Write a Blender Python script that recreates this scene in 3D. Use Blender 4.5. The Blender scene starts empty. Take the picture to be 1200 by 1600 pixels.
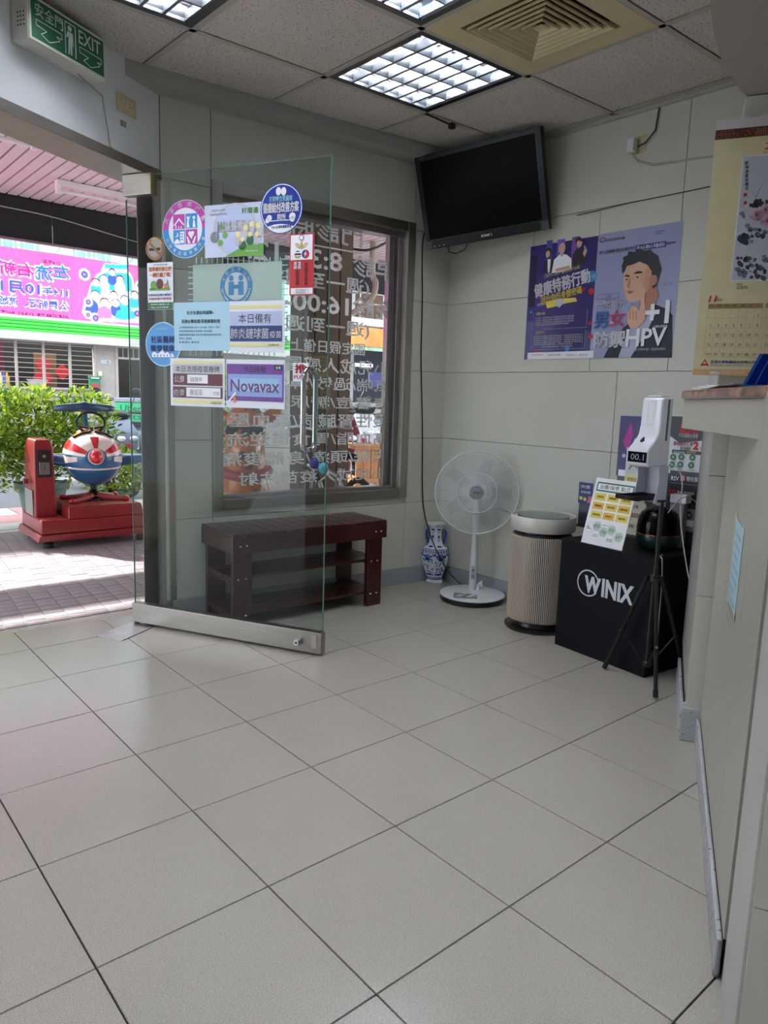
import bpy, bmesh, math, random
import numpy as np
from mathutils import Vector, Matrix
random.seed(7)
SC = bpy.context.scene
COL = SC.collection

# ---------------------------------------------------------------- camera
T = 0.4
F_PX = 1128.2
CAM = np.array([3.3358, -0.4245, 1.1486])
_y, _p, _r = np.radians([49.303, 8.92, 1.815])
VW = np.array([-math.sin(_y)*math.cos(_p), math.cos(_y)*math.cos(_p), -math.sin(_p)])
_R0 = np.array([math.cos(_y), math.sin(_y), 0.0]); _U0 = np.cross(_R0, VW)
VR = math.cos(_r)*_R0 + math.sin(_r)*_U0
VU = -math.sin(_r)*_R0 + math.cos(_r)*_U0
cd = bpy.data.cameras.new('camera'); cam = bpy.data.objects.new('camera', cd); COL.objects.link(cam)
cd.sensor_fit = 'VERTICAL'; cd.sensor_height = 36; cd.lens = F_PX*36/1600; cd.clip_start = 0.05; cd.clip_end = 200
M = Matrix.Identity(4)
for i in range(3):
    M[i][0] = VR[i]; M[i][1] = VU[i]; M[i][2] = -VW[i]; M[i][3] = CAM[i]
cam.matrix_world = M
SC.camera = cam

# ---------------------------------------------------------------- world, sun, exposure
wd = bpy.data.worlds.new('world'); SC.world = wd; wd.use_nodes = True
bg = wd.node_tree.nodes['Background']; bg.inputs[0].default_value = (0.80, 0.90, 1.0, 1); bg.inputs[1].default_value = 2.0
sl = bpy.data.lights.new('sun', 'SUN'); sl.energy = 7.5; sl.angle = math.radians(1.2); sl.color = (1, .96, .9)
sun = bpy.data.objects.new('sun', sl); COL.objects.link(sun)
SUN_TO = Vector((0.72, 0.30, -0.62))           # direction the sunlight travels
sun.rotation_euler = SUN_TO.to_track_quat('-Z', 'Y').to_euler(); sun.location = (-12, -4, 12)
TUBE_W = 27.0                                   # emission strength of the fluorescent tubes
vs = SC.view_settings; vs.view_transform = 'Standard'; vs.look = 'None'; vs.exposure = 1.05; vs.gamma = 1; vs.use_curve_mapping = False

# ---------------------------------------------------------------- helpers
def lin(c):
    c = c/255.0
    return c/12.92 if c <= 0.04045 else ((c+0.055)/1.055)**2.4
MATS = {}
def mat(name, col, rough=0.5, metal=0.0, var=0.06, scale=8.0, bump=0.0, bscale=60.0, spec=0.5, coat=0.0, aniso=None):
    """procedural material: base colour with a soft noise variation, optional fine bump"""
    if name in MATS: return MATS[name]
    m = bpy.data.materials.new(name); m.use_nodes = True; nt = m.node_tree; b = nt.nodes['Principled BSDF']
    c = [lin(x) for x in col]
    tc = nt.nodes.new('ShaderNodeTexCoord')
    vec = tc.outputs['Object']
    if aniso:
        mp = nt.nodes.new('ShaderNodeMapping'); mp.inputs['Scale'].default_value = aniso
        nt.links.new(vec, mp.inputs[0]); vec = mp.outputs[0]
    n = nt.nodes.new('ShaderNodeTexNoise'); n.inputs['Scale'].default_value = scale; n.inputs['Detail'].default_value = 4
    nt.links.new(vec, n.inputs['Vector'])
    r = nt.nodes.new('ShaderNodeValToRGB'); r.color_ramp.elements[0].position = .3; r.color_ramp.elements[1].position = .7
    r.color_ramp.elements[0].color = [x*(1-var) for x in c]+[1]; r.color_ramp.elements[1].color = [min(1, x*(1+var)) for x in c]+[1]
    nt.links.new(n.outputs['Fac'], r.inputs[0]); nt.links.new(r.outputs[0], b.inputs['Base Color'])
    b.inputs['Roughness'].default_value = rough; b.inputs['Metallic'].default_value = metal
    b.inputs['Specular IOR Level'].default_value = spec; b.inputs['Coat Weight'].default_value = coat
    if bump:
        n2 = nt.nodes.new('ShaderNodeTexNoise'); n2.inputs['Scale'].default_value = bscale; n2.inputs['Detail'].default_value = 3
        nt.links.new(vec, n2.inputs['Vector'])
        bp = nt.nodes.new('ShaderNodeBump'); bp.inputs['Strength'].default_value = bump; bp.inputs['Distance'].default_value = .01
        nt.links.new(n2.outputs['Fac'], bp.inputs['Height']); nt.links.new(bp.outputs[0], b.inputs['Normal'])
    MATS[name] = m; return m
def speckle(m, dark, scale=400.0, lo=.55, hi=.62, mixmax=.6):
    """adds fine dark speckles on top of the base colour"""
    nt = m.node_tree; b = nt.nodes['Principled BSDF']; src = b.inputs['Base Color'].links[0].from_socket
    tc = nt.nodes.new('ShaderNodeTexCoord'); n = nt.nodes.new('ShaderNodeTexNoise'); n.inputs['Scale'].default_value = scale; n.inputs['Detail'].default_value = 2
    nt.links.new(tc.outputs['Object'], n.inputs['Vector'])
    r = nt.nodes.new('ShaderNodeMapRange'); r.inputs[1].default_value = lo; r.inputs[2].default_value = hi; r.inputs[4].default_value = mixmax
    nt.links.new(n.outputs['Fac'], r.inputs[0])
    mx = nt.nodes.new('ShaderNodeMix'); mx.data_type = 'RGBA'
    nt.links.new(r.outputs[0], mx.inputs[0]); nt.links.new(src, mx.inputs[6]); mx.inputs[7].default_value = [lin(x) for x in dark]+[1]
    nt.links.new(mx.outputs[2], b.inputs['Base Color']); return m
def dots(m, dark, scale, rad, mixmax=.8):
    """adds small round dark pinholes"""
    nt = m.node_tree; b = nt.nodes['Principled BSDF']; src = b.inputs['Base Color'].links[0].from_socket
    tc = nt.nodes.new('ShaderNodeTexCoord'); n = nt.nodes.new('ShaderNodeTexVoronoi'); n.inputs['Scale'].default_value = scale
    nt.links.new(tc.outputs['Object'], n.inputs['Vector'])
    r = nt.nodes.new('ShaderNodeMapRange'); r.inputs[1].default_value = rad; r.inputs[2].default_value = rad*1.5; r.inputs[3].default_value = mixmax; r.inputs[4].default_value = 0
    nt.links.new(n.outputs['Distance'], r.inputs[0])
    mx = nt.nodes.new('ShaderNodeMix'); mx.data_type = 'RGBA'
    nt.links.new(r.outputs[0], mx.inputs[0]); nt.links.new(src, mx.inputs[6]); mx.inputs[7].default_value = [lin(x) for x in dark]+[1]
    nt.links.new(mx.outputs[2], b.inputs['Base Color']); return m
def emis(name, col, s):
    if name in MATS: return MATS[name]
    m = bpy.data.materials.new(name); m.use_nodes = True; b = m.node_tree.nodes['Principled BSDF']
    c = [lin(x) for x in col]+[1]; b.inputs['Base Color'].default_value = c
    b.inputs['Emission Color'].default_value = c; b.inputs['Emission Strength'].default_value = s
    MATS[name] = m; return m
def glassmat(name, tint, rough=0.0, mixg=0.12):
    """thin architectural glass: transparent with a fresnel reflection"""
    if name in MATS: return MATS[name]
    m = bpy.data.materials.new(name); m.use_nodes = True; nt = m.node_tree; nt.nodes.clear()
    o = nt.nodes.new('ShaderNodeOutputMaterial'); t = nt.nodes.new('ShaderNodeBsdfTransparent'); g = nt.nodes.new('ShaderNodeBsdfGlossy')
    lw = nt.nodes.new('ShaderNodeLayerWeight'); lw.inputs[0].default_value = .5
    pw = nt.nodes.new('ShaderNodeMath'); pw.operation = 'POWER'; pw.inputs[1].default_value = 5; nt.links.new(lw.outputs['Facing'], pw.inputs[0])
    f = nt.nodes.new('ShaderNodeMath'); f.operation = 'MULTIPLY_ADD'; f.inputs[1].default_value = .85; f.inputs[2].default_value = .018; nt.links.new(pw.outputs[0], f.inputs[0]); mx = nt.nodes.new('ShaderNodeMixShader')
    t.inputs[0].default_value = [lin(x) for x in tint]+[1]; g.inputs['Roughness'].default_value = rough
    nt.links.new(f.outputs[0], mx.inputs[0]); nt.links.new(t.outputs[0], mx.inputs[1]); nt.links.new(g.outputs[0], mx.inputs[2]); nt.links.new(mx.outputs[0], o.inputs[0])
    MATS[name] = m; return m
def translucent(name, col, amt=.5):
    m = mat(name, col, .6); nt = m.node_tree; b = nt.nodes['Principled BSDF']; o = nt.nodes['Material Output']
    t = nt.nodes.new('ShaderNodeBsdfTranslucent'); t.inputs[0].default_value = [lin(x) for x in col]+[1]
    mx = nt.nodes.new('ShaderNodeMixShader'); mx.inputs[0].default_value = amt
    nt.links.new(b.outputs[0], mx.inputs[1]); nt.links.new(t.outputs[0], mx.inputs[2]); nt.links.new(mx.outputs[0], o.inputs[0]); return m

class Frame:
    """a local frame: dx to the right, dz up, n towards the viewer"""
    def __init__(s, o, ang=None, dx=None, dz=(0, 0, 1)):
        s.o = np.array(o, float)
        if len(s.o) == 2: s.o = np.append(s.o, 0)
        s.dx = np.array([math.cos(math.radians(ang)), math.sin(math.radians(ang)), 0]) if dx is None else np.array(dx, float)
        s.dx = s.dx/np.linalg.norm(s.dx); s.dz = np.array(dz, float); s.dz = s.dz/np.linalg.norm(s.dz); s.n = np.cross(s.dx, s.dz)
    def P(s, a, b, c=0.0): return s.o + a*s.dx + b*s.dz + c*s.n
    def at(s, px, py, c=0.0):
        """where the sight line of a photo pixel meets this plane"""
        d = VW + VR*(px-600)/F_PX - VU*(py-800)/F_PX; o = s.o + c*s.n
        q = CAM + d*(((o-CAM) @ s.n)/(d @ s.n)) - s.o; return float(q @ s.dx), float(q @ s.dz)
def ray(px, py, depth): return CAM + (VW + VR*(px-600)/F_PX - VU*(py-800)/F_PX)*depth
def onz(px, py, z=0.0):
    d = VW + VR*(px-600)/F_PX - VU*(py-800)/F_PX; return CAM + d*(z-CAM[2])/d[2]
WORLD = Frame((0, 0, 0), 0)       # x right, y... used with boxw
def link(o, parent=None):
    COL.objects.link(o)
    if parent is not None: o.parent = parent
    return o
class MB:
    def __init__(s): s.v = []; s.f = []
    def add(s, vs, fs):
        k = len(s.v); s.v += [tuple(map(float, v)) for v in vs]; s.f += [tuple(i+k for i in f) for f in fs]; return s
    def box(s, lo, hi, fr=None):
        """axis box; with a frame the axes are (a, b, c)"""
        c = [(x, y, z) for x in (lo[0], hi[0]) for y in (lo[1], hi[1]) for z in (lo[2], hi[2])]
        if fr is not None: c = [fr.P(*p) for p in c]
        fs = [(0, 1, 3, 2), (4, 6, 7, 5), (0, 4, 5, 1), (2, 3, 7, 6), (0, 2, 6, 4), (1, 5, 7, 3)]
        if fr is not None: fs = [f[::-1] for f in fs]
        return s.add(c, fs)
    def rect(s, a0, b0, a1, b1, c, fr): return s.add([fr.P(a0, b0, c), fr.P(a1, b0, c), fr.P(a1, b1, c), fr.P(a0, b1, c)], [(0, 1, 2, 3)])
    def poly(s, pts, c, fr): return s.add([fr.P(a, b, c) for a, b in pts], [tuple(range(len(pts)))])
    def prism(s, pts, z0, z1, fr=None):
        """pts: plan polygon (x, y) extruded z0..z1, or (a, b) in a frame extruded c0..c1"""
        g = (lambda p, z: fr.P(p[0], p[1], z)) if fr is not None else (lambda p, z: (p[0], p[1], z)); n = len(pts)
        vs = [g(p, z0) for p in pts]+[g(p, z1) for p in pts]
        return s.add(vs, [tuple(range(n))[::-1], tuple(range(n, 2*n))]+[(i, (i+1) % n, n+(i+1) % n, n+i) for i in range(n)])
    def tube(s, pts, r, seg=8, cap=True):
        pts = [np.array(p, float) for p in pts]; rs = r if isinstance(r, (list, tuple)) else [r]*len(pts); k = len(s.v); up = None
        for i, p in enumerate(pts):
            t = pts[min(i+1, len(pts)-1)]-pts[max(i-1, 0)]; t = t/(np.linalg.norm(t)+1e-12)
            if up is None: up = np.array([0, 0, 1.]) if abs(t[2]) < .9 else np.array([1., 0, 0])
            x = np.cross(up, t); x /= np.linalg.norm(x)+1e-12; y = np.cross(t, x); up = y
            for j in range(seg):
                a = 2*math.pi*j/seg; s.v.append(tuple(p+rs[i]*(math.cos(a)*x+math.sin(a)*y)))
        for i in range(len(pts)-1):
            for j in range(seg):
                a, b = k+i*seg+j, k+i*seg+(j+1) % seg; s.f.append((a, b, b+seg, a+seg))
        if cap: s.f.append(tuple(range(k, k+seg))[::-1]); s.f.append(tuple(range(k+(len(pts)-1)*seg, k+len(pts)*seg)))
        return s
    def lathe(s, prof, o, seg=32, ax=(0, 0, 1), sx=1.0, square=0.0):
        """prof: (radius, height) pairs round an axis"""
        ax = np.array(ax, float); ax /= np.linalg.norm(ax); h = np.array([1., 0, 0]) if abs(ax[0]) < .9 else np.array([0, 1., 0])
        x = np.cross(ax, h); x /= np.linalg.norm(x); y = np.cross(ax, x); o = np.array(o, float); k = len(s.v)
        for r, z in prof:
            for j in range(seg):
                a = 2*math.pi*j/seg; s.v.append(tuple(o+ax*z+r*(math.cos(a)*x*sx+math.sin(a)*y)))
        for i in range(len(prof)-1):
            for j in range(seg):
                a, b = k+i*seg+j, k+i*seg+(j+1) % seg; s.f.append((a, b, b+seg, a+seg))
        if prof[0][0] > 1e-6: s.f.append(tuple(range(k, k+seg))[::-1])
        if prof[-1][0] > 1e-6: s.f.append(tuple(range(k+(len(prof)-1)*seg, k+len(prof)*seg)))
        return s
    def ell(s, c, rad, seg=20, rings=12, rot=None):
        c = np.array(c, float); k = len(s.v)
        for i in range(rings+1):
            t = math.pi*i/rings
            for j in range(seg):
                a = 2*math.pi*j/seg; p = np.array([rad[0]*math.sin(t)*math.cos(a), rad[1]*math.sin(t)*math.sin(a), rad[2]*math.cos(t)])
                if rot is not None: p = rot @ p
                s.v.append(tuple(c+p))
        for i in range(rings):
            for j in range(seg):
                a, b = k+i*seg+j, k+i*seg+(j+1) % seg; s.f.append((a, a+seg, b+seg, b))
        return s
    def loft(s, secs, cap=True):
        """secs: list of rings with equal point counts"""
        k = len(s.v); n = len(secs[0])
        for r in secs: s.v += [tuple(map(float, p)) for p in r]
        for i in range(len(secs)-1):
            for j in range(n):
                a, b = k+i*n+j, k+i*n+(j+1) % n; s.f.append((a, b, b+n, a+n))
        if cap: s.f.append(tuple(range(k, k+n))[::-1]); s.f.append(tuple(range(k+(len(secs)-1)*n, k+len(secs)*n)))
        return s
def build(name, mb, m, parent=None, bevel=0.0, smooth=False, seg=2, ang=35):
    me = bpy.data.meshes.new(name); me.from_pydata(mb.v, [], mb.f); me.validate()
    bm = bmesh.new(); bm.from_mesh(me)
    bmesh.ops.remove_doubles(bm, verts=bm.verts, dist=1e-6)
    closed = not any(len(e.link_faces) == 1 for e in bm.edges)
    if closed: bmesh.ops.recalc_face_normals(bm, faces=bm.faces)
    if bevel:
        es = [e for e in bm.edges if len(e.link_faces) == 2 and e.calc_face_angle(0) > .6]
        bmesh.ops.bevel(bm, geom=es, offset=bevel, segments=seg, affect='EDGES', profile=.5, clamp_overlap=True)
    bm.to_mesh(me); bm.free()
    if smooth or bevel:
        me.polygons.foreach_set('use_smooth', [True]*len(me.polygons)); me.set_sharp_from_angle(angle=math.radians(ang))
    if bevel:      # face weighted normals keep the large faces flat
        n_ = np.zeros((len(me.vertices), 3))
        for p in me.polygons:
            w_ = np.array(p.normal)*p.area
            for i in p.vertices: n_[i] += w_
        n_ /= np.linalg.norm(n_, axis=1)[:, None]+1e-20
        me.normals_split_custom_set_from_vertices([tuple(v) for v in n_])
    me.materials.append(m)
    return link(bpy.data.objects.new(name, me), parent)
def tag(o, label=None, cat=None, group=None, kind=None):
    if label: o['label'] = label
    if cat: o['category'] = cat
    if group: o['group'] = group
    if kind: o['kind'] = kind
    return o
def empty(name, loc, label=None, cat=None, group=None, kind=None):
    o = bpy.data.objects.new(name, None); o.empty_display_size = .05; COL.objects.link(o)
    o['_loc'] = list(map(float, loc)); ROOTS.append(o)
    return tag(o, label, cat, group, kind)
ROOTS = []
def settle():
    """move each Empty to its thing's base, keeping the parts where they are"""
    for o in ROOTS:
        L = Vector(o['_loc']); del o['_loc']; o.location = L
        for ch in o.children: ch.location = ch.location - L
def copy_tree(o, parent=None):
    c = o.copy(); COL.objects.link(c); c.parent = parent
    for ch in list(o.children): copy_tree(ch, c)
    return c
_tc = {}
def textmesh(body, bold=0.0, space=1.0, font=None):
    if any(ord(c) > 0x2e80 for c in body): bold = min(bold, .003)
    k = (body, bold, space)
    if k in _tc: return _tc[k]
    c = bpy.data.curves.new('lettering', 'FONT'); c.body = body; c.resolution_u = 2; c.offset = bold; c.space_character = space; c.space_line = 1.0
    o = bpy.data.objects.new('lettering', c); me = o.to_mesh()
    v = np.array([x.co[:2] for x in me.vertices]) if len(me.vertices) else np.zeros((0, 2)); f = [tuple(p.vertices) for p in me.polygons]
    o.to_mesh_clear(); bpy.data.objects.remove(o); bpy.data.curves.remove(c)
    _tc[k] = (v, f); return _tc[k]
class Print:
    """flat print laid out on a frame; each ink colour becomes one part of the printed thing"""
    def __init__(s, fr, c0=0.0, step=.0005): s.fr = fr; s.c0 = c0; s.step = step; s.inks = {}; s.n = 0
    def _m(s, m, nm):
        s.n += 1
        return s.inks.setdefault((m.name, nm), [m, MB()])[1], s.c0+s.step*(1+s.lay)
    lay = 0
    def rect(s, a0, b0, a1, b1, m, lay=0, nm='printed_panel'):
        s.lay = lay; mb, c = s._m(m, nm); mb.rect(a0, b0, a1, b1, c, s.fr)
    def poly(s, pts, m, lay=0, nm='printed_shape'): s.lay = lay; mb, c = s._m(m, nm); mb.poly(pts, c, s.fr)
    def disc(s, a, b, r, m, lay=0, rb=None, seg=28, nm='printed_shape'):
        rb = rb or r; s.poly([(a+r*math.cos(2*math.pi*i/seg), b+rb*math.sin(2*math.pi*i/seg)) for i in range(seg)], m, lay, nm)
    def ring(s, a, b, r0, r1, m, lay=0, t0=0, t1=360, seg=40, nm='printed_shape', k=1.0):
        s.lay = lay; mb, c = s._m(m, nm); n = max(4, int(seg*abs(t1-t0)/360)); vs = []
        for i in range(n+1):
            t = math.radians(t0+(t1-t0)*i/n)
            for r in (r0, r1): vs.append(s.fr.P(a+r*math.cos(t), b+k*r*math.sin(t), c))
        mb.add(vs, [(2*i, 2*i+1, 2*i+3, 2*i+2) for i in range(n)])
    def text(s, body, a0, b0, a1, b1, m, lay=1, bold=0.0, mirror=False, skew=0.0, keep=False, nm='lettering', rot=0.0):
        """fits the text into the box a0..a1 x b0..b1"""
        s.lay = lay; v, f = textmesh(body, bold)
        if not len(v): return
        mb, c = s._m(m, nm); lo = v.min(0); hi = v.max(0); w = (v-lo)/np.maximum(hi-lo, 1e-6)
        A, B = a1-a0, b1-b0
        if keep:
            k = min(A/(hi[0]-lo[0]), B/(hi[1]-lo[1])); da = (A-k*(hi[0]-lo[0]))/2; a0 += da; A -= 2*da; db = (B-k*(hi[1]-lo[1]))/2; b0 += db; B -= 2*db
        if mirror: w = w*[-1, 1]+[1, 0]
        x = a0+w[:, 0]*A+skew*w[:, 1]*B; y = b0+w[:, 1]*B
        if rot:
            cx, cy = a0+A/2, b0+B/2; t = math.radians(rot); x, y = cx+(x-cx)*math.cos(t)-(y-cy)*math.sin(t), cy+(x-cx)*math.sin(t)+(y-cy)*math.cos(t)
        mb.add([s.fr.P(p, q, c) for p, q in zip(x, y)], f)
        if bold >= .008 and any(ord(ch) > 0x2e80 for ch in body):      # heavier strokes: the glyphs again, a hair to each side
            e = min(bold, .03)*B/max(hi[1]-lo[1], 1e-6)*.9
            for ex, ey in ((e, 0), (-e, 0), (0, e), (0, -e)): mb.add([s.fr.P(p+ex, q+ey, c) for p, q in zip(x, y)], f)
    def flush(s, parent):
        for (mn, nm), (m, mb) in s.inks.items():
            me = bpy.data.meshes.new(nm); me.from_pydata(mb.v, [], mb.f); me.materials.append(m); o = link(bpy.data.objects.new(nm, me), parent)
            if nm in ('fine_print', 'brush_stroke', 'petal', 'grid_line', 'comb_line', 'printed_shape', 'motif'): o['kind'] = 'stuff'
class _Flat2:
    dx = dz = n = None
    @staticmethod
    def P(a, b, c=0.0): return (a, b, c)
def flatten(pr, fr, box, fine, base_m, parent, cell=.005, wave=lambda a, b: 0.0):
    """print overlapping inks as one single layer of small cells, the topmost ink winning in each cell"""
    a0, b0, a1, b1 = fine; na, nb = int((a1-a0)/cell), int((b1-b0)/cell); cell_b = (b1-b0)/nb; cell_a = (a1-a0)/na
    top = np.full((na, nb), -1e9); idx = np.full((na, nb), -1, int); mats_ = [base_m]; names = ['cloth']
    for (mn, nm), (m, mb) in pr.inks.items():
        mats_.append(m); names.append(nm); k = len(mats_)-1
        for f in mb.f:
            for q in range(1, len(f)-1):
                t = np.array([mb.v[f[0]], mb.v[f[q]], mb.v[f[q+1]]]); z = t[0][2]; p = t[:, :2]
                i0, i1 = int((p[:, 0].min()-a0)/cell_a), int((p[:, 0].max()-a0)/cell_a)+1; j0, j1 = int((p[:, 1].min()-b0)/cell_b), int((p[:, 1].max()-b0)/cell_b)+1
                i0, j0, i1, j1 = max(i0, 0), max(j0, 0), min(i1, na), min(j1, nb)
                if i0 >= i1 or j0 >= j1: continue
                X, Y = np.meshgrid(a0+(np.arange(i0, i1)+.5)*cell_a, b0+(np.arange(j0, j1)+.5)*cell_b, indexing='ij')
                d = [(p[(e+1) % 3][0]-p[e][0])*(Y-p[e][1])-(p[(e+1) % 3][1]-p[e][1])*(X-p[e][0]) for e in range(3)]
                ins = ((d[0] >= 0) & (d[1] >= 0) & (d[2] >= 0)) | ((d[0] <= 0) & (d[1] <= 0) & (d[2] <= 0))
                w = ins & (top[i0:i1, j0:j1] <= z); top[i0:i1, j0:j1][w] = z; idx[i0:i1, j0:j1][w] = k
    idx[idx < 0] = 0
    for k in range(len(mats_)):
        mb = MB()
        for i in range(na):      # runs of equal cells become one strip
            j = 0
            while j < nb:
                if idx[i, j] != k: j += 1; continue
                e = j
                while e < nb and idx[i, e] == k: e += 1
                x0, x1, y0, y1 = a0+i*cell_a, a0+(i+1)*cell_a, b0+j*cell_b, b0+e*cell_b; mb.add([fr.P(x, y, wave(x, y)) for x, y in ((x0, y0), (x1, y0), (x1, y1), (x0, y1))], [(0, 1, 2, 3)]); j = e
        if k == 0:
            for x0, x1 in ((box[0], a0), (a1, box[2])):
                n = 12
                for q in range(n): u, v = x0+(x1-x0)*q/n, x0+(x1-x0)*(q+1)/n; mb.add([fr.P(x, y, wave(x, y)) for x, y in ((u, b0), (v, b0), (v, b1), (u, b1))], [(0, 1, 2, 3)])
        if mb.f:
            me = bpy.data.meshes.new(names[k]); me.from_pydata(mb.v, [], mb.f); me.materials.append(mats_[k]); link(bpy.data.objects.new(names[k], me), parent)
def clip(poly, lines):
    """clip a convex plan polygon to the left side of each (p, q) line"""
    for p, q in lines:
        out = []; n = len(poly)
        f = lambda t: (q[0]-p[0])*(t[1]-p[1])-(q[1]-p[1])*(t[0]-p[0])
        for i in range(n):
            A, B = poly[i], poly[(i+1) % n]; fa, fb = f(A), f(B)
            if fa >= 0: out.append(A)
            if (fa >= 0) != (fb >= 0): k = fa/(fa-fb); out.append((A[0]+k*(B[0]-A[0]), A[1]+k*(B[1]-A[1])))
        poly = out
        if len(poly) < 3: return []
    return poly
def inset(r, g): return (r[0]+g, r[1]+g, r[2]-g, r[3]-g)
def instance(name, me, parent, loc, rot=(0, 0, 0)):
    o = bpy.data.objects.new(name, me); o.location = loc; o.rotation_euler = rot; return link(o, parent)

# ---------------------------------------------------------------- materials
wall_m = mat('wall_tile_grey', (200, 199, 186), .42, var=.035, scale=2.5, bump=.02, bscale=30)
plaster = mat('wall_paint', (222, 226, 226), .6, var=.03, scale=3, bump=.03, bscale=80)
joint_m = mat('joint_dark', (26, 25, 24), .8)
wjoint_m = mat('wall_joint', (96, 94, 86), .8)
tile_m = speckle(mat('floor_tile_grey', (180, 173, 162), .2, var=.03, scale=3, bump=.015, bscale=500), (120, 114, 106), 420, .5, .62, .55)
ceil_m = dots(dots(mat('ceiling_board', (204, 197, 188), .9, var=.04, scale=4, bump=.1, bscale=200), (70, 62, 58), 75, .17, .75), (100, 92, 86), 160, .16, .5)
grid_m = mat('ceiling_grid_grey', (176, 172, 166), .5)
steel = mat('brushed_steel', (176, 170, 160), .42, 1.0, var=.1, scale=3, aniso=(40, 40, 1))
steel2 = mat('brushed_steel_flat', (160, 154, 146), .35, 1.0, var=.08, scale=3, aniso=(2, 2, 60))
chrome = mat('chrome', (205, 205, 208), .08, 1.0)
alu = mat('aluminium', (168, 166, 165), .3, 1.0, var=.05)
white = mat('white_plastic', (228, 228, 232), .3, coat=.3, var=.02)
offwhite = mat('cream_plastic', (214, 206, 182), .4, var=.03)
cream_y = mat('aged_cream_plastic', (206, 192, 150), .4, var=.04)
black = mat('black_plastic', (18, 18, 20), .35, var=.1)
blackm = mat('black_matt', (14, 14, 17), .6, var=.1)
rubber = mat('black_rubber', (22, 22, 22), .7)
base_m = mat('grey_skirting', (150, 156, 160), .45, var=.05, scale=6)
paint_chip = speckle(mat('worn_skirting', (176, 178, 180), .5, var=.06), (70, 64, 58), 60, .62, .66, .8)
white_led = mat('paper_white', (232, 232, 236), .6, var=.01)
def ink(name, c, rough=.5): return mat('ink_'+name, c, rough, var=.015)
I_W = ink('white', (236, 236, 240)); I_K = ink('black', (28, 28, 34)); I_R = ink('red', (196, 30, 34)); I_G = ink('green', (30, 116, 76))
I_B = ink('blue', (32, 68, 160)); I_N = ink('navy', (38, 48, 116)); I_Y = ink('yellow', (226, 206, 84)); I_GY = ink('grey', (128, 128, 134))
I_P = ink('purple', (112, 62, 148)); I_LB = ink('light_blue', (166, 212, 232)); I_C = ink('cyan_blue', (40, 140, 204)); I_M = ink('magenta', (186, 60, 160))
I_O = ink('orange', (222, 128, 40)); I_MR = ink('maroon', (98, 40, 46)); I_BR = ink('brown', (150, 96, 52)); I_SK = ink('skin', (214, 168, 142)); I_SKD = ink('skin_shade', (176, 122, 98))
I_LG = ink('leaf_green', (106, 164, 70)); I_LAV = ink('lavender', (184, 194, 226)); I_SG = ink('sage', (186, 208, 190)); I_CR = ink('cream', (230, 224, 186)); I_TAN = ink('tan', (220, 176, 120))
I_DG = ink('dark_green', (44, 104, 62)); I_PK = ink('pink', (228, 110, 150)); I_LP = ink('pale_yellow', (232, 222, 150)); I_LGY = ink('light_grey', (190, 190, 198))
# ================================================================ setting
WF = Frame((-.063, 1.063), 85.6)                 # window wall
PF = Frame((.0745, 2.85), 1.3)                   # wall with the posters
DF = Frame((-.063, 1.063), 117.7)                # wall over the entrance (a is negative towards the camera)
KF = Frame((2.266, 1.975), -61.7)                # face of the reception counter
QF = Frame((2.266, 1.975), 28.0)                 # front of the pillar
LF = Frame((-.107, .918), 27.6)                  # glass door leaf
ZC = 2.55
S_W = 1.79                                       # length of the window wall
def P2(fr, a, c=0): q = fr.P(a, 0, c); return (q[0], q[1])

def struct(name, label, cat): return tag(empty(name, (0, 0, 0)), label, cat, kind='structure')
# ---- floor
floor = struct('floor', 'pale grey speckled square floor tiles with dark joints in the waiting room', 'floor')
thr = ((-.292, .343), (-.244, .966))
def thx(y): return -.292+(y-.343)*(.048/.623)
fl_lines = [((4.7, -2.7), (4.7, 3.2)), ((thx(3)-0, 3), (thx(-2.7), -2.7))]
mb = MB().prism([(4.75, -2.75), (4.75, 3.1), (-.05, 3.1), (thx(1.0)+.001, 1.0), (thx(-2.75)+.001, -2.75)], -.03, -.006); build('joint_bed', mb, joint_m, floor)
tmb = MB().box((.0019, .0019, -.008), (T-.0019, T-.0019, 0)); t0 = build('tile', tmb, tile_m, None, bevel=.0008, seg=1); tme = t0.data; bpy.data.objects.remove(t0)
for i in range(-2, 12):
    for j in range(-7, 8):
        x, y = i*T, j*T
        if x > 4.6 or y > 2.9 or y < -2.7: continue
        g = .0019
        if x < .05 and y > 1.05 and x+T < .05: continue
        if x < 0:
            if y > .9 and x+T < .01: continue
            q = clip([(x+g, y+g), (x+T-g, y+g), (x+T-g, y+T-g), (x+g, y+T-g)], [fl_lines[1]])
            if len(q) < 3: continue
            build('tile', MB().prism(q, -.008, 0), tile_m, floor)
        else: instance('tile', tme, floor, (x, y, random.uniform(-.0004, 0)))
# ---- pavement outside
pave = struct('trim_1', 'small grey brick pavers of the arcade walkway outside the entrance', 'pavement')
pav_m = speckle(mat('paver_grey', (150, 140, 142), .7, var=.12, scale=5, bump=.08, bscale=150), (90, 84, 86), 90, .6, .7, .5)
grout_m = mat('paver_joint', (186, 180, 172), .8)
conc = speckle(mat('concrete_pale', (196, 192, 186), .8, var=.08, scale=3), (120, 116, 112), 200, .58, .66, .5)
pink_p = mat('red_paving', (208, 150, 150), .8, var=.15, scale=2)
asph = speckle(mat('asphalt', (120, 120, 122), .85, var=.1), (60, 60, 60), 150, .55, .65, .5)
mb = MB().box((-3.0, -5, -.05), (thx(6)-.03, 12, -.013)); build('joint_bed', mb, grout_m, pave)
pm = MB().box((-.0345, -.0475, -.02), (.0345, .0475, -.008)); p0 = build('paver', pm, pav_m, None); pme = p0.data; bpy.data.objects.remove(p0)
cands = []
for k in range(36):
    x = -.42-k*.074
    if x < -2.96: break
    for j in range(-18, 90): cands.append((x, .44+j*.1+(-.0*k)))
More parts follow.
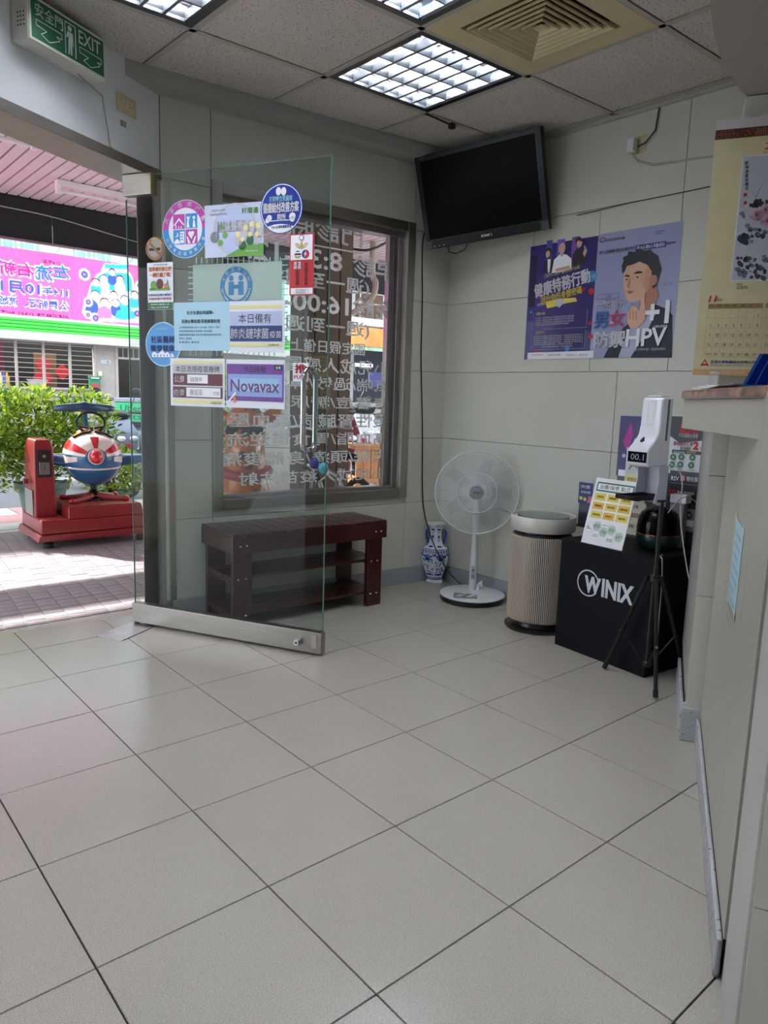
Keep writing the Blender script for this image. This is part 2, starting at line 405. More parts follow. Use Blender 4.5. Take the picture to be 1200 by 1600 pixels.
def vis(x, y):
    d = np.array([x, y, 0])-CAM; z = d @ VW; px = 600+F_PX*(d @ VR)/z; return z if -25 < px < 236 and z > 0 else 1e9
cands.sort(key=lambda c: vis(*c)); near = cands[:300]
pa = math.radians(174.8-180)
for x, y in near: instance('paver', pme, pave, (x+.02*random.random()*0, y+(x+.4)*math.tan(pa), random.uniform(-.001, .001)), (0, 0, pa))
mb = MB()
for x, y in cands[300:]:
    yy = y+(x+.4)*math.tan(pa); mb.box((x-.0345, yy-.0475, -.02), (x+.0345, yy+.0475, -.008))
build('paver', mb, pav_m, pave)['kind'] = 'stuff'
build('threshold_strip', MB().prism([(thx(-2.75)-.045, -2.75), (thx(-2.75)-.002, -2.75), (thx(1.1)-.002, 1.1), (thx(1.1)-.045, 1.1)], -.02, -.003), mat('threshold_cement', (172, 166, 152), .7, var=.2, scale=40), pave)
side = struct('trim_2', 'pale concrete kerb strip and red paving beside the street', 'pavement')
build('kerb', MB().box((-3.35, -5, -.05), (-3.03, 14, .0)), conc, side, bevel=.01)
for k in range(34): build('paving_slab', MB().box((-3.75, -3+k*.5, -.05), (-3.355, -3+k*.5+.49, -.002)), pink_p if k % 3 else conc, side)
for k in range(34): build('paving_slab', MB().box((-4.2, -3.2+k*.5, -.05), (-3.76, -3.2+k*.5+.49, -.002)), conc if k % 3 else pink_p, side)
street = tag(build('trim_3', MB().box((-8.2, -14, -.08), (-4.2, 30, -.012)), asph), 'grey asphalt street between the arcade and the houses opposite', 'street', kind='structure')
MATS['asphalt'].node_tree.nodes['Principled BSDF'].inputs['Roughness'].default_value = .8

# ---- walls
def panels(wall, fr, rects, m=wall_m, th=.006):
    for r in rects:
        a0, b0, a1, b1 = inset(r, .0012)
        build('wall_panel', MB().box((a0, b0, 0), (a1, b1, th), fr), m, wall, bevel=.001, seg=1)
ZR = [.1, .515, .913, 1.32, 1.73, 2.13, 2.56]
wb = struct('wall_back', 'grey tiled wall around the shop window behind the bench', 'wall')
W0, W1, WZ0, WZ1 = .247, 1.505, .55, 2.165
core = MB()
core.box((0, 0, -.12), (W0+.01, ZC+.4, -.002), WF).box((W1-.01, 0, -.12), (S_W+.15, ZC+.4, -.002), WF)
core.box((W0, 0, -.12), (W1, WZ0+.01, -.002), WF).box((W0, WZ1-.01, -.12), (W1, ZC+.4, -.002), WF)
build('wall_core', core, wjoint_m, wb)
R_ = []
for z0, z1 in zip(ZR[:-1], ZR[1:]): R_ += [(.001, z0, W0, z1), (W1, z0, S_W, z1)]
R_ += [(W0, ZR[0], W1, ZR[1]), (W0, ZR[1], W1, WZ0), (W0, WZ1, W1, ZR[6])]
R_ = [(r[0], r[1], r[2], r[3]) for r in R_]
panels(wb, WF, R_)
wr = struct('wall_right', 'grey tiled wall carrying the television and the posters', 'wall')
build('wall_core', MB().box((-.15, 0, -.12), (4.8, ZC+.4, -.002), PF), wjoint_m, wr)
R_ = []
for z0, z1 in zip(ZR[:-1], ZR[1:]):
    cuts = [0, .626, 1.035, 1.463, 1.88, 2.3, 2.72, 3.6, 4.65] if z0 > 1.3 else [0, 1.2, 2.4, 3.6, 4.65]
    if z1 > 2.5: cuts = [0, 1.463, 2.72, 4.65]
    if z0 > 1.3 and z1 < 1.8: cuts = [0, 1.035, 1.463, 1.88, 2.72, 4.65]
    R_ += [(a, z0, b, z1) for a, b in zip(cuts[:-1], cuts[1:])]
panels(wr, PF, R_)
# entrance wall: header over the opening
wl = struct('wall_left', 'pale grey wall over the entrance with the green sign', 'wall')
HZ0, HZ1 = 2.115, 2.158
OPEN = 1.95
build('wall_header', MB().box((-OPEN, HZ1, -.2), (-.0, ZC+.4, 0), DF), plaster, wl)
build('wall_side', MB().box((-4.6, 0, -.14), (-OPEN, ZC+.4, 0), DF), plaster, wl)
hd = struct('trim_4', 'brushed steel lintel over the entrance', 'door frame')
build('lintel', MB().box((-OPEN, HZ0, -.20), (.0, HZ1, .010), DF), steel2, hd, bevel=.002)
po = struct('trim_5', 'brushed steel door post between entrance and shop window', 'door frame')
PCC = -.125
pa0_ = DF.at(214, 305, PCC)[0]; pa1_ = DF.at(241, 300, PCC)[0]
build('post_front', MB().box((pa0_, 0, PCC-.006), (pa1_, HZ0, PCC), DF), steel, po, bevel=.003)
c0_ = DF.P(pa1_, 0, PCC); c1_ = WF.P(-.0, 0, .003)
dv = (c1_-c0_)[:2]; dv /= np.linalg.norm(dv); nv = np.array([-dv[1], dv[0]])
build('post_side', MB().prism([tuple(c0_[:2]), tuple(c1_[:2]), tuple(c1_[:2]+nv*.05), tuple(c0_[:2]+nv*.03)], 0, HZ0+.02), steel, po)
wk = struct('wall_front', 'plain wall behind the photographer', 'wall')
build('wall_core', MB().box((.9, -2.75, 0), (4.75, -2.65, ZC+.4)).box((4.65, -2.7, 0), (4.75, 3.2, ZC+.4)), plaster, wk)
# baseboards
b1 = struct('baseboard_back', 'grey skirting under the shop window', 'skirting')
build('board', MB().box((.03, 0, .0), (S_W-.012, .1, .014), WF), base_m, b1, bevel=.003)
b2 = struct('baseboard_right', 'grey skirting under the poster wall', 'skirting')
build('board', MB().box((.0, 0, .0), (4.6, .1, .014), PF), base_m, b2, bevel=.003)
# ---- ceiling
ce = struct('ceiling', 'suspended ceiling of speckled square boards in a grey grid', 'ceiling')
bk0, bk1 = (.003, .836), (.235, 2.633)
O = np.array([.499, 1.583]); U = np.array([.612, .017]); V = np.array([.025, .612])
def node(i, j): return O+i*U+j*V
bkd = np.array(bk1)-np.array(bk0); bkd /= np.linalg.norm(bkd)
pp0, pp1 = PF.P(0, 0), PF.P(4.8, 0); dd0, dd1 = DF.P(0, 0), DF.P(-5, 0)
cl = [(tuple(bk1), tuple(bk0)), ((pp1[0], pp1[1]), (pp0[0], pp0[1])), ((dd0[0], dd0[1]), (dd1[0], dd1[1])), ((4.7, -2.7), (4.7, 3)), ((0, -2.7), (4.7, -2.7))]
VOID = {(0, 0): 'light', (1, 0): 'vent', (1, -1): 'light', (0, -2): 'light', (3, -2): 'light', (2, -3): 'light', (4, 1): 'light', (5, -3): 'light', (2, -5): 'light', (4, -5): 'light', (6, -5): 'light', (1, -5): 'light'}
cmb = None
for i in range(-2, 8):
    for j in range(-8, 3):
        if (i, j) in VOID: continue
        g = .0155
        a, b, c, d = node(i, j), node(i+1, j), node(i+1, j+1), node(i, j+1); uu = U/np.linalg.norm(U)*g; vv = V/np.linalg.norm(V)*g
        q = clip([tuple(a+uu+vv), tuple(b-uu+vv), tuple(c-uu-vv), tuple(d+uu-vv)], cl)
        if len(q) < 3: continue
        build('ceiling_board', MB().prism(q, ZC+.001, ZC+.014), ceil_m, ce)
mb = MB()
def strip(p, q, w):
    d = (q-p)/np.linalg.norm(q-p); n = np.array([-d[1], d[0]])*w
    s = clip([tuple(p-n), tuple(q-n), tuple(q+n), tuple(p+n)], cl)
    if len(s) > 2: mb.prism(s, ZC-.003, ZC)
for i in range(-2, 9): strip(node(i, -8), node(i, 3), .013)
for j in range(-8, 4): strip(node(-2, j), node(8, j), .013)
pr_ = PF.P(0, 0, .0)
mb.box((0, ZC-.02, .004), (4.6, ZC-.0005, .022), PF)
build('ceiling_grid', mb, grid_m, ce)
build('slab_above', MB().box((-.4, -2.8, ZC+.30), (4.8, 3.1, ZC+.36)), plaster, ce)
so = struct('trim_6', 'grey boxed soffit running above the shop window', 'soffit')
w0, w1 = WF.P(-.02, 0, 0), WF.P(S_W, 0, 0)
build('soffit', MB().prism([(w0[0], w0[1]-.0), (bk0[0]+.03, bk0[1]-.02), (bk1[0]+.03*bkd[0], bk1[1]+.25), (w1[0], w1[1])], 2.485, ZC+.02), mat('soffit_grey', (168, 168, 162), .6, var=.03), so)
# curved soffit over the counter
cs = struct('trim_7', 'curved lowered soffit above the reception counter', 'soffit')
cp = [onz(px, py, 2.10)[:2] for px, py in ((1166, 151), (1155, 140), (1143, 121), (1133, 105), (1125, 90), (1119, 70), (1115, 50), (1112, 28), (1110, 0), (1111, -40), (1118, -90))]
cp += [(2.9, 1.1), (3.4, .9), (3.6, 1.6), (3.4, 2.8), (2.2, 2.85)]
build('soffit', MB().prism([tuple(p) for p in cp], 2.102, ZC+.02), mat('soffit_warm', (168, 162, 154), .6, var=.02), cs)

# ---- window
wn = struct('window_1', 'steel framed shop window with white mirrored lettering', 'window')
fw = .055
mb = MB(); mb.box((W0, WZ0, -.1), (W0+fw, WZ1, .02), WF)
build('frame_side', mb, steel, wn, bevel=.003)
build('frame_side', MB().box((W1-fw, WZ0, -.1), (W1, WZ1, .02), WF), steel, wn, bevel=.003)
build('frame_top', MB().box((W0+fw, WZ1-fw, -.1), (W1-fw, WZ1, .02), WF), steel2, wn, bevel=.003)
build('frame_sill', MB().box((W0+fw, WZ0, -.1), (W1-fw, WZ0+fw, .02), WF), steel2, wn, bevel=.003)
mb = MB()
a0, a1, z0, z1 = W0+fw, W1-fw, WZ0+fw, WZ1-fw
mb.box((a0, z1-.03, -.1), (a1, z1, -.02), WF).box((a0, z0, -.1), (a1, z0+.018, -.03), WF).box((a0, z0, -.1), (a0+.012, z1, -.03), WF)
build('inner_frame', mb, alu, wn, bevel=.002)
build('sash_rail', MB().box((a1-.03, z0, -.1), (a1, z1, -.03), WF), alu, wn, bevel=.002)
build('sash_rail', MB().box((a1-.075, z0, -.1), (a1-.04, z1, -.06), WF), alu, wn, bevel=.002)
clear = glassmat('window_glass', (238, 243, 240)); GC = -.078
build('window_pane', MB().rect(a0, z0, a1-.04, z1, GC, WF), clear, wn)
vinyl = translucent('vinyl_lettering', (246, 250, 248), .4)
pr = Print(WF, GC+.002)
def wtext(body, xr, xl, yt_r, yb_r, nm='lettering', lay=0, bold=.02):
    """mirrored line whose first character sits at photo x = xr"""
    ar, zt = WF.at(xr, yt_r, GC); _, zb = WF.at(xr, yb_r, GC); al, _ = WF.at(xl, (yt_r+yb_r)/2, GC)
    pr.text(body, al, zb, ar, zt, vinyl, lay, bold=bold, mirror=True)
wtext('門診時間', 566, 410, 355, 388)
wtext('早診', 618, 551, 409, 441); wtext('8:30-12:00', 535, 333, 396, 426)
wtext('(週一至週六)', 577, 400, 438, 466)
wtext('晚診', 618, 551, 472, 502); wtext('16:00-21:00', 545, 333, 466, 494)
wtext('(週一到週五)', 577, 400, 505, 531)
wtext('國定假日僅上午', 570, 432, 537, 556, bold=.012)
wtext('小兒成人感冒', 609, 447, 566, 588, bold=.012); wtext('氣喘/過敏/鼻炎', 609, 420, 594, 613, bold=.012)
wtext('青春痘/糖尿病', 608, 420, 622, 640, bold=.012); wtext('慢性腎臟病/高血壓', 608, 358, 648, 668, bold=.012)
wtext('高血脂/胃食道逆流', 607, 355, 675, 694, bold=.012); wtext('失眠/頭痛/身體痠痛', 606, 345, 702, 721, bold=.012)
wtext('小兒成人疫苗注射', 605, 373, 730, 748, bold=.012)
ar, zt = WF.at(566, 394, GC); al, _ = WF.at(410, 372, GC); pr.rect(al, zt-.012, ar, zt-.004, vinyl, 0, 'underline')
pr.flush(wn)

# ---- glass door leaf
dr = struct('door_1', 'open frameless glass entrance door covered with notices', 'door')
DW, DZ0, DZ1 = 1.046, .012, 2.11
dglass = glassmat('door_glass', (226, 234, 231))
edge_g = mat('glass_edge_green', (96, 128, 118), .1, var=.02)
build('glass_sheet', MB().rect(.0, DZ0+.09, DW, DZ1, 0, LF), dglass, dr)
mb = MB(); mb.box((DW-.0025, .1, -.004), (DW, DZ1, .004), LF).box((.0, .1, -.004), (.0015, DZ1-.1, .004), LF).box((.155, DZ1-.0025, -.004), (DW, DZ1, .004), LF)
build('glass_edge', mb, edge_g, dr)
build('bottom_rail', MB().box((-.004, DZ0, -.02), (DW+.002, DZ0+.098, .02), LF), steel2, dr, bevel=.003)
build('top_clamp', MB().box((-.004, DZ1-.088, -.02), (.155, DZ1+.004, .02), LF), steel2, dr, bevel=.003)
build('clamp_edge', MB().box((.155, DZ1-.09, -.021), (.158, DZ1+.002, .021), LF), mat('brass_edge', (176, 160, 112), .4, .8), dr)
lk = build('lock', MB().lathe([(.018, 0), (.018, .006), (.014, .012), (.013, .026), (.0, .026)], LF.P(.935, .058, .02), 24, LF.n), chrome, dr, smooth=True)
build('keyhole', MB().lathe([(.005, 0), (.005, .001), (0, .001)], LF.P(.935, .058, .046), 12, LF.n), blackm, lk)
build('rail_end_plate', MB().box((DW-.045, DZ0+.025, .02), (DW-.02, DZ0+.085, .023), LF), steel, dr, bevel=.001)
mb = MB()
h0, h1 = LF.at(488, 575)[1], LF.at(488, 708)[1]; hx = LF.at(488, 640)[0]-.015
for c in (.05,):
    pts = [LF.P(hx, h0-.02, .006), LF.P(hx, h0, .03), LF.P(hx, h0-.01, .05)]
def grip(sgn, x):
    pts = [(x, h0-.03, .004)]+[(x, h0-.03+.028*math.sin(t), sgn*(.004+.022+.022*(-math.cos(t)))) for t in np.linspace(0, math.pi/2, 5)]
    return pts
build('door_handle', MB().tube([LF.P(hx, h0-.012, .004), LF.P(hx, h0-.008, .03), LF.P(hx, h0-.02, .048), LF.P(hx, h0-.045, .055), LF.P(hx, h1+.045, .055), LF.P(hx, h1+.02, .048), LF.P(hx, h1+.008, .03), LF.P(hx, h1+.012, .004)], .0125, 12), chrome, dr, smooth=True)
build('door_handle', MB().tube([LF.P(hx, h0-.012, -.004), LF.P(hx, h0-.008, -.03), LF.P(hx, h0-.02, -.048), LF.P(hx, h0-.045, -.055), LF.P(hx, h1+.045, -.055), LF.P(hx, h1+.02, -.048), LF.P(hx, h1+.008, -.03), LF.P(hx, h1+.012, -.004)], .0125, 12), chrome, dr, smooth=True)
fp = empty('floor_hinge_plate', (0, .8, 0), 'steel floor hinge plate set in the tiles under the glass door', 'hinge')
qd = [onz(*p)[:2] for p in ((150, 994.4), (191, 1001.6), (240, 980), (212, 970))]
build('plate', MB().prism([tuple(p) for p in qd], 0, .003), mat('worn_plate', (186, 178, 180), .3, .8, var=.2, scale=12), fp, bevel=.001)
hb = LF.P(.0, 0, 0); build('pivot', MB().lathe([(.02, .003), (.02, .014), (0, .014)], (hb[0], hb[1], 0), 16), steel, fp, smooth=True)
# ================================================================ ceiling fittings
tube_m = emis('fluorescent_tube', (236, 244, 255), TUBE_W)
refl = mat('louvre_aluminium', (120, 124, 128), .3, 1.0, var=.05); blade_m = mat('blade_aluminium', (150, 152, 156), .35, .85, var=.04)
def G3(i, j, a, b, z): q = node(i, j)+a*U/.612+b*V/.612; return (q[0], q[1], z)
def gbox(mb, i, j, a0, b0, z0, a1, b1, z1):
    vs = [G3(i, j, x, y, z) for x in (a0, a1) for y in (b0, b1) for z in (z0, z1)]
    mb.add(vs, [(0, 1, 3, 2), (4, 6, 7, 5), (0, 4, 5, 1), (2, 3, 7, 6), (0, 2, 6, 4), (1, 5, 7, 3)]); return mb
def troffer(i, j, label, group):
    c = G3(i, j, .306, .306, ZC); t = empty('ceiling_light', c, label, 'light', group)
    mb = MB(); e, w = .013, .03
    for q in ((e, e, .612-e, e+w), (e, .612-e-w, .612-e, .612-e), (e, e+w, e+w, .612-e-w), (.612-e-w, e+w, .612-e, .612-e-w)): gbox(mb, i, j, q[0], q[1], ZC-.002, q[2], q[3], ZC+.012)
    build('frame', mb, refl, t)
    h = MB(); k = .045; gbox(h, i, j, .02, .02, ZC+.095, .592, .592, ZC+.1)
    for q in ((.02, .02, .024, .592), (.588, .02, .592, .592), (.02, .02, .592, .024), (.02, .588, .592, .592)): gbox(h, i, j, q[0], q[1], ZC, q[2], q[3], ZC+.1)
    build('housing', h, refl, t)
    xs = [.105+.134*n for n in range(4)]
    for x in xs:
        tb = build('tube', MB().tube([G3(i, j, x, .05, ZC+.062), G3(i, j, x, .562, ZC+.062)], .0125, 10), tube_m, t, smooth=True)
    # V shaped reflectors between the tubes, cross blades under them
    for n in range(5):
        x = .038+.134*n; m_ = MB()
        m_.loft([[G3(i, j, x-.004, yy, ZC+.004), G3(i, j, x+.004, yy, ZC+.004), G3(i, j, x+.012, yy, ZC+.05), G3(i, j, x-.012, yy, ZC+.05)] for yy in (.045, .567)])
        build('reflector', m_, refl, t)
    for n in range(7):
        y = .045+.087*n; m_ = MB(); gbox(m_, i, j, .045, y-.007, ZC+.003, .567, y+.007, ZC+.035); build('cross_blade', m_, blade_m, t)
troffer(0, 0, 'square four tube louvre ceiling light beside the air vent, fully in view', 'ceiling lights')
troffer(1, -1, 'square louvre ceiling light at the top edge of the photo above the air vent corner', 'ceiling lights')
troffer(0, -2, 'square louvre ceiling light near the green sign at the top left', 'ceiling lights')
troffer(4, 1, 'square louvre ceiling light over the reception counter', 'ceiling lights')
for i_, j_ in ((3, -2), (5, -3), (2, -3), (2, -5), (4, -5), (6, -5), (1, -5)): troffer(i_, j_, 'square louvre ceiling light outside the picture in the rear of the room', 'ceiling lights in the rear of the room')  # unseen fittings added to brighten the room
vt = empty('ceiling_vent', G3(1, 0, .306, .306, ZC), 'cream square ceiling air vent with nested louvres', 'vent')
def ring4(i, j, r, z): return [G3(i, j, .306+sx*r, .306+sy*r, z) for sx, sy in ((-1, -1), (1, -1), (1, 1), (-1, 1))]
def sqring(secs, cap=False):
    mb = MB(); mb.loft(secs, cap=cap); return mb
build('border', sqring([ring4(1, 0, .296, ZC-.004), ring4(1, 0, .205, ZC-.004), ring4(1, 0, .196, ZC+.03), ring4(1, 0, .2, ZC+.03), ring4(1, 0, .296, ZC+.004), ring4(1, 0, .296, ZC-.004)]), cream_y, vt)
for n in range(6):
    r = .188-.028*n; build('louvre', sqring([ring4(1, 0, r, ZC-.011), ring4(1, 0, r-.004, ZC-.011), ring4(1, 0, r-.024, ZC+.016), ring4(1, 0, r-.020, ZC+.018), ring4(1, 0, r, ZC-.003), ring4(1, 0, r, ZC-.011)]), cream_y, vt)
build('centre_plate', MB().loft([ring4(1, 0, .022, ZC-.006), ring4(1, 0, .004, ZC+.008)]), cream_y, vt)
build('duct', MB().loft([ring4(1, 0, .2, ZC+.05), ring4(1, 0, .2, ZC+.06)]), blackm, vt)
# small black camera bud and cable at the ceiling
sn = empty('ceiling_sensor', (.5, 2.4, ZC), 'small black sensor on a short cable under the ceiling boards', 'sensor')
p0 = onz(668, 179, ZC-.006); p1 = onz(706, 196, ZC-.012)
build('cable', MB().tube([p0, (p0+p1)/2, p1], .004, 6), black, sn)
build('body', MB().box(p1-np.array([.014, .014, .016]), p1+np.array([.014, .014, .01])), black, sn, bevel=.003)

# ================================================================ exit sign, sockets
EF = Frame(DF.P(0, 0, .085), dx=DF.dx)
a0, b0 = EF.at(47, 62); a1, b1 = EF.at(165, 133); a2, b2 = EF.at(177, 75)
EX0, EX1, EZ0, EZ1 = a0-.005, a1+.005, b0+.002, b0+.158
ex = empty('exit_sign', EF.P((EX0+EX1)/2, EZ0, -.04), 'green emergency exit sign box high above the entrance', 'sign')
build('housing', MB().box((EX0, EZ0, -.083), (EX1, EZ1, -.002), EF), mat('sign_housing', (214, 212, 200), .45), ex, bevel=.006)
build('face_frame', MB().box((EX0+.004, EZ0+.004, -.004), (EX1-.004, EZ1-.004, .0), EF), mat('sign_frame', (208, 214, 198), .5), ex, bevel=.002)
pr = Print(EF, .0003); sg = mat('sign_green', (22, 96, 62), .35); w = EX1-EX0; h = EZ1-EZ0
def X(u): return EX0+u*w
def Z(v): return EZ0+v*h
pr.rect(X(.035), Z(.09), X(.965), Z(.92), sg, 0)
sw = mat('sign_white', (214, 226, 212), .5)
pr.text('安全門', X(.08), Z(.58), X(.42), Z(.86), sw, 1, bold=.01); pr.text('EXIT', X(.62), Z(.55), X(.92), Z(.85), sw, 1, bold=.006)
def arrow(u0, u1, v0, v1):
    um = (u0+u1)/2; P_ = [(u0, v1), (u1, v1), (u1, v1-.12), (um+.09, v1-.12), (um+.13, v1-.18), (um, v0), (um-.1, v1-.26), (um-.03, v1-.14), (u0, v1-.12)]
    for p, q in zip(P_, P_[1:]+P_[:1]):
        x0, z0, x1, z1 = X(p[0]), Z(p[1]), X(q[0]), Z(q[1]); d = math.hypot(x1-x0, z1-z0); nx, nz = -(z1-z0)/d*.0016, (x1-x0)/d*.0016
        pr.poly([(x0-nx, z0-nz), (x1-nx, z1-nz), (x1+nx, z1+nz), (x0+nx, z0+nz)], sw, 1, 'arrow_outline')
arrow(.09, .4, .16, .5); arrow(.63, .93, .14, .47)
pr.rect(X(.44), Z(.14), X(.45), Z(.84), sw, 1, 'pictogram'); pr.rect(X(.44), Z(.83), X(.58), Z(.86), sw, 1, 'pictogram'); pr.rect(X(.57), Z(.14), X(.585), Z(.84), sw, 1, 'pictogram')
pr.disc(X(.505), Z(.74), .010, sw, 1, nm='pictogram')
pr.poly([(X(.475), Z(.66)), (X(.545), Z(.66)), (X(.55), Z(.36)), (X(.54), Z(.36)), (X(.535), Z(.56)), (X(.53), Z(.16)), (X(.512), Z(.16)), (X(.507), Z(.42)), (X(.497), Z(.16)), (X(.478), Z(.16)), (X(.485), Z(.56)), (X(.462), Z(.5)), (X(.458), Z(.54))], sw, 1, 'pictogram')
pr.flush(ex)
mb = MB()
for i in range(4):
    for j in range(3): mb.lathe([(.003, 0), (.003, .001), (0, .001)], EF.P(EX0, EZ0+.05+.014*i, -.02-.014*j), 6, -DF.dx)
build('vent_holes', mb, blackm, ex)
def D3(x, y, c=.004): a, b = DF.at(x, y, c); return DF.P(a, b, c)
cb = tag(build('sign_cable', MB().tube([EF.P(EX1-.1, EZ0-.001, -.05), D3(160, 150), D3(164, 178), D3(169, 205), D3(171, 222)], .0022, 6), mat('cable_grey', (150, 146, 138), .5)), 'thin grey cable hanging from the green exit sign', 'cable')
qa, qb = DF.at(172, 222); build('plug', MB().box((qa-.008, HZ1+.001, .002), (qa+.008, qb+.0, .014), DF), offwhite, cb, bevel=.003)
def socket(fr, a0, b0, a1, b1, label):
    s = empty('wall_socket', fr.P((a0+a1)/2, b0, .004), label, 'socket')
    build('plate', MB().box((a0, b0, .0005), (a1, b1, .008), fr), cream_y, s, bevel=.003)
    am, bm_ = (a0+a1)/2, (b0+b1)/2; build('insert', MB().box((am-.03, bm_-.017, .008), (am+.03, bm_+.017, .0105), fr), offwhite, s, bevel=.001)
    mb = MB()
    for x in (-.018, .01):
        for y in (-.007, .005): mb.box((am+x, bm_+y, .0105), (am+x+.009, bm_+y+.0025, .0108), fr)
    build('slots', mb, blackm, s); return s
q0 = DF.at(181, 142); q1 = DF.at(211, 185)
socket(DF, q0[0]-.002, 2.325, q1[0]+.002, 2.40, 'cream double wall socket beside the exit sign')
q0 = DF.at(188, 189); tag(build('tape_scrap', MB().box((q0[0], q0[1]-.018, .0002), (q0[0]+.035, q0[1]+.006, .0008), DF), mat('tape_grey', (140, 140, 134), .4, var=.3, scale=60)), 'small grey scrap of old tape under the socket by the entrance', 'tape')
q = PF.at(1002, 228)
s = socket(PF, q[0]-.055, q[1]-.035, q[0]+.03, q[1]+.045, 'cream wall socket with a white plug on the poster wall near the ceiling')
build('plug', MB().box((q[0]-.05, q[1]-.03, .0115), (q[0]-.012, q[1]+.03, .05), PF), white, s, bevel=.004)
tag(build('dark_cable', MB().tube([PF.P(q[0]-.0, q[1]-.01, .03), PF.P(q[0]+.04, q[1]+.0, .03), PF.P(q[0]+.075, q[1]+.05, .014), PF.P(q[0]+.085, ZC-.005, .012)], .004, 8), mat('cord_dark', (60, 56, 52), .5), smooth=True), 'dark cord running from the high wall socket up to the ceiling', 'cord')
pts = [PF.P(q[0]-.03, q[1]-.035, .03), PF.P(q[0]-.0, q[1]-.075, .02), PF.P(q[0]+.08, q[1]-.105, .012), PF.P(q[0]+.3, q[1]-.12, .01), PF.P(q[0]+.6, q[1]-.14, .01)]
tag(build('pale_cable', MB().tube(pts, .0045, 8), mat('cord_grey', (176, 174, 168), .5), smooth=True), 'pale cord sagging from the high wall socket towards the calendar', 'cord')
# wire run at a panel joint above the poster
pts = [PF.P(.9, 2.115, .012), PF.P(1.2, 2.127, .01), PF.P(1.463, 2.128, .012), PF.P(2.2, 2.14, .01)]
tag(build('thin_wire', MB().tube(pts, .0022, 6), black), 'thin dark wire along the wall joint above the two posters', 'wire')

# ================================================================ television
TK = .93
tc_ = [CAM+TK*(np.array(p)-CAM) for p in ((-.099, 2.682, 2.586), (.671, 2.894, 2.633), (.664, 3.035, 2.123), (-.106, 2.824, 2.076))]
TW, TH = np.linalg.norm(tc_[1]-tc_[0]), np.linalg.norm(tc_[3]-tc_[0])
TF = Frame(tc_[3], dx=tc_[1]-tc_[0], dz=tc_[0]-tc_[3])
tv = empty('television', TF.P(TW/2, 0, -.03), 'black flat television tilted down on the wall above the fan', 'television')
glossy = mat('tv_bezel_black', (8, 8, 12), .3, var=.02, spec=.25); scr = mat('tv_screen', (4, 5, 10), .3, var=.0, spec=.05)
build('cabinet', MB().box((0.0, 0, -.045), (TW, TH, -.002), TF), glossy, tv, bevel=.004)
bz = MB(); bz.box((0, 0, -.002), (.03, TH, .003), TF).box((TW-.03, 0, -.002), (TW, TH, .003), TF).box((.03, TH-.028, -.002), (TW-.03, TH, .003), TF).box((.03, 0, -.002), (TW-.03, .05, .003), TF)
build('bezel', bz, glossy, tv, bevel=.0015)
build('screen', MB().box((.03, .05, -.001), (TW-.03, TH-.028, .0008), TF), scr, tv)
edge = mat('tv_clear_edge', (40, 44, 54), .25)
build('clear_edge', MB().box((TW-.030, .052, .003), (TW-.028, TH-.0, .004), TF).box((.03, .049, .003), (TW-.0, .0505, .004), TF), edge, tv)
for a in (.02, TW-.02): build('corner_block', MB().box((a-.02, 0, .003), (a+.02, .045, .0045), TF), mat('tv_corner', (36, 38, 42), .2), tv)
pr = Print(TF, .0035); pr.text('SONY', TW*.475, .018, TW*.475+.055, .031, I_W, 0, bold=.02, nm='logo'); pr.rect(TW*.475+.06, .016, TW*.475+.066, .033, I_GY, 0, 'sensor')
for k in range(3): pr.rect(.05+.03*k, .012, .062+.03*k, .015, I_LGY, 0, 'indicator')
pr.text('BRAVIA', .03, TH-.016, .066, TH-.010, I_GY, 0, nm='logo'); pr.flush(tv)
wa = PF.P(.42, 2.25, .0); c0 = TF.P(TW*.55, TH*.5, -.045)
build('wall_arm', MB().tube([c0, c0+np.array([.02, .06, 0]), (c0[0]+.03, wa[1]-.01, c0[2]+.02)], .022, 10), blackm, tv)
build('wall_plate', MB().box((.32, 2.1, .006), (.6, 2.38, .02), PF), blackm, tv, bevel=.003)
cbp = [TF.P(.12, .03, -.03), TF.P(.13, -.03, -.02), TF.P(.18, -.045, -.01), TF.P(.24, -.03, -.01), TF.P(.262, .02, -.02)]
tag(build('loop_cable', MB().tube(cbp, .0035, 6), black, smooth=True), 'short black cable loop hanging under the television', 'cable')
# long black cord from the tv down the corner to the fan
def wp(px, py, c=.012): a, b = WF.at(px, py, c); return WF.P(a, b, c)
fanb = np.array([.55, 2.68, 0])
pts = [TF.P(.012, .16, -.03), wp(660, 385), wp(660, 470), wp(658, 560), wp(660, 660), wp(660, 760), wp(663, 800, .02)]
pts += [ray(673, 838, 4.52), ray(688, 872, 4.5), ray(703, 896, 4.48), ray(724, 916, 4.44), ray(740, 926, 4.38)]
def smoothpts(P_, n=6):
    P_ = [np.array(p, float) for p in P_]; out = []
    for i in range(len(P_)-1):
        a, b, c, d = P_[max(i-1, 0)], P_[i], P_[i+1], P_[min(i+2, len(P_)-1)]
        for k in range(n):
            t = k/n; out.append(.5*((2*b)+(-a+c)*t+(2*a-5*b+4*c-d)*t*t+(-a+3*b-3*c+d)*t**3))
    return out+[P_[-1]]
tag(build('power_cord', MB().tube(smoothpts(pts), .004, 6), black, smooth=True), 'long black power cord hanging down the corner to the white fan', 'cord')

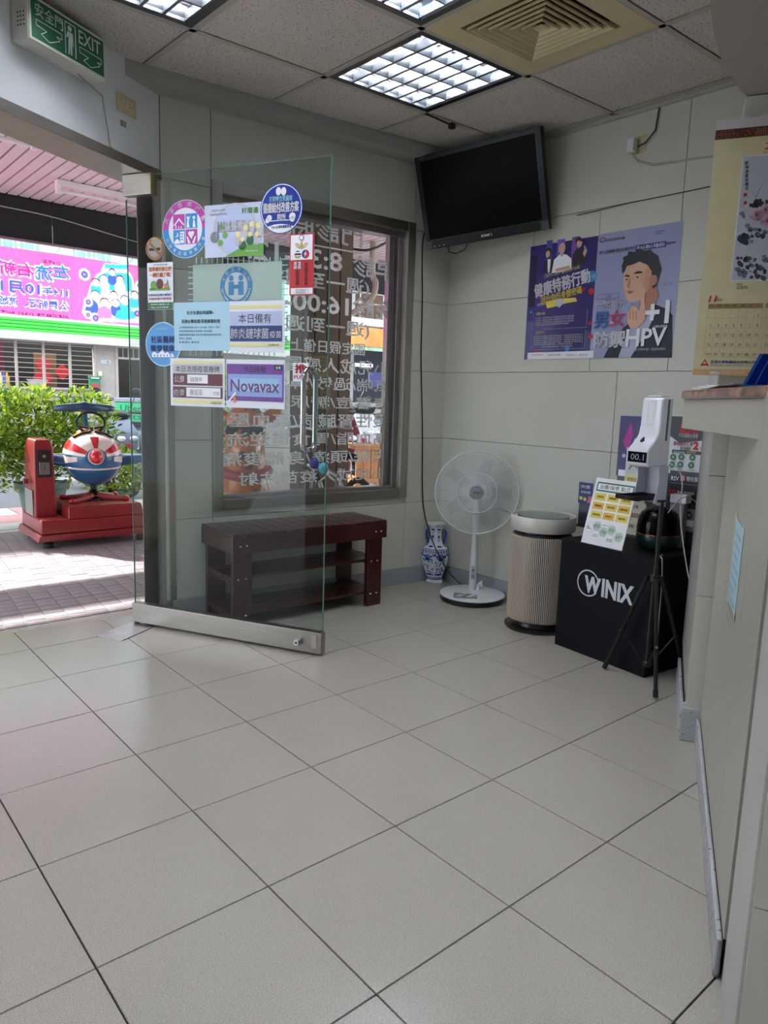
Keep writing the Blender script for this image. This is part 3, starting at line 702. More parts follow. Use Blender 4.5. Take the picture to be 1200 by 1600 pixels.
# ================================================================ bench
wood = mat('dark_red_wood', (60, 15, 10), .28, coat=.35, var=.35, scale=5, aniso=(4, 4, 60), spec=.5)
woodx = mat('dark_red_wood_length', (58, 15, 10), .28, coat=.35, var=.35, scale=5, aniso=(60, 4, 60))
BA = math.degrees(math.atan2(2.151-1.231, .337-.309+.01))
BF = Frame((.316, 1.231), BA)
BL, BD, BH = .935, .36, .485
be = empty('shoe_bench', BF.P(BL/2, 0, -BD/2), 'dark red wooden slatted bench with two open shelves under the window', 'bench')
n = 13; sw_ = (BL)/n
for k in range(n): build('seat_slat', MB().box((k*sw_+.0018, BH-.018, -BD), ((k+1)*sw_-.0018, BH, .0), BF), wood, be, bevel=.0025)
build('apron', MB().box((0, BH-.098, -.022), (BL, BH-.018, -.0), BF), wood, be, bevel=.002)
build('apron', MB().box((0, BH-.098, -BD), (BL, BH-.018, -BD+.02), BF), wood, be, bevel=.002)
build('apron', MB().box((0, BH-.098, -BD+.02), (.02, BH-.018, -.022), BF), wood, be, bevel=.002)
build('apron', MB().box((BL-.02, BH-.098, -BD+.02), (BL, BH-.018, -.022), BF), wood, be, bevel=.002)
for x in (.012, BL-.112):
    for c0_, c1_ in ((-.05, -.023), (-BD+.022, -BD+.05)):
        lg = build('leg', MB().box((x, 0, c0_), (x+.1, BH-.03, c1_), BF), wood, be, bevel=.002)
        if c0_ > -.1:
            mb = MB()
            for zz in (.07, .255):
                for xx in (.028, .07): mb.lathe([(.006, 0), (.0045, .0025), (0, .003)], BF.P(x+xx, zz, c1_), 8, BF.n)
            build('screw_heads', mb, chrome, lg)
mb = MB()
for x in (.04, .075, BL-.075, BL-.04): mb.lathe([(.006, 0), (.0045, .0025), (0, .003)], BF.P(x, BH-.06, .0), 8, BF.n)
build('screw_heads', mb, chrome, be)
for z in (.065, .25):
    for x in (.03, BL-.055): build('shelf_rail', MB().box((x, z-.028, -BD+.05), (x+.025, z, -.05), BF), wood, be)
    for k, (c0_, c1_) in enumerate(((-.128, -.05), (-.21, -.135), (-.305, -.217))): build('shelf_board', MB().box((.012, z, c0_), (BL-.012, z+.016, c1_), BF), woodx, be, bevel=.002)

# ================================================================ vase
vx, vy = .142, 2.765
va = empty('porcelain_vase', (vx, vy, 0), 'blue and white hexagonal porcelain vase in the corner', 'vase')
porc = mat('porcelain', (222, 228, 232), .12, coat=.5, var=.02); cob = mat('cobalt_glaze', (34, 60, 160), .15, coat=.5, var=.25, scale=60)
prof = [(.050, 0), (.052, .012), (.046, .02), (.05, .05), (.073, .115), (.082, .16), (.081, .195), (.077, .215), (.048, .235), (.036, .27), (.034, .31), (.037, .345), (.052, .362), (.055, .372), (.044, .372)]
prof = [(r*1.17, z*.385/.372) for r, z in prof]
yawv = math.radians(131-180)
def hexr(r, z, off=0.0):
    return [np.array([vx+r*math.cos(yawv+math.pi/3*k), vy+r*math.sin(yawv+math.pi/3*k)*1.0, z]) for k in range(6)]
mb = MB(); mb.loft([hexr(r, z) for r, z in prof]); vb = build('body', mb, porc, va, bevel=.003, smooth=True, ang=25)
deco = MB(); rnd = random.Random(3)
def prat(z):
    for (r0, z0), (r1, z1) in zip(prof[:-1], prof[1:]):
        if z0 <= z <= z1 and z1 > z0: return r0+(r1-r0)*(z-z0)/(z1-z0)
    return .05
def vp_(f, u, z, e=.0012):
    """point on face f of the hexagonal body, u in 0..1 across the face"""
    r = prat(z)+e*1.3; a, b = hexr(r, z)[f % 6], hexr(r, z)[(f+1) % 6]; return a+(b-a)*u
def quadband(f, u0, u1, z0, z1, n_=1):
    for i in range(n_):
        za, zb = z0+(z1-z0)*i/n_, z0+(z1-z0)*(i+1)/n_; deco.add([vp_(f, u0, za), vp_(f, u1, za), vp_(f, u1, zb), vp_(f, u0, zb)], [(0, 1, 2, 3)])
def blob(f, u, z, ru, rz):
    k = 9; pts = [vp_(f, u+ru*math.cos(2*math.pi*t/k)*(.7+.5*rnd.random()), z+rz*math.sin(2*math.pi*t/k)*(.7+.5*rnd.random())) for t in range(k)]; deco.add(pts, [tuple(range(k))])
for f in range(6):
    quadband(f, 0, 1, .026, .029); quadband(f, .0, 1, .03, .032)
    for k in range(5): blob(f, .1+.2*k, .038, .08, .005)
    quadband(f, 0, 1, .2, .203); quadband(f, 0, 1, .222, .226)
    for k in range(8):          # scalloped skirts under the shoulder
        blob(f, .06+.125*k, .192-.012*abs(math.sin(k*.9)), .07, .007)
    for k in range(5): blob(f, .1+.2*k, .212, .07, .006)
    for k in range(22):         # flower sprays
        blob(f, .5+rnd.uniform(-.4, .4), .125+rnd.uniform(-.055, .055), .05, .007)
    blob(f, .5, .165, .2, .014); blob(f, .5, .06, .28, .008); blob(f, .2, .06, .1, .006); blob(f, .8, .06, .1, .006)
    blob(f, .5, .3, .2, .012); quadband(f, .3, .7, .325, .329); quadband(f, .35, .65, .27, .274); blob(f, .5, .345, .35, .006); blob(f, .5, .24, .3, .006)
    quadband(f, .45, .55, .275, .29)
build('painted_pattern', deco, cob, va)
vF = np.array([math.cos(yawv+math.radians(90)), math.sin(yawv+math.radians(90)), 0])
for s_ in (1, -1):
    d = vF*s_; o = np.array([vx, vy, 0]); pts = [o+d*r+np.array([0, 0, z]) for r, z in ((.04, .34), (.056, .338), (.062, .318), (.058, .29), (.052, .268), (.048, .252))]
    build('handle', MB().tube(smoothpts(pts, 3), .006, 8), cob, va, smooth=True)

# ================================================================ fan
fx, fy = .56, 2.665
fn = empty('pedestal_fan', (fx, fy, 0), 'white pedestal fan with a round wire cage and oval base', 'fan')
fw_m = mat('fan_white', (214, 216, 218), .3, coat=.2, var=.02)
build('base_foot', MB().lathe([(.178, 0), (.186, .004), (.186, .026), (.178, .028)], (fx, fy, 0), 48), black, fn, smooth=True)
build('base', MB().lathe([(.184, .027), (.19, .031), (.19, .036), (.184, .04), (.12, .046), (.045, .05), (0, .05)], (fx, fy, 0), 48), fw_m, fn, smooth=True)
toc = np.array([CAM[0]-fx, CAM[1]-fy, 0]); toc /= np.linalg.norm(toc); rt = np.array([-toc[1], toc[0], 0])
yo = np.array([fx, fy, 0])-toc*.04
CPF = Frame((fx, fy, .0445), dx=rt, dz=-toc)     # flat frame on the base top, n up
cpn = build('control_panel', MB().box((-.105, -.15, .001), (.03, -.055, .0035), CPF), mat('panel_grey', (120, 122, 122), .3), fn)
for a, b in ((-.09, -.135), (-.075, -.11), (-.03, -.135), (-.015, -.11)): build('button', MB().box((a, b, .0035), (a+.026, b+.012, .0055), CPF), white, cpn)
build('display', MB().box((-.03, -.078, .0035), (-.005, -.068, .0045), CPF), blackm, cpn)
build('pole', MB().lathe([(.024, .04), (.0225, .06), (.0215, .25), (.0215, .252), (.0185, .252), (.0185, .50)], yo, 24), fw_m, fn, smooth=True)
mb = MB(); FFp = Frame(yo+toc*.0225, dx=rt); build('rating_label', MB().box((-.012, .115, -.004), (.012, .195, .001), FFp), mat('label_silver', (168, 168, 172), .4), fn)
pr = Print(FFp, .0012); pr.ring(0, .135, .006, .0085, I_K, 0); pr.rect(-.004, .165, .004, .175, I_K, 0); pr.flush(fn)
build('cord_hook', MB().tube([yo+rt*.028+[0, 0, .045], yo+rt*.034+[0, 0, .08], yo+rt*.05+[0, 0, .1], yo+rt*.052+[0, 0, .07]], .009, 8), white, fn, smooth=True)
hc = ray(744.8, 769.5, 4.17); hn = (CAM-hc); hn[2] *= .35; hn[2] += .1; hn /= np.linalg.norm(hn); HF = Frame(hc, dx=np.cross([0, 0, 1], hn), dz=np.cross(hn, np.cross([0, 0, 1], hn)))
GR = 64.5*4.17/F_PX
mh = yo+np.array([0, 0, .5]); build('motor_housing', MB().lathe([(.0, -.19), (.045, -.185), (.06, -.15), (.062, -.08), (.05, -.06)], hc, 28, hn), fw_m, fn, smooth=True)
build('neck', MB().tube([mh, hc-hn*.12], [.0185, .03], 12), fw_m, fn, smooth=True)
gw = MB()
def gp(r, t, zc): return HF.P(r*math.cos(t), r*math.sin(t), zc)
def zf(r): return .035*math.sqrt(max(0, 1-(r/(GR*1.02))**2))
NW = 108
for k in range(NW):
    t = 2*math.pi*k/NW; sw2 = .16
    gw.tube([gp(r, t+sw2*0, zf(r)) for r in (.045, .1, .165, .2, GR)], .0011, 4, cap=False)
    gw.tube([gp(r, t, z) for r, z in ((GR, 0), (GR*.99, -.03), (GR*.8, -.065), (.07, -.08))], .0011, 4, cap=False)
o = build('cage_wires', gw, fw_m, fn); o['kind'] = 'stuff'
def gring(r, z, th, seg=64):
    mb = MB(); mb.tube([gp(r, 2*math.pi*k/seg, z) for k in range(seg+1)], th, 6, cap=False); return mb
for r, th in ((GR, .0042), (GR*.485, .0032), (GR*.93, .0012)): build('cage_ring', gring(r, zf(r)+.0005, th), fw_m, fn, smooth=True)
build('hub_badge', MB().lathe([(0, 0), (.038, 0), (.037, .006), (.034, .009), (0, .009)], gp(0, 0, zf(0)-.002), 32, hn), mat('fan_badge', (170, 172, 176), .25, .8), fn, smooth=True)
pr = Print(HF, zf(0)+.0075); pr.text('TECHNIKA', -.022, -.003, .022, .004, I_K, 0, bold=.02); pr.flush(fn)
for k in range(5):
    t0_ = 2*math.pi*k/5; vs = []; n1 = 7
    for a in range(n1):
        r = .03+(GR*.84-.03)*a/(n1-1); w_ = .28+.35*math.sin(math.pi*min(1, a/(n1-1)+.15))
        for b in range(5): t = t0_+w_*(b/4-.5)*2*.55; vs.append(gp(r, t, -.035+.022*(b/4-.5)))
    fs = [(a*5+b, a*5+b+1, a*5+b+6, a*5+b+5) for a in range(n1-1) for b in range(4)]
    build('fan_blade', MB().add(vs, fs), glassmat('blade_clear', (236, 240, 240), .3), fn, smooth=True)

# ================================================================ air purifier
px_, py_ = 1.105, 2.57
pu = empty('air_purifier', (px_, py_, 0), 'beige ribbed cylindrical air purifier between the fan and the black box', 'air purifier')
pb = mat('purifier_beige', (204, 190, 174), .35, .1, var=.03); pdk = mat('purifier_dark', (44, 40, 40), .3)
build('base_plate', MB().lathe([(.15, 0), (.165, .003), (.168, .012), (.155, .018), (.1, .02)], (px_, py_, 0), 48), mat('purifier_base_steel', (74, 70, 70), .25, .8), pu, smooth=True)
build('base_neck', MB().lathe([(.12, .018), (.115, .035), (.135, .058), (.14, .06)], (px_, py_, 0), 40), pdk, pu, smooth=True)
build('inner_drum', MB().lathe([(.14, .055), (.145, .06), (.147, .49), (.142, .5)], (px_, py_, 0), 48), black, pu, smooth=True)
ribs = MB(); NR = 104
for k in range(NR):
    t = 2*math.pi*k/NR; c, s2 = math.cos(t), math.sin(t); n_ = np.array([-s2, c, 0]); d = np.array([c, s2, 0]); o_ = np.array([px_, py_, 0])
    ribs.loft([[o_+d*(r-.004)+n_*-.0026+[0, 0, z], o_+d*(r-.004)+n_*.0026+[0, 0, z], o_+d*(r+.003)+n_*.0024+[0, 0, z], o_+d*(r+.003)-n_*.0024+[0, 0, z]] for r, z in ((.150, .052), (.156, .06), (.156, .48), (.150, .49))])
o = build('ribs', ribs, pb, pu); o['kind'] = 'stuff'
build('dark_collar', MB().lathe([(.14, .488), (.145, .495), (.135, .502), (.135, .515)], (px_, py_, 0), 48), black, pu, smooth=True)
build('top_ring', MB().lathe([(.150, .515), (.160, .515), (.163, .52), (.165, .585), (.162, .590), (.156, .588), (.152, .575)], (px_, py_, 0), 56), mat('purifier_pale', (206, 198, 190), .4, .1), pu, smooth=True)
build('top_well', MB().lathe([(.158, .572), (0, .572)], (px_, py_, 0), 40), black, pu)
build('top_disc', MB().lathe([(.12, .574), (.132, .580), (.13, .588), (0, .592)], (px_, py_, 0), 48), mat('purifier_glass_top', (96, 108, 104), .12, .3), pu, smooth=True)
# ================================================================ flat print helper in photo pixels on a real plane
class PX:
    def __init__(s, fr, c0, step=.0006): s.fr = fr; s.c = c0; s.p = Print(fr, c0, step)
    def ab(s, x, y): return s.fr.at(x, y, s.c)
    def box(s, x0, y0, x1, y1):
        xm, ym = (x0+x1)/2, (y0+y1)/2; return s.ab(x0, ym)[0], s.ab(xm, y1)[1], s.ab(x1, ym)[0], s.ab(xm, y0)[1]
    def t(s, body, x0, y0, x1, y1, m, lay=2, **k): a0, b0, a1, b1 = s.box(x0, y0, x1, y1); s.p.text(body, a0, b0, a1, b1, m, lay, **k)
    def r(s, x0, y0, x1, y1, m, lay=0, nm='printed_panel'): a0, b0, a1, b1 = s.box(x0, y0, x1, y1); s.p.rect(a0, b0, a1, b1, m, lay, nm)
    def d(s, x, y, rpx, m, lay=1, k=1.0, nm='printed_shape'):
        a, b = s.ab(x, y); q = abs(s.ab(x, y-rpx)[1]-b); s.p.disc(a, b, q, m, lay, rb=q*k, nm=nm); return a, b, q
    def g(s, pts, m, lay=1, nm='printed_shape'): s.p.poly([s.ab(*p) for p in pts], m, lay, nm)
def sheet(fr, name, px_, c, m, label, cat, th=.0006, group=None):
    """thin paper or vinyl sheet; px_ = (x0, y0, x1, y1) of its outline in the photo"""
    P_ = PX(fr, c+th); a0, b0, a1, b1 = P_.box(*px_); t = empty(name, fr.P((a0+a1)/2, b0, c), label, cat, group)
    build('sheet', MB().box((a0, b0, c), (a1, b1, c+th), fr), m, t); P_.t0 = t; P_.bx = (a0, b0, a1, b1); return P_
# ================================================================ notices on the glass door
paper = mat('paper_sheet', (224, 228, 236), .5, var=.01)
LC = .0053
def circ(name, x, y, ry, m, label, c=LC):
    P_ = PX(LF, c+.0006); a, b = P_.ab(x, y); r = abs(P_.ab(x, y-ry)[1]-b); t = empty(name, LF.P(a, b-r, c), label, 'sticker')
    build('disc', MB().prism([(a+r*math.cos(2*math.pi*k/48), b+r*math.sin(2*math.pi*k/48)) for k in range(48)], c, c+.0006, LF), m, t); P_.t0 = t; P_.abr = (a, b, r); return P_
def arctext(P_, body, r, t0, t1, h, m, inward=False, bold=.02):
    a, b, _ = P_.abr; n = len(body)
    for i, ch in enumerate(body):
        t = t0+(t1-t0)*(i/(n-1) if n > 1 else 0); tr = math.radians(t); cx, cy = a+r*math.cos(tr), b+r*math.sin(tr)
        P_.p.text(ch, cx-h/2, cy-h/2, cx+h/2, cy+h/2, m, 3, bold=bold, rot=(t-90 if not inward else t+90), keep=True)
# pink and blue clinic badge
P_ = circ('round_sticker', 289.5, 358, 46, paper, 'round pink and blue sticker with house and heart pictures on the glass door'); a, b, r = P_.abr
P_.p.ring(a, b, r*.73, r*.98, I_M, 0, 0, 180); P_.p.ring(a, b, r*.73, r*.98, I_C, 0, 180, 360)
arctext(P_, '友善性病門診', r*.855, 158, 22, r*.17, I_W); arctext(P_, '台灣家庭醫學醫學會', r*.855, 205, 335, r*.14, I_W, True)
q = r*.52
for sx, sy, m_ in ((-1, 1, I_M), (1, 1, I_C), (-1, -1, I_C), (1, -1, I_M)): P_.p.rect(a+(sx*q if sx < 0 else .002), b+(sy*q if sy < 0 else .002), a+(-.002 if sx < 0 else q), b+(-.002 if sy < 0 else q), m_, 0)
P_.p.poly([(a-q*.95, b+q*.3), (a-q*.5, b+q*.75), (a-q*.05, b+q*.3), (a-q*.12, b+q*.24), (a-q*.5, b+q*.6), (a-q*.88, b+q*.24)], I_W, 2); P_.p.rect(a-q*.8, b+.004, a-q*.72, b+q*.3, I_W, 2); P_.p.rect(a-q*.55, b+.004, a-q*.48, b+q*.2, I_W, 2); P_.p.rect(a-q*.35, b+.004, a-q*.28, b+q*.2, I_W, 2)
for x_ in (.25, .75): P_.p.disc(a+q*x_, b+q*.72, q*.1, I_W, 2); P_.p.poly([(a+q*(x_-.05), b+q*.6), (a+q*(x_+.2*(1 if x_ < .5 else -1)), b+q*.85), (a+q*(x_+.06), b+q*.5), (a+q*(x_+.12), b+q*.08), (a+q*(x_-.12), b+q*.08)], I_W, 2)
P_.p.disc(a-q*.72, b-q*.35, q*.16, I_W, 2); P_.p.disc(a-q*.80, b-q*.31, q*.15, I_C, 3); P_.p.rect(a-q*.42, b-q*.92, a-q*.08, b-q*.15, I_W, 2); P_.p.poly([(a-q*.92, b-q*.95), (a-q*.92, b-q*.8), (a-q*.68, b-q*.6), (a-q*.45, b-q*.8), (a-q*.45, b-q*.95)], I_W, 2)
for k in range(3): P_.p.rect(a-q*(.36), b-q*(.35+.18*k), a-q*.16, b-q*(.28+.18*k), I_C, 3)
P_.p.disc(a+q*.40, b-q*.3, q*.14, I_W, 2); P_.p.disc(a+q*.62, b-q*.3, q*.14, I_W, 2); P_.p.poly([(a+q*.27, b-q*.36), (a+q*.51, b-q*.68), (a+q*.75, b-q*.36)], I_W, 2)
P_.p.poly([(a+q*.12, b-q*.5), (a+q*.2, b-q*.5), (a+q*.45, b-q*.95), (a+q*.25, b-q*.97)], I_W, 2); P_.p.poly([(a+q*.9, b-q*.5), (a+q*.82, b-q*.5), (a+q*.57, b-q*.95), (a+q*.77, b-q*.97)], I_W, 2)
P_.p.flush(P_.t0)
# green community poster
sem = mat('clear_print', (196, 204, 226), .35, var=.02)
P_ = sheet(LF, 'printed_notice', (320, 318, 412, 401), LC+.001, sem, 'translucent green and lavender poster with a family photo on the glass door', 'poster')
P_.d(367, 358, 42, I_LGY, 0, k=.98); P_.d(367, 358, 38, I_LAV, 1); P_.r(340, 345, 392, 362, I_GY, 1); P_.t('社區醫療網', 342, 345, 390, 361, I_W, 2, bold=.02)
P_.t('好厝邊', 378, 324, 404, 333, I_LG, 2, bold=.02); P_.t('社區醫療群與您一起守護健康', 330, 327, 352, 331, I_GY, 2); P_.t('家庭醫師整合性照護計畫', 328, 333, 354, 337, I_GY, 2)
P_.g([(352, 401), (385, 382), (412, 380), (412, 400)], I_LG, 2)
for x, y, s_ in ((372, 366, 6), (384, 356, 6), (394, 350, 6), (404, 352, 6), (379, 374, 5), (391, 366, 5), (402, 366, 5)): P_.d(x, y+9, s_*1.5, I_DG if (x % 2) else I_LGY, 2, k=1.1); P_.d(x, y, s_*.8, I_LP, 3)
for x, y in ((346, 355), (352, 368), (345, 380)): P_.d(x, y, 5, I_LG, 2)
P_.d(336, 371, 9, I_GY, 1); P_.t('www.nhi.gov.tw', 384, 390, 404, 394, I_W, 3); P_.p.flush(P_.t0)
# blue medical badge
P_ = circ('round_sticker', 439.5, 326, 40, mat('vinyl_royal_blue', (22, 52, 150), .35, var=.02), 'round royal blue sticker with kidneys and white lettering at the top of the glass door', LC+.0018); a, b, r = P_.abr
P_.p.ring(a, b, r*.93, r*.965, I_W, 0); P_.t('初期慢性腎臟病', 421, 306, 457, 315, I_LB, 3, bold=.02); P_.t('醫療給付改善方案', 412, 316, 467, 332, I_W, 3, bold=.03); P_.t('院所', 434, 334, 447, 344, I_W, 3, bold=.03)
P_.g([(418, 355), (429, 351), (440, 350), (451, 351), (459, 353), (452, 360), (440, 364), (427, 362)], I_W, 2); P_.t('TSN 台灣腎臟醫學會', 424, 352, 456, 357, I_N, 4, bold=.01)
for x in (435.5, 443.5): P_.d(x, 299, 5, I_W, 2, k=1.3)
P_.d(421, 341, 5, I_W, 2); P_.d(418, 345, 4, I_W, 2); P_.r(421, 344, 455, 345.2, I_W, 2); P_.d(457, 338, 6, I_W, 2); P_.d(457, 342, 4.5, I_W, 2); P_.p.flush(P_.t0)
# red police alarm sticker
P_ = sheet(LF, 'security_sticker', (452.5, 365, 490.5, 461.5), LC, mat('vinyl_red', (188, 24, 30), .35, var=.03), 'tall red and white alarm sticker with gold emblem on the glass door', 'sticker')
P_.r(454.5, 367, 488.5, 406, I_W, 1); P_.r(454.5, 450, 488.5, 459.5, I_W, 1); gold = ink('gold', (190, 160, 84))
P_.d(471.5, 371.5, 4.6, I_N, 2); P_.d(471.5, 371.5, 3.4, I_W, 3); a, b = P_.ab(471.5, 377)
P_.p.ring(a, b, .026, .031, gold, 2, 195, 345); P_.p.ring(a, b, .018, .023, gold, 2, 200, 340); P_.p.poly([(a-.004, b-.005), (a, b+.004), (a+.004, b-.005), (a+.007, b-.028), (a-.007, b-.028)], gold, 3)
P_.d(465.5, 398, 6, I_K, 2); P_.r(460.5, 394, 471, 396, I_W, 3); P_.r(461, 399, 470, 400.5, I_W, 3); P_.d(465.5, 402, 3.2, gold, 3, k=.6); P_.d(477.5, 397, 6.8, I_N, 2); a, b = P_.ab(477.5, 397); P_.p.ring(a, b, 0.0005, .0185, I_R, 3, -90, 60); P_.p.poly([(a+.004, b+.014), (a-.008, b-.002), (a-.001, b-.001), (a-.005, b-.014), (a+.008, b+.003), (a+.001, b+.002)], I_W, 4)
for k, ch in enumerate('警民'): P_.t(ch, 466, 409+6*k, 471, 414.5+6*k, I_W, 3, bold=.03)
for k, ch in enumerate('連線'): P_.t(ch, 459.5, 409+6*k, 464.5, 414.5+6*k, I_W, 3, bold=.03)
for k, ch in enumerate('本處所已裝設'): P_.t(ch, 476, 410+6.1*k, 481, 415.2+6.1*k, I_MR, 3, bold=.02)
for k, ch in enumerate('防盜系統'): P_.t(ch, 462.5, 422+6.1*k, 467.5, 427.2+6.1*k, I_MR, 3, bold=.02)
P_.t('消防局電話119', 462, 452, 482, 454.5, I_N, 3); P_.t('警察局電話110', 462, 455.5, 482, 458, I_N, 3); P_.p.flush(P_.t0)
# no smoking badge
P_ = circ('round_sticker', 242, 388.5, 18.5, mat('vinyl_bronze', (150, 112, 70), .4, var=.1), 'small round bronze no smoking sticker at the hinge side of the glass door'); a, b, r = P_.abr
P_.p.disc(a, b, r*.72, ink('greige', (158, 152, 146)), 0); P_.p.ring(a, b, r*.93, r*1.0, I_BR, 1); t_ = math.radians(-42); c_, s_ = math.cos(t_), math.sin(t_)
P_.p.rect(a-r*.6, b-r*.18, a+r*.6, b+r*.06, I_K, 1); P_.p.poly([(a+c_*x-s_*y, b+s_*x+c_*y) for x, y in ((-r*.85, -r*.11), (r*.85, -r*.11), (r*.85, r*.11), (-r*.85, r*.11))], I_BR, 2)
arctext(P_, 'NO SMOKING', r*.83, 150, 30, r*.16, I_CR); P_.p.flush(P_.t0)
# vaccine poster with three cartoon vegetables
P_ = sheet(LF, 'printed_notice', (230.5, 410, 270.5, 484), LC, paper, 'small pale poster with orange title and green foot at the hinge side of the door', 'poster')
P_.t('疾病管制署', 240, 412.5, 262, 415, I_DG, 2); P_.t('您準備好將它們', 233, 417, 268, 424, I_O, 2, bold=.03); P_.t('一網打盡了嗎?', 234, 426, 267, 433, I_O, 2, bold=.03)
P_.d(240, 446, 6, I_LG, 1, k=1.2); P_.d(250, 444, 7, I_MR, 1, k=1.2); P_.d(260, 447, 5, I_O, 1, k=.9); P_.r(234, 450, 266, 454, I_LG, 1); P_.g([(259, 446), (262, 436), (265, 450)], I_GY, 2)
P_.t('流感疫苗自費公費施打', 232, 459, 269, 463, I_B, 2, bold=.01); P_.t('完整接種守護健康', 233, 465, 268, 468.5, I_R, 2, bold=.01); P_.r(230.8, 472.5, 270.2, 483.5, I_DG, 1); P_.t('詳情請洽醫護人員', 236, 474.5, 265, 477, I_W, 3); P_.t('關心您的健康', 237, 479, 264, 481.5, I_W, 3); P_.p.flush(P_.t0)
# big frosted insurance sticker seen behind the notices
fro = mat('frosted_vinyl', (206, 214, 208), .7, var=.02)
P_ = sheet(LF, 'large_sticker', (302, 411, 440, 548), -.0065, fro, 'large frosted square sticker with a blue round logo behind the paper notices', 'sticker')
for k in range(17): P_.r(306+8.2*k, 402, 307.6+8.2*k, 411.5, fro, -1, 'comb_line')
for k in range(16): P_.r(294, 416+8.6*k, 302.5, 417.6+8.6*k, fro, -1, 'comb_line'); P_.r(440, 404+9.3*k, 450, 405.6+9.3*k, fro, -1, 'comb_line')
for k in range(17): P_.r(297+8.2*k, 548, 298.6+8.2*k, 556, fro, -1, 'comb_line')
P_.p.flush(P_.t0)
P_.p = Print(LF, LC-.0105+.0012); a, b = LF.at(368, 447); r = .083; P_.p.c0 = -.0055; P_.abr = (a, b, r)
P_.p.ring(a, b, r*.72, r, I_C, 1); P_.p.disc(a, b, r*.70, paper, 1); arctext(P_, '全民健康保險', r*.86, 155, 25, r*.2, I_W); arctext(P_, 'NATIONAL HEALTH INSURANCE', r*.86, 190, 350, r*.12, I_W, True)
for s_ in (-1, 1): P_.p.disc(a+s_*r*.3, b+r*.42, r*.15, I_C, 2); P_.p.rect(a+s_*r*.3-r*.17, b-r*.45, a+s_*r*.3+r*.17, b+r*.24, I_C, 2)
P_.p.rect(a-r*.2, b-r*.12, a+r*.2, b+r*.08, I_C, 2); P_.p.flush(P_.t0)
# light blue staff notice
P_ = sheet(LF, 'printed_notice', (272, 472, 359, 548), LC+.0004, mat('paper_light_blue', (168, 208, 228), .5, var=.01), 'light blue typed sheet on the glass door left of the yellow striped notice', 'notice')
P_.t('社子永康診所誠聘~', 292, 485.5, 335, 491.5, I_K, 2, bold=.01); P_.t('長期全職助理/長期兼職助理', 284, 499, 344, 505, I_K, 2, bold=.01)
for k, tx in enumerate(('工作時間依排班 8:30-12:00 週一至週六 早班', '具醫療相關經驗佳 無經驗可 歡迎應徵', '請攜帶履歷表至櫃台洽詢 或來電聯絡預約面試時間', '勞健保 三節獎金', '意者請洽 護理長')): P_.t(tx, 280, 510+5.8*k, (344, 332, 346, 300, 312)[k], 513.2+5.8*k, I_N, 2, nm='fine_print')
P_.p.flush(P_.t0)
P_ = sheet(LF, 'printed_notice', (358.8, 470, 445, 551), LC+.0016, paper, 'white notice with blue bands advertising a lung vaccine on the glass door', 'notice')
P_.r(359.5, 476.5, 441, 481.5, I_LP, 1); P_.r(359.5, 486.5, 441, 508.5, I_LAV, 1); P_.r(359.5, 509, 441, 533.5, I_N, 1); P_.r(359.5, 536.5, 441, 541.5, I_LP, 1)
P_.t('本日備有', 373, 490, 424, 505, I_K, 2, bold=.0); P_.t('肺炎鏈球菌', 360.5, 513, 420, 529, I_W, 2, bold=.01); P_.t('疫苗', 421.5, 517, 440, 528, I_W, 2, bold=.01); P_.t('永康診所', 419, 537.5, 436, 541, I_K, 3); P_.p.flush(P_.t0)
P_ = circ('round_sticker', 255, 538, 35, mat('vinyl_sky_blue', (64, 144, 206), .4, var=.03), 'round sky blue sticker with white town skyline at the lower left of the glass door'); a, b, r = P_.abr
P_.p.ring(a, b, r*.95, r, I_LB, 0); P_.t('社區醫師', 236, 525, 273, 536, I_N, 2, bold=.01); P_.t('關懷健康', 236, 539, 273, 549, I_N, 2, bold=.01); P_.t('台灣家庭醫學會', 243, 512, 262, 515.5, I_LB, 2)
P_.g([(238, 558), (238, 552), (242, 549), (246, 553), (250, 551), (254, 546), (258, 552), (262, 550), (266, 554), (270, 552), (273, 558)], I_W, 2)
for k in range(6): P_.r(241+5*k, 554, 242.6+5*k, 557, I_C, 3)
P_.p.flush(P_.t0)
P_ = sheet(LF, 'printed_notice', (266.5, 560, 351, 635), LC+.001, paper, 'white notice with maroon rows and handwritten strips at the lower left of the glass door', 'notice')
P_.r(270, 564, 348, 568, I_LP, 1); P_.r(270, 569.5, 348, 583, I_LGY, 1); P_.t('本日流感疫苗廠牌', 274.5, 571.5, 343.5, 581.5, I_K, 2, bold=.0)
P_.r(270.5, 584, 348, 602.5, I_MR, 1); P_.r(270.5, 604.5, 348, 622, I_MR, 1); P_.t('公費', 272.5, 587, 288.5, 597.5, I_W, 2, bold=.01); P_.t('自費', 272.5, 608, 288.5, 618.5, I_W, 2, bold=.01)
P_.r(293, 585.5, 325, 599, I_W, 2); P_.r(291.5, 606, 345, 620.5, I_W, 2); P_.t('缺貨中', 298, 589, 316, 597, I_GY, 3); P_.t('賽諾菲', 297, 608.5, 317, 618, I_GY, 3); P_.t('沈菌', 333, 612, 343, 618, I_GY, 3); P_.r(270, 625, 348, 630, I_LP, 1); P_.t('永康診所', 330, 628, 346, 632, I_K, 3); P_.p.flush(P_.t0)
P_ = sheet(LF, 'printed_notice', (353.5, 562, 445, 638), LC+.0022, paper, 'purple vaccine notice with large latin name on a pale blue panel', 'notice')
P_.r(354.5, 569, 443.5, 627, I_P, 1); P_.t('今日接種', 381, 572, 415.5, 582, I_K, 2, bold=.0); P_.r(356.5, 585, 441.5, 620, ink('periwinkle', (142, 164, 220)), 2); P_.r(362, 591, 436, 612, ink('pale_azure', (150, 190, 226)), 3); P_.t('Novavax', 361, 593, 437, 613, ink('plum', (112, 44, 96)), 4, bold=.01)
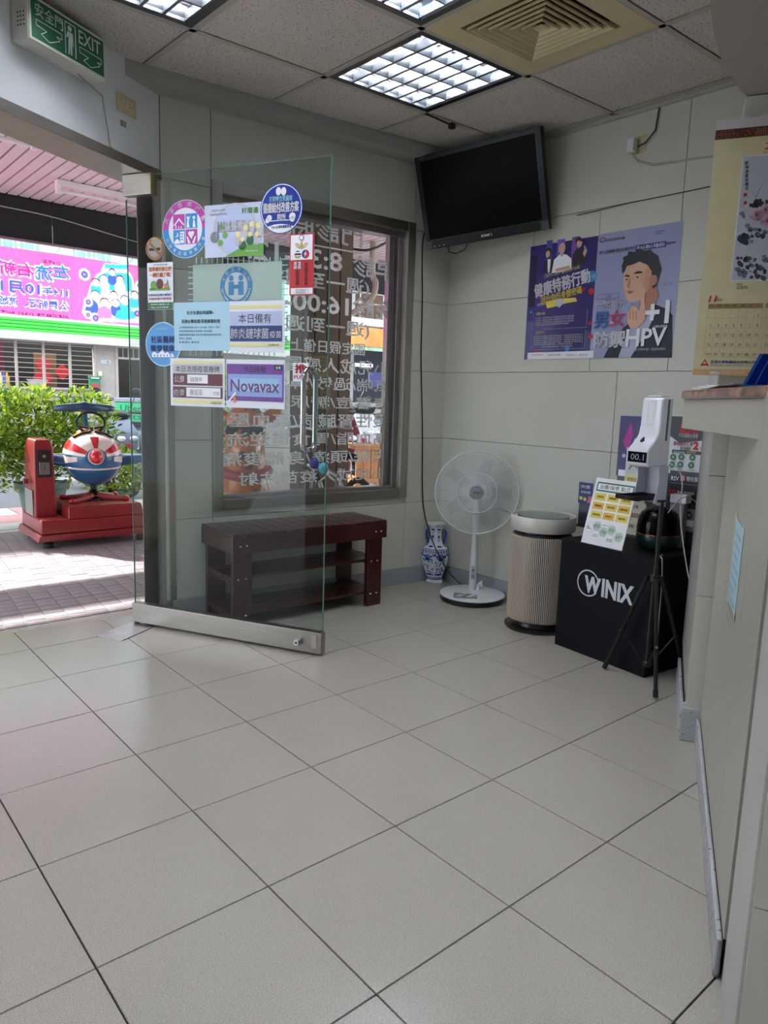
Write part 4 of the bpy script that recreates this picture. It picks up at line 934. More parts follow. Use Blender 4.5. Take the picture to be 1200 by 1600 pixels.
P_.r(429, 571, 441.5, 578.5, I_K, 2); P_.t('自費', 431.5, 572.5, 439, 577, I_W, 3); P_.g([(355, 628), (368, 612), (370, 614), (358, 629)], I_W, 4); P_.r(365, 620, 369, 629, I_O, 4); P_.p.flush(P_.t0)
P_ = sheet(LF, 'push_sign', (457.5, 567, 482, 596), LC, paper, 'small white sign with a red push character beside the door handle', 'sign')
P_.t('推', 461, 569, 478, 583, I_R, 2, bold=.03); P_.t('PUSH', 459.5, 586, 480, 592.5, I_R, 2, bold=.02); P_.p.flush(P_.t0)

# ================================================================ posters on the right wall
PC = .0068
P_ = sheet(PF, 'wall_poster', (824.5, 378, 927.5, 560.5), PC, mat('poster_violet', (44, 32, 104), .3, var=.35, scale=3, coat=.2), 'dark purple poster with three people and slanted white title on the wall', 'poster'); a0, b0, a1, b1 = P_.bx
P_.r(853, 376, 862, 430, ink('violet_beam', (74, 78, 168)), 0); P_.r(870, 374, 882, 420, ink('violet_beam2', (92, 96, 190)), 0); P_.r(893, 370, 905, 412, ink('violet_beam3', (120, 70, 150)), 0); P_.r(828, 400, 838, 480, ink('violet_dark', (24, 20, 60)), 0)
# left woman, middle man, right man
P_.g([(848, 428), (851, 410), (858, 402), (866, 408), (867, 426)], I_K, 1); P_.g([(856, 405), (861, 405), (859, 426), (856, 426)], I_W, 2); P_.d(857, 395, 6.5, I_K, 2, k=1.2); P_.d(856.5, 397, 4.2, I_SK, 3, k=1.3)
P_.g([(862, 427), (866, 406), (876, 397), (886, 398), (893, 404), (894, 420), (880, 425)], I_W, 2); P_.d(878.5, 388, 6.3, I_SK, 3, k=1.35); P_.d(878.5, 398, 3, I_SK, 3); P_.g([(868, 420), (890, 415), (890, 419), (869, 424)], I_SK, 4)
P_.g([(893, 419), (895, 398), (902, 388), (912, 390), (917, 402), (914, 410), (905, 416)], I_K, 3); P_.d(906, 380, 5, I_SK, 4, k=1.35); P_.g([(900, 381), (900, 373), (906, 370), (912, 374), (911, 378), (904, 376)], I_K, 5); P_.g([(911, 396), (914, 388), (913, 384), (915, 384), (918, 392), (914, 402)], I_SK, 4)
P_.t('114/7/1-10/31 全台同步出動', 851, 421, 906, 428, I_LP, 3, skew=0, rot=8, bold=.01)
P_.t('健康特務行動', 836, 432, 922, 454, I_W, 4, bold=.04, rot=9); P_.t('刮出你的身體密碼', 846, 455, 909, 467, I_Y, 4, bold=.03, rot=8)
P_.g([(852, 472), (868, 468), (884, 466), (900, 465), (902, 471), (884, 474), (868, 479), (855, 482)], I_Y, 2); P_.g([(868, 468), (874, 466), (881, 468), (881, 474), (874, 481), (868, 476)], I_LGY, 3); P_.t('一起守護健康', 839, 473, 852, 478, I_W, 3, rot=8)
for x, y, s_, m_ in ((925, 432, 9, I_C), (924, 455, 5, I_R), (912, 452, 3, I_R), (846, 464, 3, I_M), (830, 488, 2.5, I_C), (886, 545, 4.5, I_C), (859, 515, 2, I_R), (922, 505, 3, I_R), (838, 549, 3, I_R), (923, 526, 4, I_R), (832, 543, 2, I_C), (928, 432, 4, I_LB)): P_.d(x, y, s_, m_, 1)
P_.t('活動內容', 838, 488, 852, 492.5, I_LP, 3, bold=.02)
for k in range(4): P_.t('凡年滿四十歲民眾完成成人健康檢查即可參加活動抽獎', 836, 494+3.7*k, 897-(8 if k == 3 else 0), 497+3.7*k, I_LGY, 3, nm='fine_print')
P_.t('活動獎項', 837, 517.5, 851, 521.5, I_LP, 3, bold=.02)
for k in range(6): P_.t('參加者可於期間內獲得精美禮品一份數量有限送完為止', 834+(12 if k == 5 else 0), 523+3.4*k, 911-(16 if k > 3 else 0), 525.8+3.4*k, I_LGY, 3, nm='fine_print')
for (x0, y0, x1, y1) in ((833, 489, 834, 514), (917, 484, 918, 508), (833, 513, 917, 514), (831, 519, 832, 545), (914, 516, 915, 542), (831, 545, 914, 546)): P_.r(x0, y0, x1, y1, ink('outline_violet', (120, 124, 190)), 2)
P_.r(824.5, 549.5, 927.5, 560.5, I_W, 2)
for x0, x1, tx in ((831, 849, '衛生福利部'), (857, 876, '國民健康署'), (885, 902, '社團法人'), (905, 919, '醫師公會')): P_.t(tx, x0, 553, x1, 556, I_GY, 3)
P_.p.flush(P_.t0)
P_ = sheet(PF, 'wall_poster', (928.5, 357, 1058, 559), PC, mat('poster_lavender', (150, 154, 190), .3, var=.06, scale=2, coat=.2), 'lavender vaccine poster of a dark haired man raising one finger on the wall', 'poster')
suit = ink('navy_suit', (26, 28, 52)); hair = ink('hair_black', (22, 24, 30)); sk1 = I_SK; sk2 = I_SKD
P_.g([(943, 559), (950, 545), (974, 512), (1000, 492), (1020, 474), (1040, 482), (1051, 492), (1050, 559)], suit, 1)
P_.g([(966, 559), (980, 520), (1003, 490), (1020, 478), (1026, 488), (1010, 520), (985, 559)], ink('shirt', (176, 182, 206)), 2)
P_.g([(1002, 452), (1022, 436), (1030, 462), (1022, 480), (1008, 497), (999, 480)], sk2, 3)
P_.g([(975, 425), (974, 440), (977, 460), (981, 470), (988, 473), (999, 470), (1012, 456), (1018, 440), (1020, 425), (1016, 408), (1000, 403), (984, 408)], sk1, 4)
P_.g([(1008, 420), (1020, 420), (1018, 442), (1010, 458), (1003, 466), (1004, 450)], ink('skin_mid', (198, 148, 122)), 5)
P_.g([(973, 428), (972, 416), (975, 408), (974, 402), (981, 399), (983, 393), (992, 394), (998, 389), (1008, 392), (1017, 390), (1022, 396), (1029, 400), (1030, 410), (1034, 420), (1030, 434), (1026, 446), (1021, 452), (1018, 440), (1019, 424), (1012, 414), (1000, 409), (988, 414), (980, 416), (977, 424)], hair, 6)
P_.d(1021.5, 438, 7, sk2, 7, k=1.2); P_.g([(976, 432), (980, 429), (985, 431), (984, 433)], hair, 7); P_.g([(990, 428), (996, 424), (1004, 424), (1004, 427), (996, 428)], hair, 7); P_.d(980, 437, 1.7, hair, 7, k=.8); P_.d(997, 433, 2, hair, 7, k=.7)
P_.g([(984, 436), (986, 434), (984, 450), (980, 449)], sk2, 7); P_.g([(979, 456), (985, 454), (992, 456), (985, 460)], ink('lips', (170, 96, 92)), 7)
P_.g([(1002, 476), (1001, 462), (1005, 450), (1009, 450), (1008, 470), (1010, 486), (1008, 502), (996, 512), (986, 514), (981, 504), (981, 488), (988, 478), (996, 480), (999, 486)], sk1, 8)
for k in range(3): P_.g([(984+5*k, 484+1*k), (985.2+5*k, 484+1*k), (986+5*k, 500), (984.8+5*k, 500)], sk2, 9)
P_.t('一起加分', 931, 468, 979, 482, I_W, 10, bold=.01); P_.t('男', 930, 488, 951, 513, ink('poster_blue', (84, 122, 190)), 10, bold=.03); P_.t('女', 953, 485, 977, 510, I_PK, 10, bold=.03); P_.t('+1', 1009, 470, 1047, 506, I_W, 10, bold=.03); P_.t('人類乳突病毒', 1021, 508, 1044, 512, I_W, 10)
P_.t('防禦', 929.5, 518, 977, 543, I_W, 10, bold=.03); P_.t('HPV', 979, 513, 1042, 541, I_W, 10, bold=.02); P_.t('並即刻伴侶一起諮詢醫師', 993, 543.5, 1041, 548, I_LGY, 10)
P_.t('男人 這個舉動 都出包 關於知己', 937, 388, 993, 395, I_K, 3); P_.r(994, 380, 1041, 389, I_N, 3); P_.t('每10人有8人可能感染', 996, 381.5, 1039, 387.5, I_W, 4, bold=.02); P_.t('的HPV', 1043, 377, 1057, 382, I_K, 3)
P_.t('台灣癌症基金會', 947, 371, 977, 376, I_MR, 3); a, b = P_.ab(942, 375); P_.p.ring(a, b, .013, .017, I_MR, 3, k=.7); P_.t('想知道更多\n了解HPV', 1024, 359.5, 1040, 366.5, I_N, 3)
P_.r(937, 386, 1056, 386.8, I_N, 2); a, b = P_.ab(950, 463); P_.r(933, 459, 967, 467, ink('lav_dark', (108, 112, 150)), 2); P_.r(933.8, 460, 966.2, 466, mat('poster_lavender', (0, 0, 0)), 3); P_.t('HPV', 948, 461, 957, 465, I_N, 4); P_.t('鳳小岳', 1037, 441, 1051, 446, ink('lav_dark', (0, 0, 0)), 3); P_.p.flush(P_.t0)

# ================================================================ black display box and what stands on it
XF = Frame((1.336, 2.411), -5.3); BXW, BXH, BXD = .503, .522, .40
bx = empty('black_display_box', XF.P(BXW/2, 0, -BXD/2), 'black cardboard display cube with a white brand logo', 'box')
boxm = mat('box_black', (9, 11, 17), .6, var=.1, scale=3, spec=.2)
build('carton', MB().box((0, 0, -BXD), (BXW, BXH-.004, 0), XF), boxm, bx, bevel=.003)
build('lid', MB().box((-.002, BXH-.012, -BXD), (BXW+.003, BXH, .003), XF), boxm, bx, bevel=.002)
P_ = PX(XF, .0005); a, b = P_.ab(919, 911); r_ = abs(P_.ab(919, 890)[1]-b); lw = ink('logo_grey', (206, 208, 212))
P_.p.ring(a, b, r_*.9, r_*1.0, lw, 1, 25, 325, seg=60, nm='logo')
P_.t('W', 913, 901, 939, 928, lw, 2, bold=.05, nm='logo'); P_.t('INIX', 940, 910, 991, 940, lw, 2, bold=.04, nm='logo', rot=0); P_.p.flush(bx)
# treatment sign
lean = math.radians(15); q0 = XF.at(907, 847, -.01); q1 = XF.at(971, 859, -.01)
bo = XF.P(q0[0], BXH, -.012); SF = Frame(bo, dx=XF.dx, dz=(-XF.n*math.sin(lean)+np.array([0, 0, 1])*math.cos(lean)))
sW = q1[0]-q0[0]; sH = SF.at(926, 745)[1]
sg_ = empty('standing_sign', SF.P(sW/2, 0, 0), 'white standing sign with yellow boxes and green hexagons on the black box', 'sign')
build('board', MB().box((0, 0, -.004), (sW, sH, 0), SF), white_led, sg_, bevel=.0005); build('strut', MB().box((sW/2-.02, 0.003, -.06), (sW/2+.02, .006, -.004), SF), white_led, sg_)
pr = Print(SF, 0); X = lambda u: u*sW
Z = lambda v: v*sH
pr.rect(X(.06), Z(.80), X(.95), Z(.94), I_G, 0); pr.rect(X(.09), Z(.822), X(.92), Z(.918), I_W, 1); pr.text('治療/保養 點滴', X(.13), Z(.836), X(.87), Z(.906), I_K, 2, bold=.005)
for r_i, row in enumerate((('肝臟保養', '舒壓睡眠', '促進代謝'), ('專業美妍', '強化記憶', '腸胃修護'), ('神經痠痛', '增強抵抗力', '心臟血管保健'))):
    for c_i, tx in enumerate(row):
        x0, z0 = .07+.31*c_i, .665-.135*r_i; pr.rect(X(x0), Z(z0), X(x0+.27), Z(z0+.105), I_Y if (r_i+c_i) % 2 == 0 or r_i == 0 else ink('amber', (226, 182, 66)), 0, 'yellow_box'); pr.text(tx, X(x0+.05), Z(z0+.035), X(x0+.22), Z(z0+.07), I_BR, 1, bold=.02)
pr.text('適應症及方', X(.42), Z(.305), X(.58), Z(.32), I_K, 1)
for i, (u, v, gr, tx) in enumerate(((.12, .24, 0, '肝膽\n腸胃保健'), (.3, .28, 1, '維生素\n第二類'), (.31, .14, 0, '全身性\n抗發炎'), (.48, .21, 1, '天然植物'), (.66, .26, 1, '免疫力\n全身性'), (.67, .11, 0, '體內調理'), (.86, .18, 1, '心血管\n預防'))):
    rr = .075*1.05*sH; hx_ = [(X(u)+rr*math.cos(math.radians(60*k)), Z(v)+rr*math.sin(math.radians(60*k))) for k in range(6)]; hx2 = [(X(u)+rr*.95*math.cos(math.radians(60*k)), Z(v)+rr*.95*math.sin(math.radians(60*k))) for k in range(6)]
    pr.poly(hx_, I_LGY, 0, 'hexagon'); pr.poly(hx2, I_SG if gr else I_W, 1, 'hexagon'); pr.text(tx, X(u)-rr*.6, Z(v)-rr*.35, X(u)+rr*.6, Z(v)+rr*.35, I_DG, 2)
pr.flush(sg_)
# humidifier
hq = onz(1022, 858, BXH+.001); hx_, hy_ = hq[0], hq[1]+.02
hu = empty('humidifier', (hx_, hy_, BXH), 'rounded humidifier with smoky dome and dark green base on the black box', 'humidifier')
dk_g = mat('humidifier_green', (18, 52, 42), .3, coat=.3)
K_ = .093
build('base', MB().lathe([(.06, 0), (.078, .012), (.09, .035), (.093, .062), (.092, .070)], (hx_, hy_, BXH), 40), dk_g, hu, smooth=True, ang=60)
build('copper_ring', MB().lathe([(.0925, .070), (.0935, .071), (.0925, .074), (.09, .074)], (hx_, hy_, BXH), 40), mat('copper', (190, 108, 60), .25, 1), hu, smooth=True)
dome = glassmat('smoky_dome', (96, 92, 100), .03)
build('dome', MB().lathe([(.0915, .074), (.092, .10), (.088, .135), (.076, .165), (.055, .182), (.025, .189), (0, .19)], (hx_, hy_, BXH), 40), dome, hu, smooth=True, ang=80)
build('inner_tank', MB().lathe([(.08, .074), (.078, .11), (.066, .14), (.03, .155), (0, .156)], (hx_, hy_, BXH), 32), mat('tank_dark', (38, 40, 48), .3), hu, smooth=True, ang=80)
# items on the plane close to the wall
def flyer(name, px_, yoff, m, label, cat, tilt=0.0, c=0):
    fr = Frame(PF.P(0, 0, yoff), dx=PF.dx); return sheet(fr, name, px_, 0, m, label, cat, th=.002)
def standing(P_, zmin):   # a small plinth keeps a leaflet standing at its real place
    a0, b0, a1, b1 = P_.bx; build('holder', MB().box((a0+.005, zmin, -.03), (a1-.005, b0+.012, -.002), P_.fr).box((a0+.005, zmin, -.002), (a1-.005, zmin+.012, .02), P_.fr), mat('acrylic_dark', (60, 62, 70), .2), P_.t0)
P_ = flyer('leaflet', (904, 754, 926, 787), .09, mat('leaflet_blue', (40, 52, 120), .4, var=.2), 'small dark blue leaflet behind the white standing sign', 'leaflet')
P_.t('流感', 907, 758, 923, 763, I_W, 2, bold=.03); P_.t('疫苗接種', 908, 767, 923, 771, I_W, 2); P_.d(908, 778, 3, I_Y, 2); P_.d(914, 780, 3, I_Y, 2); P_.g([(917, 786), (920, 776), (924, 775), (924, 786)], I_PK, 2); P_.p.flush(P_.t0); standing(P_, BXH)
P_ = flyer('leaflet', (966, 650, 1000, 745), .10, mat('leaflet_purple', (60, 44, 110), .35, var=.4, scale=9), 'tall purple leaflet standing left of the hand dispenser', 'leaflet')
P_.r(966, 735, 1000, 745, I_W, 1); P_.g([(985, 735), (986, 700), (992, 685), (1000, 684), (1000, 735)], I_LB, 1); P_.g([(974, 690), (986, 660), (990, 680), (980, 706)], I_M, 1); P_.d(975, 712, 3, I_LAV, 2); P_.p.flush(P_.t0); standing(P_, BXH)
P_ = flyer('leaflet', (976, 700, 1010, 792), .12, mat('leaflet_pale', (196, 212, 214), .4, var=.15), 'pale blue and yellow leaflet half hidden behind the hand dispenser', 'leaflet')
P_.r(976, 742, 1010, 760, I_LP, 1); a, b = P_.ab(990, 735); P_.p.ring(a, b, .02, .026, I_BR, 2, 0, 180); P_.d(990, 722, 6, I_R, 2); P_.t('健康諮詢', 980, 746, 1000, 752, I_BR, 2); P_.p.flush(P_.t0); standing(P_, BXH)
P_ = flyer('leaflet', (972, 785, 1008, 836), .16, mat('leaflet_cream', (206, 200, 176), .45, var=.1), 'cream leaflet with red price text behind the humidifier', 'leaflet')
P_.t('免$550', 979, 800, 1001, 809, I_R, 2, bold=.02); P_.t('25選購', 978, 788, 998, 794, I_MR, 2); P_.t('諮詢', 976, 818, 990, 824, I_K, 2); P_.p.flush(P_.t0); standing(P_, BXH)
P_ = flyer('standing_poster', (1046, 650, 1104, 742), .09, mat('poster_rsv_white', (214, 214, 220), .35, var=.03), 'white and grey virus warning poster behind the counter edge', 'poster')
P_.g([(1046, 650), (1104, 652), (1104, 688), (1062, 692), (1046, 680)], ink('dark_grey', (74, 74, 84)), 1); P_.t('RSV', 1063, 664, 1094, 680, I_R, 3, bold=.05); P_.t('呼吸道融合病毒', 1061, 677, 1091, 684, I_W, 3, bold=.01); P_.t('致病與死亡率', 1053, 690, 1083, 697, I_R, 3, bold=.01); P_.t('2', 1083, 690, 1092, 703, I_R, 3, bold=.05); P_.t('是流感的', 1063, 698, 1080, 704, I_K, 3, bold=.01); P_.t('倍', 1094, 698, 1098, 703, I_K, 3)
P_.r(1050, 704, 1098, 709.5, ink('dark_grey', (0, 0, 0)), 1); P_.t('是重症好發於', 1053, 705, 1071, 709, I_W, 3); P_.t('高危險族群', 1073, 705, 1088, 709, I_Y, 3)
for x, y in ((1052, 714), (1065, 714), (1082, 715), (1063, 726), (1080, 727), (1050, 726)): P_.d(x, y, 5, I_G, 2); P_.t('※', x-2.5, y-2.5, x+2.5, y+2.5, I_SG, 3); P_.t('慢性病', x-4, y+6, x+4, y+8, I_GY, 3)
P_.p.flush(P_.t0); standing(P_, BXH)
P_ = flyer('standing_poster', (1044, 737, 1099, 800), .115, mat('poster_black', (34, 34, 40), .35, var=.1), 'dark poster strip with white lettering under the virus warning poster', 'poster')
P_.t('RSV', 1049, 744, 1061, 751, I_W, 3, bold=.02); P_.r(1063, 742, 1071, 752, I_R, 2); P_.t('無', 1064, 743, 1070, 751, I_W, 3, bold=.02); P_.t('特效藥', 1073, 745, 1091, 753, I_W, 3, bold=.02); P_.t('10', 1046, 764, 1056, 774, I_R, 3, bold=.05); P_.t('種以上慢性病患者', 1058, 768, 1085, 772, I_W, 3); P_.r(1046, 756, 1097, 757, I_GY, 2); P_.p.flush(P_.t0); standing(P_, BXH)
sb = flyer('small_box', (1047, 773, 1072, 786), .20, white, 'small white carton in front of the dark poster strip', 'box'); a0, b0, a1, b1 = sb.bx
build('carton', MB().box((a0, b0, -.05), (a1, b1, 0), sb.fr), white, sb.t0, bevel=.001); build('support', MB().box((a0, BXH, -.045), (a1-.01, b0, -.004), sb.fr), mat('leaflet_grey', (150, 150, 156), .4, var=.1), sb.t0)
P_ = flyer('leaflet', (1056, 788, 1088, 830), .15, mat('leaflet_photo', (150, 140, 138), .4, var=.2), 'leaflet with a small photo of two women beside the humidifier', 'leaflet')
P_.r(1056, 788, 1088, 794, I_K, 1); P_.d(1067, 803, 4, hair, 2, k=1.4); P_.d(1067, 803, 2.4, I_SK, 3, k=1.3); P_.d(1077, 805, 4, hair, 2, k=1.4); P_.d(1077, 805, 2.4, I_SK, 3, k=1.3); P_.r(1060, 812, 1084, 822, I_W, 2); P_.p.flush(P_.t0); standing(P_, BXH)
mg = onz(1072, 852, BXH); tag(build('orange_tub', MB().lathe([(.02, 0), (.024, .04), (.024, .045), (0, .045)], (mg[0], mg[1]+.03, BXH+.0005), 20), mat('tub_orange', (196, 112, 44), .4), smooth=True), 'small orange tub on the black box right of the humidifier', 'tub')
# white cables
wc = mat('cable_white', (206, 206, 208), .5)
tag(build('white_cable', MB().tube(smoothpts([ray(1046, 724, 2.83), ray(1060, 733, 2.86), ray(1066, 756, 2.9), ray(1063, 790, 2.93), ray(1065, 830, 2.95), ray(1072, 880, 2.97), ray(1077, 905, 2.97), ray(1083, 920, 2.97), ray(1086, 935, 2.97)]), .0028, 6), wc, smooth=True), 'white cable running down from the hand dispenser to the pillar', 'cable')
tag(build('white_cable', MB().tube(smoothpts([ray(1044, 801, 3.02), ray(1055, 787, 3.06), ray(1070, 777, 3.1), ray(1086, 783, 3.12), ray(1094, 796, 3.14)]), .0024, 6), wc, smooth=True), 'thin white cable arching above the small photo leaflet', 'cable')
tag(build('white_cable', MB().tube(smoothpts([XF.P(.47, BXH+.003, -.1), XF.P(.495, BXH+.003, -.05), XF.P(BXW+.008, BXH-.01, -.04), XF.P(BXW+.01, .4, -.05), XF.P(BXW+.012, .25, -.05), XF.P(BXW+.01, .12, -.06)]), .0028, 6), wc, smooth=True), 'white cable hanging over the edge of the black box behind the tripod', 'cable')

# ================================================================ hand dispenser on tripod
tx_, ty_ = 1.866, 2.325
tr = empty('dispenser_tripod', (tx_, ty_, 0), 'black three legged tripod in front of the black box', 'stand')
feet = [(1.986, 2.191), (1.676, 2.311), (1.95, 2.50)]
HB = .455
build('column', MB().tube([(tx_, ty_, .07), (tx_, ty_, .50)], .0125, 14), black, tr, smooth=True)
build('upper_tube', MB().tube([(tx_, ty_, .48), (tx_, ty_, .772)], .0095, 14), black, tr, smooth=True)
hubm = MB(); hubm.lathe([(.014, HB-.02), (.022, HB-.015), (.022, HB+.01), (.014, HB+.016)], (tx_, ty_, 0), 16); build('hub', hubm, black, tr, smooth=True)
build('lower_collar', MB().lathe([(.013, .07), (.019, .075), (.019, .09), (.013, .095)], (tx_, ty_, 0), 16), black, tr, smooth=True)
for fx_, fy_ in feet:
    d = np.array([fx_-tx_, fy_-ty_, 0]); L_ = np.linalg.norm(d); d /= L_; top = np.array([tx_, ty_, HB])+d*.03; ft = np.array([fx_, fy_, .008])
    lg = build('leg', MB().tube([top, ft], .0085, 10), black, tr, smooth=True); build('foot', MB().tube([ft+(top-ft)*.06, ft], .0105, 10), rubber, lg, smooth=True)
    mid = ft+(top-ft)*.42; build('brace', MB().tube([mid, np.array([tx_, ty_, .083])+d*.016], .004, 8), black, tr, smooth=True); build('rivet', MB().ell(mid+d*.006, (.006, .006, .006), 8, 6), chrome, lg)
dF = Frame((tx_-.052, ty_-.004, -.014), -9)
ds = empty('hand_dispenser', (tx_, ty_, .79), 'white automatic hand sanitiser dispenser with black number display on the tripod', 'dispenser')
dSide = Frame(dF.P(0, 0, 0), dx=dF.n)      # side view: a runs forward, c runs across
prof = [(-.032, .93), (.085, .925), (.098, .932), (.1, .99), (.094, 1.003), (.062, 1.03), (.045, 1.055), (.038, 1.09), (.036, 1.19), (.028, 1.202), (-.032, 1.206)]
hwid = .05
build('body', MB().prism(prof, -hwid, hwid, dSide), mat('dispenser_white', (232, 232, 240), .12, coat=.5, var=.01), ds, bevel=.009, seg=4, ang=50)
build('top_cap', MB().box((-.035, 1.204, -.025), (.03, 1.209, .02), dF), white, ds, bevel=.002)
build('latch', MB().tube([dF.P(-.005, 1.207, 0), dF.P(.005, 1.216, 0), dF.P(.012, 1.222, 0)], .0018, 6), white, ds)
dd = build('display', MB().box((-.045, .943, .0985), (.046, .985, .1012), dF), scr, ds, bevel=.001)
pr = Print(dF, .1014); pr.text('00.1', -.03, .952, .034, .976, mat('digit_grey', (150, 154, 168), .4), 0, bold=.0); pr.flush(dd)
pw = build('front_window', MB().box((-.022, 1.075, .0355), (.022, 1.19, .0375), dF), white, ds, bevel=.006); pr = Print(dF, .0378)
a_, b_ = 0, 1.085; g_ = ink('groove_grey', (168, 168, 182)); pr.ring(0, 1.088, .0145, .0155, g_, 0, 180, 360); pr.ring(0, 1.172, .0145, .0155, g_, 0, 0, 180); pr.rect(-.0155, 1.088, -.0145, 1.172, g_, 0, 'groove'); pr.rect(.0145, 1.088, .0155, 1.172, g_, 0, 'groove'); pr.ring(0, 1.088, .007, .0085, g_, 0); pr.flush(pw)
slope = Frame(dF.P(-.008, 1.03, .0625), dx=dF.dx, dz=np.array([0, 0, 1])*.75-dF.n*.55)
build('drop_window', MB().prism([(0, .014), (-.007, 0), (-.008, -.006), (-.004, -.012), (.004, -.012), (.008, -.006), (.007, 0)], -.004, .0055, slope), blackm, ds)
sS = Frame(dF.P(hwid, 0, 0), dx=-dF.n)
build('level_window', MB().box((-.003, 1.03, -.002), (.009, 1.195, .0012), sS), mat('slot_grey', (84, 86, 92), .2), ds, bevel=.003)
br = MB(); wing = [(-.032, .93), (-.032, .775), (.01, .77), (.045, .782), (.032, .82), (.022, .87), (.028, .93)]
br.prism(wing, -.054, -.050, dSide).prism(wing, .050, .054, dSide).prism([(-.032, .93), (-.032, .775), (-.028, .775), (-.028, .93)], -.052, .052, dSide)
build('bracket', br, mat('bracket_white', (206, 206, 220), .3), ds, bevel=.001)
trm = MB(); trm.box((-.048, .794, -.01), (.048, .798, .145), dF).box((-.0495, .794, -.01), (-.045, .812, .15), dF).box((.045, .794, -.01), (.0495, .812, .15), dF).box((-.0495, .794, .145), (.0495, .812, .15), dF).box((-.045, .794, -.015), (.045, .812, -.01), dF)
build('drip_tray', trm, blackm, ds, bevel=.001); build('mount', MB().box((-.02, .785, -.02), (.066, .793, .022), dF), black, ds)
# ================================================================ pillar and reception counter
pi = struct('trim_8', 'grey tiled pillar at the end of the reception counter', 'pillar')
d28 = QF.dx; d117 = -KF.dx
PLn = QF.P(-.053, 0)[:2]; far = PLn+d117[:2]*.63; rt_ = QF.P(.35, 0)[:2]; rtf = rt_+d117[:2]*.63
build('pillar_core', MB().prism([tuple(PLn+QF.dx[:2]*.004+d117[:2]*.004), tuple(rt_), tuple(rtf), tuple(far+QF.dx[:2]*.004)], 0, 2.11), wjoint_m, pi)
lf = Frame(PLn, dx=KF.dx)                      # left face, a grows towards the camera
for z0, z1 in ((.16, 1.085), (1.085, 2.1)): build('side_panel', MB().box((-.62, z0+.001, -.004), (.0, z1-.001, .001), lf), alu if 0 else mat('panel_pale', (168, 168, 162), .35, var=.05, scale=6), pi, bevel=.001)
for z0, z1 in zip([.1, .52, .93, 1.34, 1.75], [.52, .93, 1.34, 1.75, 2.1]): build('wall_panel', MB().box((-.052, z0+.001, -.002), (.35, z1-.001, .004), QF), wall_m, pi, bevel=.001)
build('skirting', MB().box((-.062, 0, -.05), (.01, .118, .016), QF), paint_chip, pi, bevel=.003)
build('skirting', MB().box((-.6, 0, 0), (-.0, .1, .012), lf), paint_chip, pi, bevel=.003)
co = tag(empty('reception_counter', KF.P(.5, 0, -.2), 'grey panelled reception counter with rounded marble top along the right edge', 'counter'))
kp = mat('counter_panel', (174, 172, 160), .38, var=.04, scale=2)
KA = [.012, .1, .40, .84, 1.14]
build('core', MB().box((.01, .0, -.5), (1.14, 1.19, -.006), KF), wjoint_m, co)
for a, b in zip(KA[:-1], KA[1:]): build('panel', MB().box((a+.0012, .09, -.006), (b-.0012, 1.19, .0), KF), kp, co, bevel=.001)
build('skirting', MB().box((.0, 0, .0), (1.14, .088, .012), KF), paint_chip, co, bevel=.004)
SL = ray(1064, 610, 2.3); SRt = ray(1200, 601, 1.55); dS = (SRt-SL)[:2]; dS /= np.linalg.norm(dS); nS = np.array([dS[1], -dS[0]])   # nS points to the room side
if nS @ (CAM[:2]-SL[:2]) < 0: nS = -nS
e1 = SRt[:2]+dS*.25
zt, zb_ = 1.204, 1.176
a_ = SL[:2]; bk = -nS
pts = [a_-dS*.0+bk*.0, a_-dS*.012+bk*.02, a_-dS*.016+bk*.05, a_+bk*.16, a_+dS*.05+bk*.5, e1+bk*.62, e1+bk*.08+dS*.05]
pts = [tuple(p) for p in (a_+dS*.012, a_-dS*.006+bk*.008, a_-dS*.014+bk*.03, a_-dS*.012+bk*.12, a_+dS*.02+bk*.5, e1+bk*.6, e1+bk*.1+dS*.06, e1)]
marble = mat('marble_brown', (142, 104, 90), .2, coat=.3, var=.5, scale=22)
ct = build('marble_top', MB().prism(pts, zb_, zt), marble, co, bevel=.010, seg=4, ang=60)
fa = ray(1067.5, 640, 2.32)[:2]; fa2 = ray(1200, 640, 1.57)[:2]; df = (fa2-fa)/np.linalg.norm(fa2-fa); f3 = fa2+df*.2
build('fascia', MB().add([tuple(fa)+(1.085,), tuple(f3)+(1.083,), tuple(f3+bk*.3)+(1.083,), tuple(fa+bk*.3)+(1.085,), tuple(fa)+(zb_,), tuple(f3)+(zb_,), tuple(f3+bk*.3)+(zb_,), tuple(fa+bk*.3)+(zb_,)], [(3, 2, 1, 0), (4, 5, 6, 7), (0, 1, 5, 4), (1, 2, 6, 5), (2, 3, 7, 6), (3, 0, 4, 7)]), kp, co, bevel=.002)
# near column
nc = struct('trim_9', 'grey tiled column at the near end of the counter', 'pillar')
A1 = onz(1126, 1544)[:2]; NF = Frame(A1, dx=KF.dx); CLN = NF.at(1148, 1600)[0]
col_pts = [A1, A1+KF.dx[:2]*CLN, A1+KF.dx[:2]*CLN+QF.dx[:2]*.5, A1+QF.dx[:2]*.5]
build('pillar_core', MB().prism([tuple(p) for p in col_pts], 0, 2.3), mat('column_edge', (190, 190, 184), .4, var=.03), nc, bevel=.002)
N2 = Frame(A1+KF.dx[:2]*CLN, dx=QF.dx)
for z0, z1 in ((0, .33), (.33, .74), (.74, 1.15), (1.15, 1.56), (1.56, 1.97)): build('wall_panel', MB().box((.006, z0+.001, 0), (.5, z1-.001, .006), N2), wall_m, nc, bevel=.001)
